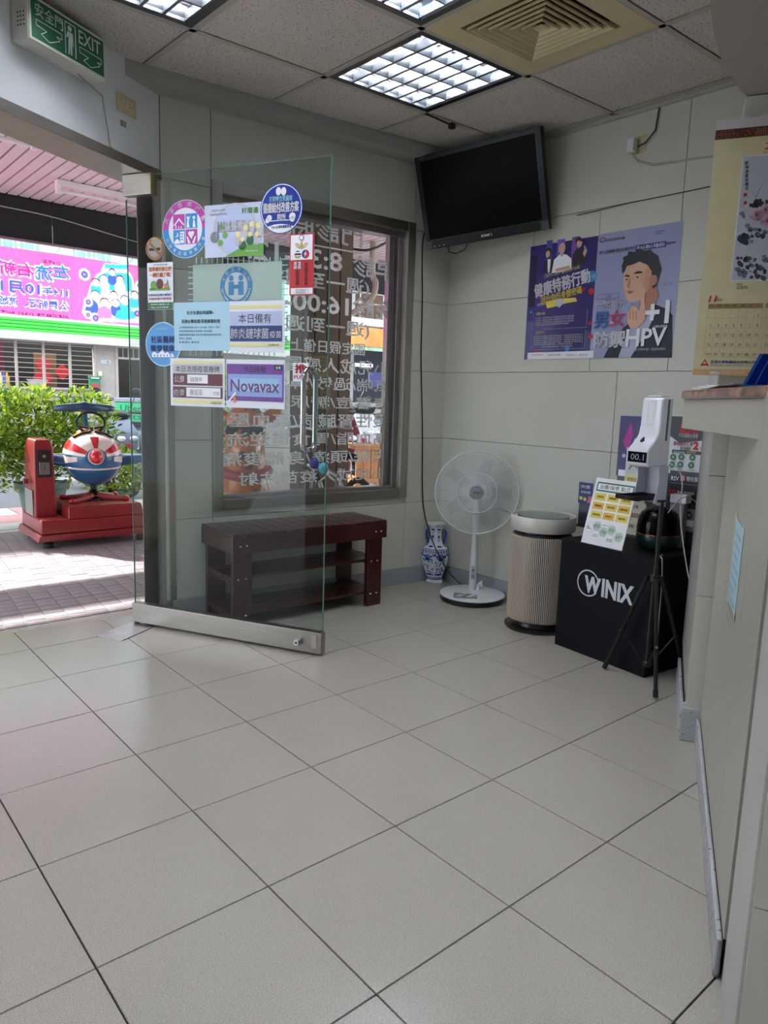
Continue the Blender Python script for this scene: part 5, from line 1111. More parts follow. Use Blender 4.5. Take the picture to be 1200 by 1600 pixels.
# taped sheet on the counter face
P0_ = KF.at(1153, 800); P1_ = KF.at(1168, 835); P2_ = KF.at(1155, 962); P3_ = KF.at(1141, 905)
nt_ = empty('taped_notice', KF.P(P0_[0], P3_[1], .001), 'pale blue printed sheet in a clear sleeve taped to the counter panel', 'notice')
bl = mat('sheet_blue', (176, 214, 226), .4, var=.04); x0, x1 = P3_[0]+.02, P1_[0]+.0; z0_, z1_ = P3_[1]-.0, P0_[1]
x0 = min(P0_[0], P3_[0]); x1 = x0+.21; z1_ = .865; z0_ = .65
build('sheet', MB().box((x0, z0_, .0008), (x1, z1_, .0016), KF), bl, nt_)
for xx in (x0-.01, x1-.02): build('tape', MB().box((xx, z1_-.012, .0017), (xx+.03, z1_+.012, .002), KF), mat('clear_tape', (206, 214, 214), .3), nt_); build('tape', MB().box((xx, z0_-.012, .0017), (xx+.03, z0_+.012, .002), KF), mat('clear_tape', (206, 214, 214), .3), nt_)
pr = Print(KF, .0017, .00001)
for k in range(9): pr.text('掛號請出示健保卡並量測體溫', x0+.02, z1_-.04-.028*k, x1-.03-(.05 if k % 3 == 2 else 0), z1_-.028-.028*k, I_GY, 0)
pr.flush(nt_)
# things on the counter top
pp = SL+0; pc = ray(1120, 604, 2.1)
pf_ = Frame((0, 0, 0), dx=(dS[0], dS[1], 0))
ps = empty('paper_sheets', (pc[0], pc[1], zt), 'white paper sheets lying on the marble counter top', 'paper')
c0 = a_+bk*.02+dS*.05
for k in range(3):
    o_ = c0+dS*(.02*k)+bk*(.012*k); r0 = math.radians(4*k); u_ = dS*math.cos(r0)+bk*math.sin(r0); v_ = bk*math.cos(r0)-dS*math.sin(r0)
    secs_ = []
    for i in range(9):
        e_ = o_+u_*.29*i/8; hgt = zt+.001+.004*k+.010*abs(i/8-.45)**1.5*2.2
        secs_.append([tuple(e_)+(hgt,), tuple(e_+v_*.16)+(hgt+.004,), tuple(e_+v_*.16)+(hgt+.0046,), tuple(e_)+(hgt+.0008,)])
    build('sheet', MB().loft(secs_), white_led, ps)
ah = empty('leaflet_holder', (pc[0], pc[1], zt), 'blue acrylic leaflet holder at the right edge on the marble top', 'holder')
blue_ac = mat('acrylic_blue', (44, 92, 160), .12, coat=.5, var=.05)
h0 = a_+dS*.43+bk*.05; HFm = Frame((h0[0], h0[1], zt), dx=QF.dx)
blk = glassmat('acrylic_clear_blue', (120, 160, 214), .02)
q1_ = HFm.at(1158, 603); q2_ = HFm.at(1190, 559)
x0 = q1_[0]; x1 = x0+.21; hh = .088; sl_ = .035
build('front_face', MB().prism([(x0, .002), (x1, .002), (x1+sl_, hh), (x0+sl_, hh)], -.004, -.001, HFm), blk, ah)
build('side_rib', MB().prism([(x0, .002), (x0+.008, .002), (x0+.008+sl_, hh), (x0+sl_, hh)], -.001, .002, HFm).prism([(x0+.055, .002), (x0+.067, .002), (x0+.067+sl_, hh), (x0+.055+sl_, hh)], -.001, .002, HFm), blue_ac, ah)
build('base', MB().box((x0, .0008, -.07), (x1, .01, .002), HFm), blue_ac, ah)
build('back_face', MB().prism([(x0+.01, .01), (x1, .01), (x1+sl_, hh), (x0+sl_+.01, hh)], -.06, -.057, HFm), blue_ac, ah)
lfm = tag(build('leaflet_stack', MB().prism([(x0+.035, .012), (x0+.15, .012), (x0+.15+sl_, hh+.012), (x0+.035+sl_, hh+.012)], -.045, -.01, HFm), white_led), 'white folded leaflets standing in the blue acrylic holder', 'leaflet')

# ================================================================ calendar
CF = Frame(QF.P(0, 0, .03), dx=QF.dx)
ca0, cz1 = CF.at(1120, 188); cz0 = CF.at(1087, 586)[1]; ca1 = ca0+.40
cal = empty('wall_calendar', CF.P((ca0+ca1)/2, cz0, 0), 'large cream wall calendar with an ink peony picture hanging above the counter', 'calendar')
build('sheet', MB().box((ca0, cz0, -.002), (ca1, cz1, 0), CF), mat('calendar_cream', (222, 212, 168), .5, var=.03, scale=20), cal)
P_ = PX(CF, .0004); P_.p.step = .0004
def cr(b0, b1, m, lay=0, a0=None, a1=None, nm='printed_band'): P_.p.rect(ca0 if a0 is None else a0, b0, ca1 if a1 is None else a1, b1, m, lay, nm)
zz = lambda y: CF.at(1160, y)[1]
build('top_strip', MB().box((ca0, CF.at(1118, 204)[1], -.003), (ca1, cz1, .0008), CF), mat('calendar_strip', (206, 202, 204), .4), cal)
bz0, bz1 = CF.at(1118, 219)[1], CF.at(1118, 204)[1]; brn = ink('band_brown', (96, 46, 32)); cr(bz0, bz1, brn)
motif = ink('band_motif', (168, 134, 96))
for k in range(5): P_.p.ring(ca0+.012+.011*k, bz0+.008+.011*(k % 2), .006, .0068, motif, 1, seg=16)
for k in range(8): P_.p.disc(ca0+.085+.006*k, bz0+.006+.004*((k*3) % 5), .0018, motif, 1, seg=8)
for k in range(6): P_.p.rect(ca0+.115+.006*k, bz0+.003, ca0+.117+.006*k, bz1-.003-.002*(k % 3), motif, 1)
P_.t('2026', 1194, 221, 1245, 232, I_R, 1, skew=.2); P_.t('中華民國一一五年', 1193, 235, 1245, 238, I_K, 1)
pa0, pz1 = P_.ab(1160, 246); pz1 = CF.at(1163, 246)[1]; pa0 = CF.at(1153, 340)[0]; pz0 = CF.at(1150, 438)[1]; pa1 = ca1-(pa0-ca0)
P_.p.rect(pa0-.004, pz0-.004, pa1+.004, pz1+.004, I_W, 0); P_.p.rect(pa0, pz0, pa1, pz1, ink('painting_paper', (196, 198, 210)), 1)
rn = random.Random(5)
def strokes(n, x0, y0, x1, y1, m, s0, s1, lay, k=7):
    for _ in range(n):
        x, y, s_ = rn.uniform(x0, x1), rn.uniform(y0, y1), rn.uniform(s0, s1); t0 = rn.random()*6
        P_.g([(x+s_*(.6+.6*rn.random())*math.cos(t0+2*math.pi*i/k), y+s_*(.6+.6*rn.random())*math.sin(t0+2*math.pi*i/k)) for i in range(k)], m, lay, 'brush_stroke')
ik1 = ink('brush_dark', (64, 68, 76)); ik2 = ink('brush_mid', (124, 128, 138)); pk = ink('petal_pink', (198, 150, 172)); pk2 = ink('petal_light', (222, 196, 208)); pk3 = ink('petal_deep', (150, 84, 120))
for i, ch in enumerate('乾坤清氣老梅花'): P_.t(ch, 1164, 252+6.6*i, 1169.5, 258+6.6*i, I_K, 2, bold=.02, nm='brush_lettering')
for y in (302, 314.5): P_.r(1162, y, 1167, y+5, I_R, 2, 'seal')
for (xa, ya, xb, yb) in ((1178, 306, 1164, 284), (1180, 308, 1197, 276), (1182, 310, 1172, 300), (1160, 320, 1175, 345), (1170, 380, 1178, 340)): P_.g([(xa, ya), (xb, yb), (xa+1.2, ya+1)], ik2, 2, 'brush_stroke')
strokes(9, 1172, 310, 1200, 322, ik1, 3, 6, 3); strokes(14, 1156, 340, 1200, 385, ik1, 3, 7, 2); strokes(10, 1156, 330, 1196, 380, ik2, 3, 5, 2)
for cx_, cy_, s_ in ((1182, 336, 9), (1196, 328, 8), (1199, 345, 9)):
    for k in range(11): P_.d(cx_+s_*.7*math.cos(k*2.4)*(k/11)**.5*1.3, cy_+s_*.7*math.sin(k*2.4)*(k/11)**.5*1.3, s_*.42, (pk, pk2, pk)[k % 3], 4, nm='petal')
    P_.d(cx_, cy_, s_*.25, pk3, 5, nm='petal')
strokes(26, 1150, 400, 1200, 438, ik1, 2, 5, 2); strokes(20, 1150, 395, 1200, 438, ik2, 2, 6, 2)
P_.t('富貴長春', 1151, 443, 1160, 446, I_K, 1); P_.t('花開富貴圖\n歲次丙午年', 1151, 447, 1168, 452, I_K, 1)
# month grid
ga0 = CF.at(1103, 515)[0]; ga1 = CF.at(1188, 515)[0]; gz1 = CF.at(1145, 481)[1]; gz0 = CF.at(1145, 558)[1]
gl = ink('grid_line', (176, 160, 116)); hd_ = ink('header_olive', (166, 140, 92))
P_.t('11', 1107, 462, 1118, 472, I_R, 1, skew=.2, bold=.02); P_.t('NOV', 1118.5, 467, 1128, 471, I_MR, 1, skew=.2)
def month(a0, a1, first, ndays):
    P_.p.rect(a0, gz1-.002, a1, gz1+.013, hd_, 1); cw = (a1-a0)/7; rh = (gz1-.002-gz0)/5
    for i, ch in enumerate('日一二三四五六'): P_.p.text('星期'+ch, a0+cw*i+cw*.25, gz1+.003, a0+cw*(i+.75), gz1+.009, I_R if i in (0, 6) else I_K, 2)
    for i in range(8): P_.p.rect(a0+cw*i-.0003, gz0, a0+cw*i+.0003, gz1, gl, 1, 'grid_line')
    for i in range(6): P_.p.rect(a0, gz0+rh*i-.0003, a1, gz0+rh*i+.0003, gl, 1, 'grid_line')
    for d_ in range(1, ndays+1):
        k = first+d_-1; r_, c_ = k//7, k % 7
        if r_ > 4: continue
        s_ = str(d_) if not (r_ == 4 and k+7 < first+ndays) else '%d/%d' % (d_, d_+7)
        w_ = cw*(.22 if len(s_) == 1 else .45 if len(s_) == 2 else .8)
        P_.p.text(s_, a0+cw*(c_+.55)-w_/2, gz1-.002-rh*(r_+.86), a0+cw*(c_+.55)+w_/2, gz1-.002-rh*(r_+.56), I_R if c_ == 0 else I_K, 2, keep=True)
        P_.p.text('初十', a0+cw*(c_+.45), gz1-.002-rh*(r_+.95), a0+cw*(c_+.65), gz1-.002-rh*(r_+.9), I_K, 2, nm='fine_print')
month(ga0, ga1, 6, 30); month(ga1+.008, ga1+.008+(ga1-ga0), 1, 31)
P_.t('生達化學製藥股份有限公司', 1110, 563.5, 1180, 568, I_B, 1, bold=.02); P_.t('STANDARD CHEM. & PHARM. CO., LTD.', 1110, 569.5, 1182, 573, I_B, 1)
a, b = P_.ab(1101, 568); P_.p.poly([(a-.013, b-.009), (a, b+.014), (a+.013, b-.009), (a+.010, b-.009), (a, b+.009), (a-.010, b-.009)], I_R, 1, 'logo'); P_.p.rect(a-.011, b-.006, a+.011, b-.001, I_R, 1, 'logo')
cr(cz0, zz(577.5), I_TAN); P_.t('Silflo', 1108, 579.5, 1124, 584.5, I_W, 1, bold=.04); P_.t('Amg Cap.\n8mg Tab.', 1126, 578.5, 1142, 585, I_W, 1); P_.t('(Silodosin)', 1146, 580.5, 1164, 584, I_W, 1); P_.p.flush(cal)
st = MB(); nl = ca0+.2
st.tube([CF.P(nl-.08, cz1, 0), CF.P(nl, cz1+.04, -.01), CF.P(nl+.08, cz1, 0)], .001, 6); build('hanging_string', st, white, cal)
# ================================================================ arcade outside
ZA = 2.62; XA = -3.08
ar = struct('trim_10', 'pale pink slatted arcade ceiling outside the entrance', 'ceiling')
slat_m = mat('slat_pink', (216, 192, 198), .55, var=.04)  # pink cast of reflected light put into the slat colour
build('backing', MB().box((XA, -5, ZA+.03), (-.0, 9.5, ZA+.06)), blackm, ar)
sy = .0835; s_me = None
k0 = int(-2/sy); kk = 0

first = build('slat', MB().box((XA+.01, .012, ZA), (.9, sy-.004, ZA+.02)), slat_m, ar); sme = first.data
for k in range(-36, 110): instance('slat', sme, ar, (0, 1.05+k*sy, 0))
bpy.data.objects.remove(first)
bm_ = struct('trim_11', 'dark beam with rolled awning at the street edge of the arcade', 'beam')
awn = mat('awning_black', (24, 22, 26), .75, var=.15, scale=3, aniso=(1, 1, 20))
zb0 = 2.295
for y in (-5, -2.6, .2+.0, 1.2+.27, 3.6, 6.2): build('awning_panel', MB().box((XA-.03, y+.004, zb0), (XA+.0, {-5: -2.6, -2.6: .2, .2: 1.47, 1.47: 3.6, 3.6: 6.2, 6.2: 9.5}[round(y, 2)]-.004, ZA-.005)), awn, bm_)
build('rail', MB().tube([(XA+.02, -5, zb0-.005), (XA+.02, 9.5, zb0-.005)], .012, 8), alu, bm_)
build('beam_core', MB().box((XA-.2, -5, ZA-.02), (XA-.035, 9.5, ZA+.3)), blackm, bm_)
build('roof', MB().box((XA-.2, -5, ZA+.3), (1.6, 9.5, ZA+.4)), conc, bm_)
tag(build('slack_cable', MB().tube(smoothpts([(XA+.02, -.2, ZA-.05), (XA+.03, 1.0, ZA-.10), (XA+.03, 1.5, ZA-.12), (XA+.03, 2.4, ZA-.22), (XA+.03, 3.4, ZA-.2)]), .005, 6), mat('cable_grey', (0, 0, 0))), 'slack grey cable along the dark awning outside', 'cable')
def arc_lamp(y0, y1, x, label):
    t = empty('tube_light', (x, (y0+y1)/2, ZA-.05), label, 'light', 'arcade tube lights')
    lw_ = mat('lamp_white', (226, 214, 216), .4)
    build('batten', MB().box((x-.03, y0, ZA-.045), (x+.03, y1, ZA-.003)), lw_, t, bevel=.004)
    build('tube', MB().tube([(x, y0+.03, ZA-.075), (x, y1-.03, ZA-.075)], .013, 10), lw_, t, smooth=True)
    build('tube_holder', MB().box((x-.02, y0, ZA-.095), (x+.02, y0+.03, ZA-.045)), lw_, t); build('tube_holder', MB().box((x-.02, y1-.03, ZA-.095), (x+.02, y1, ZA-.045)), lw_, t)
q0 = onz(84, 293, ZA-.05); arc_lamp(q0[1], q0[1]+1.2, q0[0]+.05, 'unlit white tube light on the pink slats beyond the door')
q0 = onz(48, 217, ZA-.04); arc_lamp(q0[1]-1.17, q0[1]+.03, q0[0], 'unlit white tube light tucked behind the entrance lintel')
# banner
XB = XA-.06
bf = Frame((XB, 0, 0), dx=(0, 1, 0)); bf_ = bf
ban = empty('street_banner', (XB, 1.0, 1.6), 'pink health banner seen from behind with mirrored lettering across the arcade', 'banner')
t0a, t0z = bf.at(0, 391); t1a, t1z = bf.at(230, 411); u0z = bf.at(0, 494)[1]; u1z = bf.at(230, 506)[1]
bzt, bzb = (t0z+t1z)/2, (u0z+u1z)/2
ba0, ba1 = -2.2, 3.6
bp = translucent('banner_pink', (222, 100, 170), .40)
mb = MB(); nn = 0
P_ = PX(bf, .0, .0012); P_.p = Print(_Flat2, 0, .01)
def tink(nm, c): return translucent('print_'+nm, c, .4)
Tw = tink('white', (245, 240, 250)); Tb = tink('blue', (40, 120, 190)); Tm = tink('magenta', (196, 50, 136)); Tp = tink('periwinkle', (90, 110, 200)); Tc = tink('cyan', (60, 176, 204)); Ts = tink('skin', (236, 196, 196)); Tk = tink('plum', (110, 36, 84)); Tpk = tink('rose', (236, 120, 170)); Ty = tink('pale', (240, 232, 190)); Td = tink('deep_blue', (64, 92, 176))
def mt(body, xr, xl, y0, y1, m, halo=True, bold=.03, lay=3):
    a0, b0, a1, b1 = P_.box(xl, y0, xr, y1)
    if halo: P_.p.text(body, a0-.012, b0-.012, a1+.012, b1+.012, Tw, lay-1, bold=bold+.05, mirror=True)
    P_.p.text(body, a0, b0, a1, b1, m, lay, bold=bold, mirror=True)
mt('左', 107, 83, 415, 434, Tb); mt('流', 82, 56, 415, 438, Tb); mt('右新', 53, -2, 410, 430, Tm); mt('，打疫苗', -4, -90, 404, 426, Tm)
mt('114年度', 93, 66, 407, 413, Tk, False, .01); mt('114年', 105, 67, 450, 462, Td); mt('10月1', 62, 2, 440, 458, Td); mt('日起', -2, -40, 436, 452, Td)
mt('公費新冠、流感', 105, -2, 467, 480, Td, True, .02); mt('疫苗開打', -5, -80, 460, 474, Td, True, .02)
mt('疫情通報及諮詢專線：', 107, 57, 491, 496, Tk, False, .01); mt('(1922', 53, 28, 488, 495, Tk, False, .02); mt('社區公衛組', 23, -3, 485, 489, Tk, False, .01)
# picture block: a bottle shape with a crowd of people
P_.g([(128, 488), (132, 470), (142, 462), (143, 440), (152, 428), (168, 420), (164, 413), (164, 411), (200, 413), (201, 424), (206, 430), (210, 446), (222, 452), (230, 458), (238, 480), (232, 506), (150, 502), (134, 496)], Tw, 0)
P_.g([(153, 432), (168, 425), (200, 427), (206, 436), (206, 456), (153, 452)], Tc, 1); P_.g([(164, 412), (199, 414), (199, 421), (165, 419)], Tc, 1)
for x, y, s_, m_ in ((150, 442, 6, Ts), (163, 436, 6, Ts), (176, 426, 5, Ts), (188, 438, 6, Ts), (149, 462, 7, Ts), (164, 474, 7, Ts), (178, 462, 6, Ty), (181, 474, 6, Ts), (195, 470, 7, Ts), (210, 462, 6, Ts), (224, 470, 6, Ts)): P_.d(x, y+11, s_*1.45, (Tc, Td, Tpk, Tw, Ty)[int(x) % 5], 2, k=1.1); P_.d(x, y-1.5, s_*1.12, Td if x % 2 else Tk, 3); P_.d(x, y, s_, m_, 4)
P_.g([(132, 492), (135, 472), (144, 466), (153, 475), (156, 490)], Td, 3); P_.g([(152, 497), (154, 481), (164, 478), (174, 484), (176, 497)], Tpk, 4); P_.g([(180, 497), (183, 485), (198, 482), (210, 488), (212, 497), (196, 500)], Tc, 4)
for x, y, s_ in ((132, 429, 8), (138, 472, 6), (150, 497, 7), (214, 490, 7), (138, 492, 5), (218, 446, 6)):
    P_.d(x, y, s_+1.5, Tw, 4); P_.d(x, y, s_*.72, Td, 5); P_.d(x, y, s_*.3, Tpk, 6)
flatten(P_.p, bf, (ba0, bzb, ba1, bzt), (bf.at(0, 450)[0]-.15, bzb, bf.at(232, 450)[0]+.25, bzt), bp, ban, .005, lambda a, b: .008*math.sin(a*9)+.004*math.sin(b*14+a*3))
mb = MB()
for y in np.arange(ba0+.1, ba1, .6): mb.tube([(XB+.0, y, bzt-.005), (XA+.02, y+.03, zb0)], .003, 5)
build('tie_strings', mb, alu, ban)

# ================================================================ kiddie ride aeroplane
red = mat('ride_red', (132, 30, 34), .35, coat=.3, var=.12, scale=6); redw = mat('ride_red_worn', (164, 64, 54), .45, var=.2, scale=10); bluep = mat('ride_blue', (36, 92, 136), .3, coat=.4, var=.14, scale=5); crm = mat('ride_cream', (224, 212, 198), .3, coat=.4, var=.06)
rgl = mat('ride_nose_red', (196, 34, 46), .15, coat=.6)
RF = Frame((-2.10, 1.00), dx=(.03, 1, 0)); RX = Frame((-2.19, 1.03), dx=(.03, 1, 0))
kr = empty('aeroplane_ride', RF.P(.4, 0, -.3), 'coin operated blue and red aeroplane ride on a red base outside the door', 'ride')
BW = .83; BD_ = .62
build('plinth', MB().prism([(-.0, .05), (BW, .05), (BW-.012, .085), (BW-.02, .10), (.02, .10), (.012, .085)], -BD_, .0, RF), red, kr, bevel=.006)
build('base', MB().loft([[RF.P(a, .10, c) for a, c in ((.03, -.02), (BW-.04, -.02), (BW-.04, -BD_+.02), (.03, -BD_+.02))], [RF.P(a, .20, c) for a, c in ((.035, -.025), (BW-.05, -.025), (BW-.05, -BD_+.025), (.035, -BD_+.025))]]), red, kr, bevel=.01)
build('base_block', MB().loft([[RF.P(a, .20, c) for a, c in ((.22, -.022), (BW-.05, -.022), (BW-.05, -BD_+.02), (.22, -BD_+.02))], [RF.P(a, .288, c) for a, c in ((.225, -.03), (BW-.065, -.03), (BW-.065, -BD_+.03), (.225, -BD_+.03))]]), red, kr, bevel=.008)
build('step_tread', MB().box((.04, .2005, -BD_+.03), (.218, .2035, -.03), RF), redw, kr)
build('deck', MB().box((.232, .2885, -BD_+.04), (BW-.075, .291, -.04), RF), redw, kr)
tw = MB(); sect = [(.035, .20, .19, -.50, -.19), (.04, .5, .185, -.49, -.20), (.045, .72, .18, -.475, -.205), (.06, .775, .165, -.455, -.225)]
build('coin_tower', MB().loft([[RF.P(a0, z, c1), RF.P(a1, z, c1), RF.P(a1, z, c0), RF.P(a0, z, c0)] for a0, z, a1, c0, c1 in sect]), red, kr, bevel=.015, seg=3)
cpn = build('coin_panel', MB().box((.062, .50, -.195), (.158, .70, -.188), RF), blackm, kr, bevel=.003)
build('coin_plate', MB().box((.075, .52, -.188), (.145, .61, -.185), RF), alu, cpn, bevel=.002); build('coin_slot', MB().box((.108, .555, -.185), (.112, .595, -.184), RF), blackm, cpn)
build('coin_knob', MB().lathe([(.012, 0), (.012, .006), (0, .008)], RF.P(.11, .655, -.188), 14, RF.n), alu, cpn)
SFc = Frame(RF.P(.035, 0, 0), dx=-RF.n*-1)    # side hardware
lk2 = build('side_door', MB().box((.030, .21, -.46), (.034, .40, -.24), RF), mat('ride_panel_grey', (150, 146, 146), .4, .3), kr); build('side_lock', MB().lathe([(.02, 0), (.02, .03), (0, .035)], RF.P(.028, .46, -.34), 14, -RF.dx), red, kr)
for a in (.09, BW-.06):
    for c in (-.08, -BD_+.08): build('castor', MB().lathe([(.032, 0), (.036, .01), (.036, .04), (.02, .05)], RF.P(a, -.010, c), 16), rubber, kr)
cxp, cyp = .5, -.33
build('spring_stem', MB().lathe([(.075, .291), (.07, .303), (.05, .315), (.032, .328), (.045, .335), (.028, .348), (.04, .358), (.024, .378), (.024, .46)], RF.P(cxp, 0, cyp), 20), black, kr, smooth=True)
for t in (35, 145, 215, 325):
    c_, s_ = math.cos(math.radians(t)), math.sin(math.radians(t)); o_ = RF.P(cxp, 0, cyp); e_ = o_+RF.dx*c_*.25+RF.n*s_*.24
    am = build('star_leg', MB().tube([o_+[0, 0, .328], o_*.4+e_*.6+[0, 0, .311], e_+[0, 0, .305]], [.03, .022, .015], 10), redw, kr, smooth=True); build('star_foot', MB().ell(e_+np.array([0, 0, .311]), (.028, .028, .02), 14, 8), rgl, am, smooth=True)
# fuselage: loft along the nose axis
fc = RF.P(cxp-.01, .645, cyp+.0); nose = (CAM-fc); nose[2] = 0; nose /= np.linalg.norm(nose); tt = math.radians(6); nose = np.array([nose[0]*math.cos(tt)-nose[1]*math.sin(tt), nose[0]*math.sin(tt)+nose[1]*math.cos(tt), 0])
sd = np.cross([0, 0, 1], nose); up = np.array([0, 0, 1.])
def fus(prof, a0=0, a1=360, n=36, e=0.0, cap=True):
    secs = []
    for s_, w_, h1, h0, zc in prof:
        ring = []
        for k in range(n+(0 if a1-a0 == 360 else 1)):
            t = math.radians(a0+(a1-a0)*k/n); y = math.cos(t)*(w_+e); z = math.sin(t)*((h1 if math.sin(t) > 0 else h0)+e); ring.append(fc+nose*s_+sd*y+up*(z+zc))
        secs.append(ring)
    return secs
FP = [(-.52, .02, .03, .03, .07), (-.42, .06, .07, .06, .06), (-.25, .14, .12, .12, .03), (-.08, .20, .18, .20, .0), (.05, .213, .195, .225, -.005), (.15, .205, .18, .215, -.005), (.22, .18, .15, .185, .0), (.27, .13, .11, .135, .0), (.30, .075, .07, .08, .0), (.305, .05, .05, .055, .0)]
build('fuselage', MB().loft(fus(FP)), bluep, kr, smooth=True, ang=60)
def patch(a0, a1, i0, i1, m, e, nm, n=14):
    secs = fus(FP[i0:i1], a0, a1, n, e); mb = MB(); mb.v = [tuple(p) for r_ in secs for p in r_]; w_ = n+1
    mb.f = [(i*w_+j, i*w_+j+1, (i+1)*w_+j+1, (i+1)*w_+j) for i in range(len(secs)-1) for j in range(n)]
    return build(nm, mb, m, kr, smooth=True)
patch(8, 172, 2, 9, crm, .0015, 'cream_cowl', 30); patch(-12, 0+2, 2, 8, crm, .001, 'cream_stripe', 2); patch(178, 192, 2, 8, crm, .001, 'cream_stripe', 2)
patch(20, 42, 4, 9, rgl, .003, 'red_flash', 5); patch(138, 160, 4, 9, rgl, .003, 'red_flash', 5); patch(80, 100, 6, 9, rgl, .003, 'red_flash', 4)
patch(196, 344, 3, 7, crm, .0, 'cream_stripe', 2) if 0 else None
bl_ = MB(); belt = [fc+nose*s_+sd*w_*math.cos(t)*1.004+up*(-(h0)*.30+zc) for (s_, w_, h1, h0, zc), t in []]
ringpts = []
for k in range(25):
    t = math.radians(-20+220*k/24); ringpts.append(k)
def beltpt(th):   # a cream line sagging round the nose
    s_ = .05+.235*math.sin(th) if math.sin(th) > 0 else .05
    for (s0, w0, a0, b0, z0), (s1, w1, a1, b1, z1) in zip(FP[:-1], FP[1:]):
        if s0 <= s_ <= s1: k = (s_-s0)/(s1-s0); w_, h0 = w0+(w1-w0)*k, b0+(b1-b0)*k; break
    ph = math.radians(-32-30*math.sin(th))
    x = math.cos(th)
    return fc+nose*s_+sd*w_*max(-1, min(1, x))*math.cos(math.radians(14))+up*(-h0*.42*1)
build('nose_cone', MB().ell(fc+nose*.315+up*.01, (.047, .047, .052), 20, 14), rgl, kr, smooth=True)
build('nose_ring', MB().tube([fc+nose*.304+up*.01+sd*.052*math.cos(2*math.pi*k/24)+up*.055*math.sin(2*math.pi*k/24) for k in range(25)], .006, 6, cap=False), crm, kr, smooth=True)
secs = []
bt = MB()
vs_ = []
for k in range(29):
    th = math.radians(180*k/28-90+0)   # angle in plan: side to side through the nose
    # intersect the hull at a constant height just under the widest line
    zz_ = -.055-.03*math.cos(th)
    best = None
    for (s0, w0, a0, b0, z0), (s1, w1, a1, b1, z1) in zip(FP[3:-1], FP[4:]):
        for q in range(12):
            kq = q/12; s_, w_, h0 = s0+(s1-s0)*kq, w0+(w1-w0)*kq, b0+(b1-b0)*kq
            if abs(zz_) < h0:
                y = w_*math.sqrt(1-(zz_/h0)**2); d_ = abs(math.atan2(y, s_+.1)-abs(th)) if th >= 0 else abs(math.atan2(y, s_+.1)+th)
                if best is None or d_ < best[0]: best = (d_, s_, y*(1 if th >= 0 else -1))
    vs_.append(fc+nose*(best[1]+.001)+sd*best[2]*1.006+up*zz_)
build('cream_stripe', MB().tube(vs_, .0075, 6), crm, kr, smooth=True)
# cockpit windscreen, wheel, wings, fin
am_ = mat('windscreen_amber', (206, 150, 60), .15, coat=.4)
def hull(s_, tdeg, e):
    for (s0, w0, a0, b0, z0), (s1, w1, a1, b1, z1) in zip(FP[:-1], FP[1:]):
        if s0 <= s_ <= s1: k = (s_-s0)/(s1-s0); w_, h1 = w0+(w1-w0)*k, a0+(a1-a0)*k; break
    t = math.radians(tdeg); return fc+nose*s_+sd*math.cos(t)*(w_+e)+up*math.sin(t)*(h1+e)
for t0, t1 in ((50, 86), (94, 130)):
    w_ = patch(t0, t1, 3, 6, am_, .006, 'windscreen', 10)
    rim_ = [hull(-.06, t0, .008), hull(.02, t0, .008), hull(.08, t0, .008), hull(.13, (t0+90)/2, .008), hull(.145, t1 if t0 < 60 else t0, .008) if 0 else hull(.145, 86 if t0 < 60 else 94, .008), hull(.05, 86 if t0 < 60 else 94, .008), hull(-.06, 86 if t0 < 60 else 94, .008)]
    build('windscreen_frame', MB().tube([hull(s_, t, .009) for s_, t in ((.145, t0), (.148, (t0+t1)/2), (.145, t1), (.05, t1), (-.07, t1))]+[hull(-.07, t0, .009), hull(.05, t0, .009), hull(.145, t0, .009)], .007, 6, cap=False), black, w_, smooth=True)
wc_ = fc+nose*.02+up*.25; wn_ = nose*.86+up*.35; wn_ /= np.linalg.norm(wn_); wu = np.cross(wn_, sd); wu = wu if wu[2] > 0 else -wu
build('steering_wheel', MB().tube([wc_+sd*.10*math.cos(2*math.pi*k/32)+wu*.085*math.sin(2*math.pi*k/32) for k in range(33)], .011, 8, cap=False), black, kr, smooth=True)
build('wheel_spoke', MB().tube([wc_-sd*.095-wu*.03, wc_-wu*.05, wc_+sd*.095-wu*.03], .009, 8), black, kr, smooth=True); build('wheel_column', MB().tube([wc_-wu*.04, wc_-wu*.12-nose*.02], .014, 8), black, kr, smooth=True)
for s_ in (-1, 1):
    root = fc+sd*s_*.17+up*-.045; tip = fc+sd*s_*(.41 if s_ < 0 else .41)+up*-.02+nose*.05
    def ringw(c, ch, th): return [c+nose*ch*x+up*th*z for x, z in ((.5, 0), (.42, .5), (.0, .62), (-.4, .35), (-.5, 0), (-.4, -.3), (0, -.5), (.42, -.45))]
    wg = build('wing', MB().loft([ringw(root, .26, .085), ringw(root*.35+tip*.65, .2, .062), ringw(tip, .15, .045), ringw(tip+sd*s_*.02, .07, .02)]), bluep, kr, smooth=True, ang=60)
    build('wing_top', MB().loft([[root+nose*.12+up*.031, root-nose*.08+up*.05, root-nose*.08+up*.056, root+nose*.12+up*.039], [tip+nose*.055+up*.018, tip-nose*.05+up*.02, tip-nose*.05+up*.024, tip+nose*.055+up*.022]]), mat('ride_tan', (196, 140, 96), .4, var=.15), wg)
fb = fc-nose*.38
build('tail_fin', MB().loft([[fb+nose*x+sd*y+up*.08 for x, y in ((.1, .02), (-.1, .02), (-.1, -.02), (.1, -.02))], [fb-nose*.05+nose*x+sd*y+up*.35 for x, y in ((.06, .016), (-.08, .016), (-.08, -.016), (.06, -.016))]]), mat('ride_teal', (30, 92, 100), .3, coat=.3), kr, bevel=.008)
ft_ = fb-nose*.06+up*.355
def ringt(c, ch, th): return [c+nose*ch*x+up*th*z for x, z in ((.5, 0), (.4, .5), (.0, .6), (-.4, .4), (-.5, 0), (-.4, -.4), (0, -.5), (.4, -.5))]
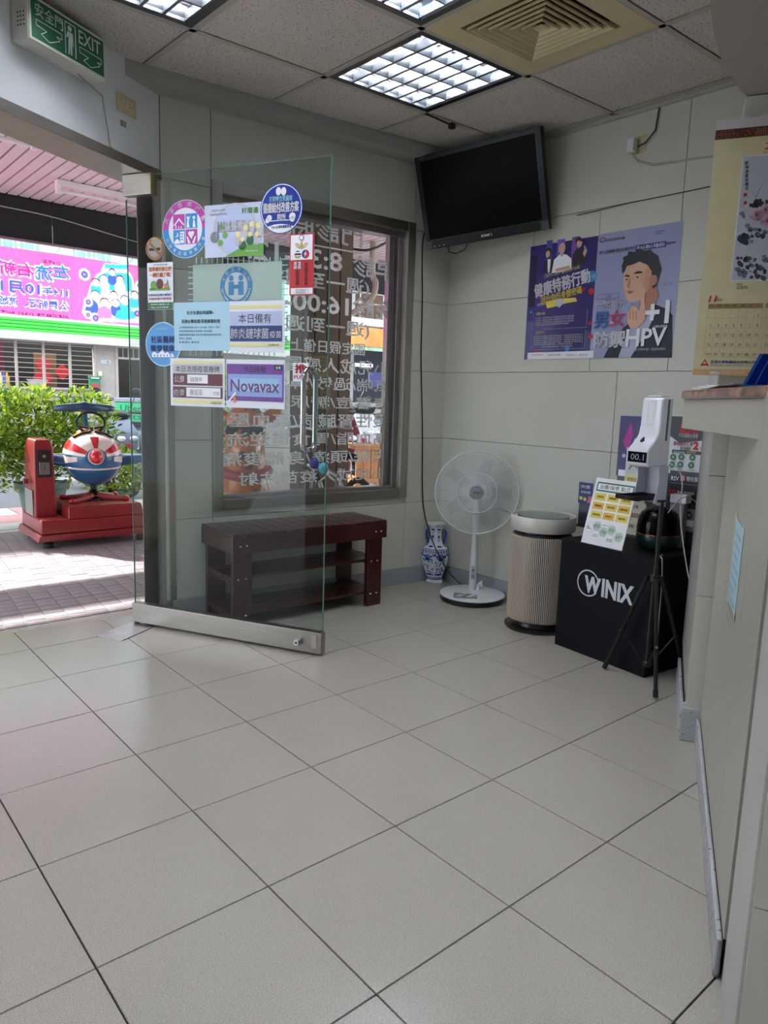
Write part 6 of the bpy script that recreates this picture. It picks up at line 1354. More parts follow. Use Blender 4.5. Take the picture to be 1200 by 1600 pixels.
build('tail_plane', MB().loft([ringt(ft_-sd*.23-up*.012, .08, .035), ringt(ft_-sd*.2-up*.01, .13, .05), ringt(ft_-sd*.03, .16, .07), ringt(ft_, .18, .09), ringt(ft_+sd*.03, .16, .07), ringt(ft_+sd*.2-up*.005, .13, .05), ringt(ft_+sd*.23-up*.008, .08, .035)]), mat('ride_dark_blue', (24, 62, 92), .3, coat=.4), kr, smooth=True, ang=50)
build('seat_red', MB().ell(fc-nose*.16+up*.15, (.09, .1, .05), 16, 8), red, kr, smooth=True)

# ================================================================ plants
leafc = [translucent('leaf_%s' % n, c, .35) for n, c in (('bright', (168, 190, 60)), ('mid', (122, 154, 46)), ('deep', (70, 106, 38)))]
def foliage(t, blobs, n, size, seed, weights=(.45, .35, .2)):
    """leaf blades scattered in ellipsoids, each a folded six point blade"""
    rn = random.Random(seed); ms = [MB(), MB(), MB()]
    tot = sum(b[3]*b[4]*b[5] for b in blobs)
    for b in blobs:
        for _ in range(int(n*b[3]*b[4]*b[5]/tot)):
            while True:
                v = np.array([rn.uniform(-1, 1) for _ in range(3)])
                if .25 < v @ v < 1: break
            p = np.array(b[:3])+v*np.array(b[3:6]); d = v*.6+np.array([rn.uniform(-1, 1), rn.uniform(-1, 1), rn.uniform(-.3, 1)]); d /= np.linalg.norm(d)
            s_ = np.cross(d, [rn.uniform(-1, 1), rn.uniform(-1, 1), 1]); s_ /= np.linalg.norm(s_)+1e-9; q = np.cross(s_, d); L = size*rn.uniform(.7, 1.3)
            w_ = L*.24; r_ = rn.random(); mb = ms[0 if r_ < weights[0] else 1 if r_ < weights[0]+weights[1] else 2]
            mb.add([p, p+d*L*.35+s_*w_+q*w_*.4, p+d*L*.75+s_*w_*.7+q*w_*.3, p+d*L, p+d*L*.75-s_*w_*.7+q*w_*.3, p+d*L*.35-s_*w_+q*w_*.4], [(0, 1, 2, 3), (0, 3, 4, 5)])
    for mb, m in zip(ms, leafc):
        if mb.f: o = build('foliage', mb, m, t); o['kind'] = 'stuff'
def plant(name, base, h, blobs, n, label, pot=None, seed=1, size=.06, cat='plant'):
    t = empty(name, base, label, cat); bx_, by_, bz_ = base
    z0 = bz_
    if pot:
        r_, ph, m = pot; build('pot', MB().lathe([(r_*.68, 0), (r_*.72, .02), (r_*.95, ph*.88), (r_*1.08, ph*.9), (r_*1.08, ph), (r_*.98, ph), (r_*.95, ph*.93)], base, 28), m, t, smooth=True, ang=50)
        build('soil', MB().lathe([(r_*.94, ph*.9), (0, ph*.93)], base, 20), mat('soil', (58, 46, 36), .95, var=.3, scale=60), t); z0 += ph*.9
    rn = random.Random(seed)
    for k in range(6):
        b = rn.choice(blobs); e_ = np.array(b[:3])+np.array([rn.uniform(-.5, .5)*b[3], rn.uniform(-.5, .5)*b[4], .3*b[5]]); s_ = np.array([bx_+rn.uniform(-.03, .03), by_+rn.uniform(-.03, .03), z0])
        build('stem', MB().tube([s_, s_*.5+e_*.5+np.array([rn.uniform(-.05, .05), rn.uniform(-.05, .05), 0]), e_], [.012, .008, .004], 6), mat('bark', (92, 70, 54), .8), t, smooth=True)
    foliage(t, blobs, n, size, seed); return t
potg = mat('pot_green', (96, 120, 110), .5, var=.06)
pq = onz(30, 835, 0); pqx, pqy = -3.15, 1.33
plant('potted_shrub', (pqx, pqy, 0), 1, [(pqx-.05, .95, .82, .35, .42, .36), (pqx-.02, 1.3, .78, .34, .42, .38), (pqx-.05, 1.7, .82, .34, .30, .34), (pqx-.02, 1.0, .55, .28, .32, .26), (pqx, 1.5, .62, .22, .3, .28)], 5200, 'big leafy green shrub in a dull green pot behind the aeroplane ride', (.2, .36, potg), 3, .055)
plant('potted_shrub', (-3.5, 2.05, 0), .5, [(-3.5, 2.05, .38, .28, .3, .24), (-3.45, 1.85, .55, .2, .25, .2)], 1300, 'low leafy plant beneath the aeroplane body near the kerb', (.15, .2, potg), 5, .055)
plant('potted_shrub', (-4.0, 2.95, 0), .5, [(-4.0, 2.95, .72, .2, .25, .2)], 500, 'small bright leafy plant between the scooter and the steel door post', (.14, .3, potg), 8, .06)

# ================================================================ scooters
def scooter(label, body, loc, rz, box=None, seatm=None, group='parked scooters'):
    t = bpy.data.objects.new('scooter', None); t.empty_display_size = .1; COL.objects.link(t); tag(t, label, 'scooter', group)
    t.location = loc; t.rotation_euler = (0, 0, rz); m = body; dk = mat('scooter_black', (30, 30, 34), .4, coat=.2)
    tyre = mat('tyre', (52, 52, 54), .8); V3 = lambda *a: np.array(a, float)
    for x in (.62, -.58):
        w_ = build('wheel', MB().tube([V3(x+.19*math.cos(2*math.pi*k/28), 0, .235+.19*math.sin(2*math.pi*k/28)) for k in range(29)], .048, 8, cap=False), tyre, t, smooth=True)
        hb_ = MB().tube([V3(x, -.03, .235), V3(x, .03, .235)], .05, 14)
        for k in range(5): a = 2*math.pi*k/5; hb_.tube([V3(x, 0, .235), V3(x+.15*math.cos(a), 0, .235+.15*math.sin(a))], .016, 6)
        hb_.tube([V3(x+.15*math.cos(2*math.pi*k/24), 0, .235+.15*math.sin(2*math.pi*k/24)) for k in range(25)], .012, 6, cap=False); build('rim', hb_, alu, w_, smooth=True)
    for y in (-.07, .07): build('fork', MB().tube([V3(.62, y, .235), V3(.54, y, .5), V3(.47, y*.6, .62)], .018, 8), alu, t, smooth=True)
    def ov(x, w_, z0, z1, n=14): return [V3(x, w_*math.cos(2*math.pi*k/n), (z0+z1)/2+(z1-z0)/2*math.sin(2*math.pi*k/n)) for k in range(n)]
    build('front_mudguard', MB().loft([ov(.86, .03, .36, .4), ov(.78, .06, .4, .49), ov(.62, .075, .44, .55), ov(.48, .07, .42, .58), ov(.42, .03, .45, .5)]), m, t, smooth=True)
    build('front_shield', MB().loft([[V3(.52, -.05, .42), V3(.52, .05, .42), V3(.44, .05, .42), V3(.44, -.05, .42)], [V3(.62, -.13, .62), V3(.62, .13, .62), V3(.40, .17, .62), V3(.40, -.17, .62)], [V3(.56, -.17, .78), V3(.56, .17, .78), V3(.34, .19, .76), V3(.34, -.19, .76)], [V3(.42, -.12, .96), V3(.42, .12, .96), V3(.32, .12, .94), V3(.32, -.12, .94)]]), m, t, bevel=.02, seg=3)
    for y in (-.08, .08): build('headlight', MB().ell(V3(.585, y, .72), (.05, .055, .035), 14, 8), mat('headlight_clear', (230, 232, 236), .08, coat=.6), t, smooth=True)
    build('front_badge', MB().box(V3(.575, -.03, .60), V3(.625, .03, .66)), mat('scooter_red', (190, 40, 50), .3), t, bevel=.004)
    build('handlebar_cover', MB().ell(V3(.36, 0, 1.0), (.1, .15, .065), 18, 10), dk, t, smooth=True)
    build('handlebar', MB().tube([V3(.30, -.34, 1.03), V3(.35, -.2, 1.03), V3(.35, .2, 1.03), V3(.30, .34, 1.03)], .015, 8), dk, t, smooth=True)
    for s_ in (-1, 1):
        build('grip', MB().tube([V3(.315, .25*s_, 1.03), V3(.295, .36*s_, 1.03)], .02, 10), rubber, t, smooth=True)
        mi = build('mirror_stem', MB().tube([V3(.33, .17*s_, 1.04), V3(.33, .2*s_, 1.15), V3(.31, .25*s_, 1.25)], .006, 6), dk, t, smooth=True); build('mirror', MB().ell(V3(.31, .26*s_, 1.29), (.018, .065, .05), 14, 10), dk, mi, smooth=True)
    build('floorboard', MB().box(V3(-.12, -.15, .3), V3(.46, .15, .36)), dk, t, bevel=.015)
    build('rear_body', MB().loft([ov(-.1, .14, .32, .66), ov(-.25, .17, .36, .74), ov(-.5, .17, .42, .78), ov(-.75, .12, .52, .8), ov(-.88, .05, .62, .76)]), m, t, smooth=True)
    build('seat', MB().loft([ov(-.06, .1, .72, .80), ov(-.2, .14, .74, .83), ov(-.5, .15, .77, .88), ov(-.8, .1, .80, .88)]), seatm or dk, t, smooth=True)
    build('rear_light', MB().ell(V3(-.87, 0, .72), (.03, .09, .03), 12, 8), mat('scooter_red', (0, 0, 0)), t, smooth=True)
    build('number_plate', MB().box(V3(-.93, -.11, .48), V3(-.92, .11, .6)), white, t); build('rear_mudguard', MB().box(V3(-.92, -.06, .36), V3(-.84, .06, .6)), dk, t, bevel=.01)
    build('exhaust', MB().tube([V3(-.1, -.15, .25), V3(-.45, -.17, .25), V3(-.78, -.18, .32)], [.025, .05, .045], 12), alu, t, smooth=True)
    if box: box(t)
    return t
def dbox(t):
    b = build('delivery_box', MB().box((-.90, -.23, .86), (-.40, .23, 1.14)), mat('delivery_green', (58, 196, 128), .5, var=.04), t, bevel=.015)
    build('box_lid', MB().box((-.91, -.24, 1.14), (-.39, .24, 1.2)), mat('box_grey', (150, 156, 166), .5), b, bevel=.01)
    for fr in (Frame((-.901, .21, .87), dx=(0, -1, 0)), Frame((-.88, -.232, .87), dx=(1, 0, 0))):
        p_ = Print(fr, .0015); g_ = mat('print_dark_green', (24, 92, 66), .5); p_.text('Uber', .06, .145, .36, .23, g_, 0); p_.text('Eats', .06, .03, .36, .115, g_, 0); p_.flush(b)
sblue = mat('scooter_blue_grey', (112, 126, 152), .25, coat=.6, var=.03)
f_ = np.array([math.cos(math.radians(5)), math.sin(math.radians(5))])*.62*.88
sc0 = scooter('blue grey scooter parked at the kerb behind the aeroplane ride', sblue, (-4.39-f_[0], 2.56-f_[1], 0), math.radians(5)); sc0.scale = (.88, .88, .88)
bq = ray(238, 690, 9.9); scb = scooter('scooter with a green and grey delivery box beside the steel door post', sblue, (bq[0], bq[1], 0), math.radians(139), dbox); scb.scale = (.88, .88, .88)
# ================================================================ house opposite
FX = Frame((-8.0, 2.2), 86)
ho = empty('house_opposite', (-8, 4, 0), 'grey single storey house front across the street with barred window and open door', 'house')
peb = speckle(mat('pebbledash', (168, 160, 154), .85, var=.08, scale=3, bump=.2, bscale=120), (110, 104, 98), 130, .54, .62, .6)
def fz(px, py): return FX.at(px, py)
aw0 = fz(0, 560)[0]-4; awL, awR = fz(0, 560)[0]-.6, fz(150, 560)[0]
doL, doR = fz(181, 600)[0], fz(181, 600)[0]+1.0
z0w, z1w = 1.16, 1.80
wallm = MB()
wallm.box((-12, 0, -.2), (awL, z1w, 0), FX).box((awL, 0, -.2), (awR, z0w, 0), FX).box((awR, 0, -.2), (doL, z1w, 0), FX).box((doR, 0, -.2), (5.2, z1w, 0), FX)
build('wall', wallm, peb, ho)
build('wall_joint', MB().box((-6, 1.02, 0), (doL, 1.03, .004), FX), joint_m, ho)
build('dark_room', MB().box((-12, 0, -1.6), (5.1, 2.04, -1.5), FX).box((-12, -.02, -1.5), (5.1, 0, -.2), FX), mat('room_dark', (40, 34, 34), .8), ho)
build('concrete_ledge', MB().box((-12, z1w, -.25), (5.2, z1w+.12, .22), FX), conc, ho, bevel=.01)
gcor = mat('awning_green', (66, 190, 66), .5, var=.15, scale=8, aniso=(1, 1, 12))
mb = MB()
for k in range(4): mb.box((-12, z1w+.12+.05*k, -.1-.06*k), (5.2, z1w+.16+.05*k, .2-.06*k), FX)
build('green_awning', mb, gcor, ho, bevel=.008)
build('upper_wall', MB().box((-12, 2.05, -.5), (5.2, 5.6, -.3), FX), mat('upper_wall_pale', (198, 214, 206), .7, var=.1), ho)
for k in range(8):
    a = -3+1.0*k; w_ = build('upper_window', MB().box((a, 2.75, -.3), (a+.62, 3.5, -.27), FX), mat('upper_frame', (226, 232, 226), .4), ho); build('pane', MB().box((a+.04, 2.79, -.27), (a+.29, 3.46, -.262), FX).box((a+.33, 2.79, -.27), (a+.58, 3.46, -.262), FX), mat('upper_pane', (132, 180, 160), .15, var=.3), w_)
mb = MB()
for k in range(57): mb.box((-3+.14*k, 2.7, -.2), (-3+.14*k+.015, 3.6, -.185), FX)
build('upper_railing', mb, mat('railing_white', (220, 226, 214), .5), ho)
grl = mat('grille_pale', (170, 160, 152), .5)
gx = [fz(x, 575)[0] for x in (26, 69, 110, 149)]; gx = [gx[0]-.56]+gx
for a in gx: build('window_bar', MB().box((a-.018, z0w, -.03), (a+.018, z1w, .0), FX), grl, ho)
for k in range(9): build('window_bar', MB().box((awL, z0w+.06+.068*k, -.02), (awR, z0w+.069+.068*k, -.010), FX), grl, ho)
build('window_sill', MB().box((awL, z0w-.03, -.2), (awR+.03, z0w, .04), FX), grl, ho)
build('inner_door', MB().box((fz(80, 580)[0], .9, -1.2), (fz(106, 580)[0]+.1, 1.7, -1.15), FX), mat('inner_door_brown', (120, 84, 62), .6), ho)
for x, y, s_ in ((94, 567, .13), (94, 590, .16), (125, 580, .13)):
    a, b = fz(x, y); n_ = build('red_paper', MB().prism([(a-s_, b), (a, b-s_), (a+s_, b), (a, b+s_)], -1.14 if x < 100 else -1.1, -1.13 if x < 100 else -1.09, FX), mat('paper_red', (196, 40, 50), .6), ho)
build('curtain', MB().box((fz(10, 580)[0], 1.1, -.9), (fz(24, 580)[0], 1.8, -.85), FX), mat('curtain_plum', (96, 36, 60), .8, var=.3, aniso=(30, 30, 1)), ho)
for k, (x, c_) in enumerate(((3, (210, 190, 150)), (8, (60, 90, 170)), (13, (200, 160, 60)))):
    a = fz(x, 600)[0]; tag(build('bottle', MB().lathe([(.035, 0), (.035, .12), (.015, .15), (.015, .19), (0, .19)], FX.P(a, z0w, -.08), 14), mat('bottle_%d' % k, c_, .3), smooth=True), ('beige bottle standing leftmost on the sill of the barred window', 'blue bottle standing in the middle on the sill of the barred window', 'yellow bottle standing rightmost on the sill of the barred window')[k], 'bottle', 'bottles on the sill across the street')
a, b = fz(68, 600); tag(build('plastic_basin', MB().lathe([(.1, 0), (.14, .1), (.15, .1), (.15, .11), (.135, .1), (.09, .02), (0, .02)], FX.P(a, z0w, -.4), 24), mat('basin_white', (214, 218, 222), .4), smooth=True), 'white plastic basin behind the bars of the window opposite', 'basin')
# door opening
drk = mat('door_frame_grey', (120, 126, 128), .5)
for a in (doL, doR-.04): build('door_post', MB().box((a, 0, -.18), (a+.04, z1w, .01), FX), grl, ho)
build('door_transom', MB().box((doL, 1.62, -.18), (doR, 1.65, .01), FX), grl, ho)
mb = MB()
for k in range(12): mb.box((doL+.06+.08*k, 1.65, -.1), (doL+.075+.08*k, 1.8, -.09), FX)
build('transom_bars', mb, grl, ho)
build('door_leaf', MB().box((doL+.42, .02, -.14), (doR-.05, 1.6, -.10), FX), mat('door_leaf_teal', (96, 112, 112), .5, var=.1), ho)
a0, b0, a1, b1 = (fz(157, 566)[0], fz(165, 569)[1], fz(173, 566)[0], fz(165, 562.5)[1])
pl = build('number_plate', MB().box((a0, b0, .001), (a1, b1, .01), FX), mat('plate_grey', (170, 176, 180), .4), ho); pr = Print(FX, .0105); pr.text('72', a0+.09, b0+.015, a1-.03, b1-.015, I_K, 0, bold=.02); pr.flush(pl)
a, b = fz(156, 584); build('door_bell', MB().box((a-.025, b-.035, .001), (a+.025, b+.035, .03), FX), offwhite, ho, bevel=.004)
mx = empty('mailbox', FX.P(fz(147, 600)[0], fz(147, 608)[1], .05), 'green metal mailbox with a red front panel beside the barred window', 'mailbox'); a0, b0, a1, b1 = fz(138, 600)[0], fz(147, 608)[1], fz(155, 600)[0], fz(147, 588)[1]
mgm = mat('mailbox_green', (44, 128, 92), .4); build('body', MB().box((a0, b0, .002), (a1, b1-.01, .09), FX), mgm, mx, bevel=.006); build('lid', MB().box((a0-.005, b1-.03, .002), (a1+.005, b1, .11), FX), mgm, mx, bevel=.006); build('front_panel', MB().box((a0+.02, b0+.015, .09), (a1-.02, b0+.08, .094), FX), mat('mailbox_red', (180, 60, 56), .4), mx); build('junk_mail', MB().box((a0+.015, b1-.035, .094), (a1-.03, b1-.02, .12), FX), white_led, mx)

# neighbouring shops further right, seen through the shop window
sh = empty('shop_opposite', (-7.3, 10, 0), 'shop fronts across the street seen through the lettered window', 'building')
sF = Frame((-7.9, 7.4), 86)
def sz(px, py): return sF.at(px, py)
build('wall', MB().box((.2, 0, -.3), (.9, 6, 0), sF).box((.9, 2.25, -.3), (16, 2.6, .5), sF).box((.9, 3.9, -.3), (16, 6.5, .0), sF).box((.9, 2.6, -1.3), (16, 3.9, -1.2), sF), mat('shop_wall_grey', (150, 148, 146), .7, var=.1), sh)
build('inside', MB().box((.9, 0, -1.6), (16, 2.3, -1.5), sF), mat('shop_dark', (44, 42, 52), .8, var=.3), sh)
build('counter_wall', MB().box((1.0, 0, -.3), (15, 1.05, -.1), sF), mat('shop_counter', (150, 144, 138), .7), sh)
for k in range(14):
    a = 1.0+.55*k; build('mesh_bar', MB().box((a, 2.6, .0), (a+.02, 3.9, .02), sF), grl, sh)
for k in range(5): build('mesh_bar', MB().box((.9, 2.65+.28*k, .0), (15, 2.67+.28*k, .02), sF), grl, sh)
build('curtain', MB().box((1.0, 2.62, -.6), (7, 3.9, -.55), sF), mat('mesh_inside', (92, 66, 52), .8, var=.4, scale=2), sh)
def sboard(x0, y0, x1, y1, m, nm, c=.52):
    a0, a1 = sF.at(x0, (y0+y1)/2, c)[0], sF.at(x1, (y0+y1)/2, c)[0]; b0, b1 = sF.at((x0+x1)/2, y1, c)[1], sF.at((x0+x1)/2, y0, c)[1]; return build(nm, MB().box((a0, b0, c), (a1, b1, c+.05), sF), m, sh), (a0, b0, a1, b1)
sboard(540, 512, 598, 541, mat('sign_orange', (226, 140, 64), .5, var=.3, scale=3), 'orange_sign'); sboard(598, 512, 602, 547, white, 'sign_edge', .53)
s1, bb = sboard(603, 514, 640, 529, mat('sign_cream', (236, 214, 180), .5), 'cream_sign'); s2, b2_ = sboard(603, 529, 640, 546, mat('sign_blue', (46, 84, 196), .5), 'blue_sign')
pr = Print(sF, .575); pr.text('各式', b2_[0]+.05, b2_[1]+.07, b2_[0]+.05+(b2_[3]-b2_[1])*1.5, b2_[3]-.07, I_W, 0, bold=.03); pr.flush(s2)
sboard(540, 500, 640, 511, mat('canopy_pale', (216, 206, 196), .6, var=.3), 'canopy', .5); sboard(538, 542, 640, 549, mat('ledge_green', (166, 190, 160), .6, var=.3), 'ledge', .5)
sboard(575, 583, 640, 606, mat('banner_indigo', (60, 58, 120), .6), 'indigo_banner', .0); sboard(548, 568, 580, 573, emis('shop_lamp', (236, 240, 240), 2.5), 'shop_lamp', -.4)

# ================================================================ things right outside the shop window
bc = ray(500, 650, 5.6); bcF = Frame((bc[0], bc[1], 0), 86-30)
cl_ = empty('boarded_column', (bc[0], bc[1], 0), 'brown boarded arcade column with paper notices beyond the window', 'column')
a0, a1 = bcF.at(452, 650, 0)[0], bcF.at(546, 650, 0)[0]
brn_ = mat('board_brown', (84, 66, 52), .6, var=.15, scale=3, aniso=(3, 3, .6)); n = 5
for k in range(n): build('board', MB().box((a0+(a1-a0)*k/n+.004, 0, -.02), (a0+(a1-a0)*(k+1)/n-.004, ZA-.01, .0), bcF), brn_, cl_)
build('core', MB().box((a0, 0, -.4), (a1, ZA-.012, -.02), bcF), mat('column_dark', (60, 50, 42), .7, var=.1), cl_)
for x0, y0, x1, y1 in ((488, 556, 512, 590), (470, 596, 496, 616), (500, 604, 516, 640), (474, 552, 486, 588)):
    P_ = PX(bcF, .002); q = P_.box(x0, y0, x1, y1); b_ = build('notice', MB().box((q[0], q[1], .001), (q[2], q[3], .0025), bcF), mat('notice_tan', (112, 92, 68), .6, var=.1), cl_)
    pr = Print(bcF, .003)
    for k in range(4): pr.text('招租公告請洽', q[0]+.02, q[3]-(k+1)*(q[3]-q[1])/5, q[2]-.02, q[3]-(k+.45)*(q[3]-q[1])/5, I_K, 0, nm='fine_print')
    pr.flush(b_)
wc0 = ray(433, 712, 5.35); wpF = Frame((wc0[0], wc0[1], 0), 86-30); P_ = PX(wpF, 0)
bz_ = lambda x, y: P_.ab(x, y)
wpn = empty('leaning_board', (wc0[0], wc0[1], 0), 'white leaning board between the spotted animal ride and the brown column', 'panel')
pts = [bz_(412, 600), bz_(453, 600), bz_(453, 792), bz_(432, 792), bz_(414, 700)]; lo_ = min(p[1] for p in pts)
pts[2] = (pts[2][0], .02); pts[3] = (pts[3][0], .02)
build('board', MB().prism([pts[0], pts[4], pts[3], pts[2], pts[1]], -.03, 0, wpF), mat('board_white', (214, 216, 214), .6, var=.05), wpn, bevel=.002)
build('board_seam', MB().box((pts[0][0], bz_(430, 700)[1], 0), (pts[1][0], bz_(430, 700)[1]+.004, .002), wpF), joint_m, wpn)
# spotted animal ride (metaball skin turned into one mesh)
gc = ray(383, 720, 4.7); yaw_g = math.atan2(CAM[1]-gc[1], CAM[0]-gc[0]); fw_ = np.array([math.cos(yaw_g), math.sin(yaw_g), 0]); sd_ = np.array([-fw_[1], fw_[0], 0])
ms = bpy.data.metaballs.new('hide'); ms.resolution = .035; ms.render_resolution = .035; ms.threshold = .5
mo = bpy.data.objects.new('hide', ms); COL.objects.link(mo)
def ball(f, s_, z, r): e = ms.elements.new(); p = np.array([gc[0], gc[1], 0])+fw_*f+sd_*s_; e.co = (p[0], p[1], z); e.radius = r*1.45
gz = lambda py: hzz(gc, py)
def hzz(p, py):
    lo, hi = -1, 4
    for _ in range(40):
        m_ = (lo+hi)/2; d = np.array([p[0], p[1], m_])-CAM; y = 800-F_PX*(d @ VU)/(d @ VW)
        if y > py: lo = m_
        else: hi = m_
    return m_
zh = gz(690)
for f, s_, z, r in ((-.1, 0, .42, .2), (-.3, 0, .4, .2), (.02, 0, .5, .17), (.05, 0, .62, .14), (.06, 0, .72, .13), (.06, 0, zh-.08, .13), (.06, 0, zh+.05, .14), (.06, 0, zh+.14, .13), (.16, 0, zh+.0, .11), (.22, 0, zh-.05, .1), (-.42, 0, .34, .14)): ball(f, s_, z, r)
for s_ in (-.12, .12):
    for f in (.02, -.38):
        for z in (.08, .16, .24, .32): ball(f, s_, z, .07)
    ball(.02, s_*1.35, zh+.17, .05); ball(.0, s_*1.75, zh+.20, .045)
bpy.context.view_layer.update(); dg = bpy.context.evaluated_depsgraph_get(); mm = bpy.data.meshes.new_from_object(mo.evaluated_get(dg)); bpy.data.objects.remove(mo)
hide = mat('hide_orange', (190, 100, 24), .3, coat=.5, var=.1, scale=6)
nt = hide.node_tree; b_ = nt.nodes['Principled BSDF']; vo = nt.nodes.new('ShaderNodeTexVoronoi'); vo.inputs['Scale'].default_value = 7; tcn = nt.nodes.new('ShaderNodeTexCoord'); nt.links.new(tcn.outputs['Object'], vo.inputs['Vector'])
rp = nt.nodes.new('ShaderNodeMapRange'); rp.inputs[1].default_value = .30; rp.inputs[2].default_value = .33; rp.inputs[3].default_value = 1; rp.inputs[4].default_value = 0; nt.links.new(vo.outputs['Distance'], rp.inputs[0])
mxn = nt.nodes.new('ShaderNodeMix'); mxn.data_type = 'RGBA'; src = b_.inputs['Base Color'].links[0].from_socket; nt.links.new(rp.outputs[0], mxn.inputs[0]); nt.links.new(src, mxn.inputs[6]); mxn.inputs[7].default_value = (.05, .03, .02, 1); nt.links.new(mxn.outputs[2], b_.inputs['Base Color'])
gr = empty('giraffe_ride', (gc[0], gc[1], 0), 'orange spotted giraffe ride with dark glasses standing outside the window', 'ride')
mm.polygons.foreach_set('use_smooth', [True]*len(mm.polygons)); mm.materials.clear(); mm.materials.append(hide); hb_ = link(bpy.data.objects.new('body', mm), gr)
g0 = np.array([gc[0], gc[1], 0])
for s_ in (-.075, .075): build('eye_lens', MB().ell(g0+fw_*.195+sd_*s_+[0, 0, zh+.08], (.03, .055, .04), 14, 10), mat('lens_black', (16, 16, 20), .1, coat=.5), hb_, smooth=True)
build('lens_bridge', MB().tube([g0+fw_*.20+sd_*-.11+[0, 0, zh+.09], g0+fw_*.215+[0, 0, zh+.1], g0+fw_*.20+sd_*.11+[0, 0, zh+.09]], .008, 6), mat('lens_black', (0, 0, 0)), hb_)
build('scarf', MB().tube([g0+fw_*(.05+.15*math.cos(t))+sd_*.15*math.sin(t)+[0, 0, zh-.18-.03*math.cos(t)] for t in np.linspace(0, 2*math.pi, 25)], .03, 8, cap=False), mat('scarf_red', (150, 30, 44), .4), gr, smooth=True)
for s_ in (-.05, .05): build('horn', MB().tube([g0+sd_*s_+fw_*.04+[0, 0, zh+.18], g0+sd_*s_*1.2+fw_*.04+[0, 0, zh+.3], g0+sd_*s_*1.2+fw_*.04+[0, 0, zh+.31]], [.02, .018, .03], 8), mat('hide_brown', (110, 60, 30), .4), hb_, smooth=True)
build('base', MB().lathe([(.36, 0), (.36, .05), (.34, .06), (0, .06)], g0+fw_*-.18, 32), red, gr, smooth=True)
for (f, s_, z, c_) in ((.12, .25, .62, (196, 120, 150)), (.1, .2, .72, (150, 176, 70)), (.1, .33, .5, (88, 124, 48)), (.1, .3, .42, (120, 190, 210))):
    p = g0+fw_*f-sd_*s_+np.array([0, 0, z]); build('leaf_ornament', MB().ell(p, (.02, .05, .09), 12, 8, rot=np.array(Matrix.Rotation(.5, 3, 'X'))), mat('ornament_%d' % c_[0], c_, .3, coat=.4), gr, smooth=True)
    build('ornament_stem', MB().tube([p, g0+fw_*.02-sd_*.1+[0, 0, z-.05]], .008, 6), black, gr)
build('steering_ring', MB().tube([g0-fw_*.1-sd_*.17+sd_*.07*math.cos(t)+[0, 0, zh-.03+.07*math.sin(t)] for t in np.linspace(0, 2*math.pi, 21)], .01, 6, cap=False), black, gr, smooth=True)
bs = ray(338, 700, 8.0)
plant('potted_shrub', (bs[0], bs[1], 0), .8, [(bs[0], bs[1], .95, .4, .5, .45)], 1800, 'tall leafy shrub behind the spotted giraffe ride', (.2, .35, potg), 12, .06)
# bicycle
bi0 = ray(522, 760, 5.1); biy = math.radians(-15); bd = np.array([math.cos(biy), math.sin(biy), 0]); bn = np.array([-bd[1], bd[0], 0])
bk_ = empty('bicycle', (bi0[0], bi0[1], 0), 'grey bicycle with a black saddle leaning outside the window', 'bicycle')
def B3(x, z, y=0): return np.array([bi0[0], bi0[1], 0])+bd*x+bn*y+np.array([0, 0, z])
sad = B3(.1, .72)
silver = mat('bike_silver', (170, 172, 176), .3, .7)
for x in (.45, -.52):
    w_ = build('wheel', MB().tube([B3(x+.3*math.cos(t), .32+.3*math.sin(t)) for t in np.linspace(0, 2*math.pi, 37)], .02, 8, cap=False), rubber, bk_, smooth=True); sp = MB()
    for k in range(14): t = 2*math.pi*k/14; sp.tube([B3(x, .32), B3(x+.29*math.cos(t), .32+.29*math.sin(t))], .0015, 4)
    sp.tube([B3(x, .32, -.04), B3(x, .32, .04)], .02, 8); build('spokes', sp, silver, w_)
fr_ = MB(); fr_.tube([B3(.1, .66), B3(-.02, .3)], .016, 8).tube([B3(-.02, .3), B3(-.42, .62)], .018, 8).tube([B3(.08, .6), B3(-.42, .66)], .014, 8).tube([B3(.45, .32), B3(-.02, .3)], .011, 8).tube([B3(.45, .32), B3(.08, .6)], .01, 8).tube([B3(-.4, .72), B3(-.52, .32)], .013, 8)
build('frame', fr_, silver, bk_, smooth=True)
build('saddle', MB().loft([[B3(.24+0, .76+.0, y) if 0 else B3(x, z, y) for z, y in ((.74, -w_), (.74, w_), (.775, w_*.8), (.785, 0), (.775, -w_*.8))] for x, w_ in ((.28, .06), (.2, .08), (.08, .04), (-.04, .018))]), black, bk_, bevel=.005, smooth=True)
build('handlebar', MB().tube([B3(-.3, .92, -.26), B3(-.38, .93, -.15), B3(-.42, .9, 0), B3(-.38, .93, .15), B3(-.3, .92, .26)], .012, 8), silver, bk_, smooth=True); build('chain_ring', MB().lathe([(.02, 0), (.07, 0), (.07, .006), (.02, .006)], B3(-.02, .3, -.05), 24, bn), black, bk_)
# charms on the door handle
for x, y, c_, lb in ((482.5, 725, (84, 70, 160), 'purple round charm hanging under the chrome door handle'), (497, 733, (90, 176, 190), 'teal round charm hanging under the chrome door handle')):
    p = LF.P(LF.at(x, y)[0], LF.at(x, y)[1], -.05); b_ = tag(build('door_charm', MB().ell(p, (.022, .022, .026), 16, 10), mat('charm_%d' % c_[0], c_, .5), smooth=True), lb, 'charm')
    build('charm_string', MB().tube([p+[0, 0, .024], LF.P(hx, h1+.012, -.05)], .0015, 5), black, b_)
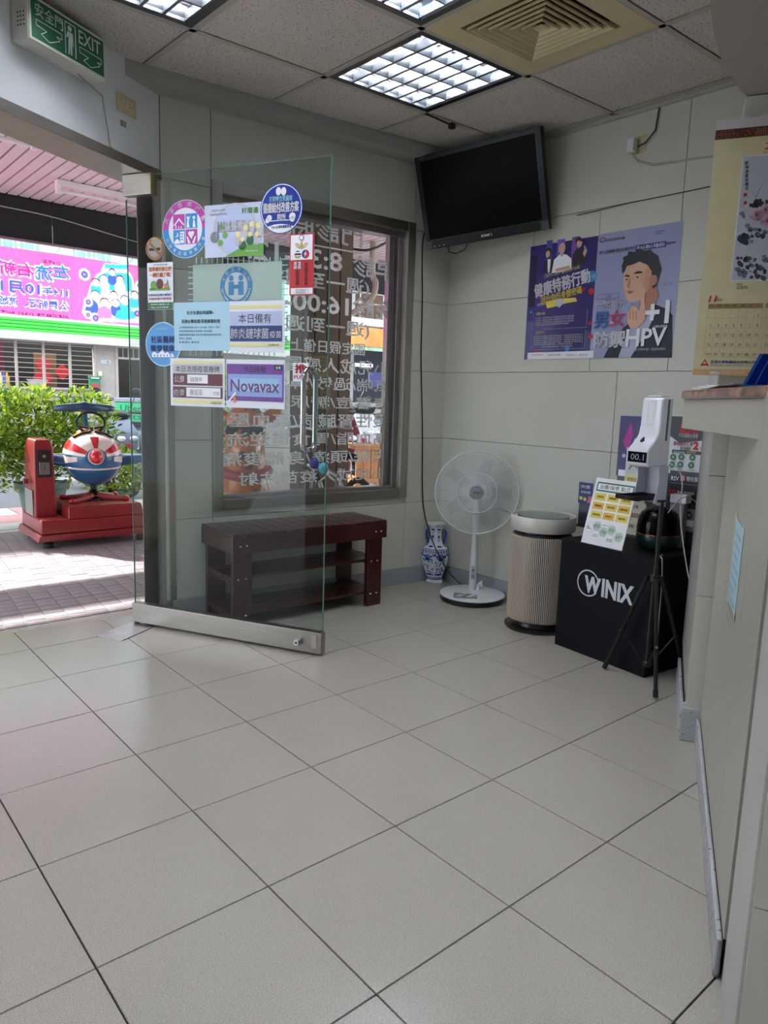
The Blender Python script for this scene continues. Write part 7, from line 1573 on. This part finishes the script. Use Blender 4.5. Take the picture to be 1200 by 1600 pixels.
# wooden planter
pc_ = ray(590, 738, 6.6); pF = Frame((pc_[0], pc_[1], 0), 86-20); oak = mat('planter_wood', (186, 122, 70), .5, var=.3, scale=5, aniso=(10, 10, 1))
wp_ = empty('wooden_planter', (pc_[0], pc_[1], 0), 'slatted wooden planter with a criss cross lattice skirt outside the window', 'planter')
q = PX(pF, 0).box(556, 703, 640, 748); pa0_, pz0_, pa1_, pz1_ = q
n = int((pa1_-pa0_)/.07)
for k in range(n): build('plank', MB().box((pa0_+.07*k+.003, pz0_, -.03), (pa0_+.07*(k+1)-.003, pz1_, 0), pF), oak, wp_, bevel=.002)
build('rim', MB().box((pa0_-.02, pz1_, -.4), (pa1_+.02, pz1_+.04, .03), pF), oak, wp_, bevel=.003); build('rim', MB().box((pa0_-.02, pz0_-.03, -.03), (pa1_+.02, pz0_+.005, .02), pF), oak, wp_, bevel=.003)
for k in range(12):
    a = pa0_+.09*k
    for s_ in (1, -1): build('lattice_slat', MB().prism([(a, .03), (a+.025, .03), (a+.025+s_*.18, pz0_-.03), (a+s_*.18, pz0_-.03)], -.02+.006*s_, -.014+.006*s_, pF), oak, wp_)
for a in (pa0_, pa1_-.05): build('post', MB().box((a, 0, -.38), (a+.05, pz0_, .0), pF), oak, wp_)
# parked scooters beyond: copies of the first
def sp_copy(px, dist, rz, label, s=1.0):
    p = ray(px, 690, dist); c = copy_tree(sc0); c.location = (p[0], p[1], 0); c.rotation_euler = (0, 0, rz); c['label'] = label; return c
def recolour(o, m):
    for ch in o.children:
        if ch.type == 'MESH' and ch.data.materials and ch.data.materials[0].name == 'scooter_blue_grey': ch.data = ch.data.copy(); ch.data.materials[0] = m
s1_ = scooter('red seated dark scooter parked nearest behind the bicycle', mat('scooter_maroon', (96, 34, 44), .25, coat=.5), (ray(528, 690, 8.3)[0], ray(528, 690, 8.3)[1], 0), math.radians(-30), None, mat('seat_maroon', (110, 40, 48), .4))
s2_ = scooter('white scooter with a pink front parked over the wooden planter', mat('scooter_white', (222, 222, 226), .25, coat=.5), (ray(563, 690, 9.5)[0], ray(563, 690, 9.5)[1], 0), math.radians(-34), None, mat('seat_pink', (226, 92, 120), .5))
s3_ = sp_copy(597, 11.5, math.radians(-41), 'blue grey scooter third from the brown column in the parked row'); recolour(s3_, mat('scooter_silver', (150, 156, 168), .25, coat=.5))
s4_ = sp_copy(655, 9.7, math.radians(-46), 'dark grey scooter parked at the right edge of the shop window'); recolour(s4_, mat('scooter_grey', (84, 86, 92), .3, coat=.4))
for s_ in (s3_, s4_):
    for ch in list(s_.children):
        if False:
            for g in list(ch.children): bpy.data.objects.remove(g)
            bpy.data.objects.remove(ch)
# cables and pipe seen at the top of the window
tag(build('cable_bundle', MB().tube(smoothpts([ray(545, 388, 6.8), ray(570, 391, 6.8), ray(590, 386, 6.8), ray(608, 376, 6.8), ray(628, 362, 6.8)]), .012, 6), black, smooth=True), 'black cable bundle sagging beyond the top right of the window', 'cable')
tag(build('curved_pipe', MB().tube(smoothpts([(ray(582, 428, 6.9)[0], ray(582, 428, 6.9)[1], ZA+.01), ray(582, 428, 6.9), ray(587, 442, 6.9), ray(583, 462, 6.9), ray(568, 478, 6.9), ray(550, 490, 6.9)]), .03, 8), mat('pipe_tan', (150, 132, 118), .6), smooth=True), 'curved tan pipe beyond the window to the right of the brown column', 'pipe')
settle()
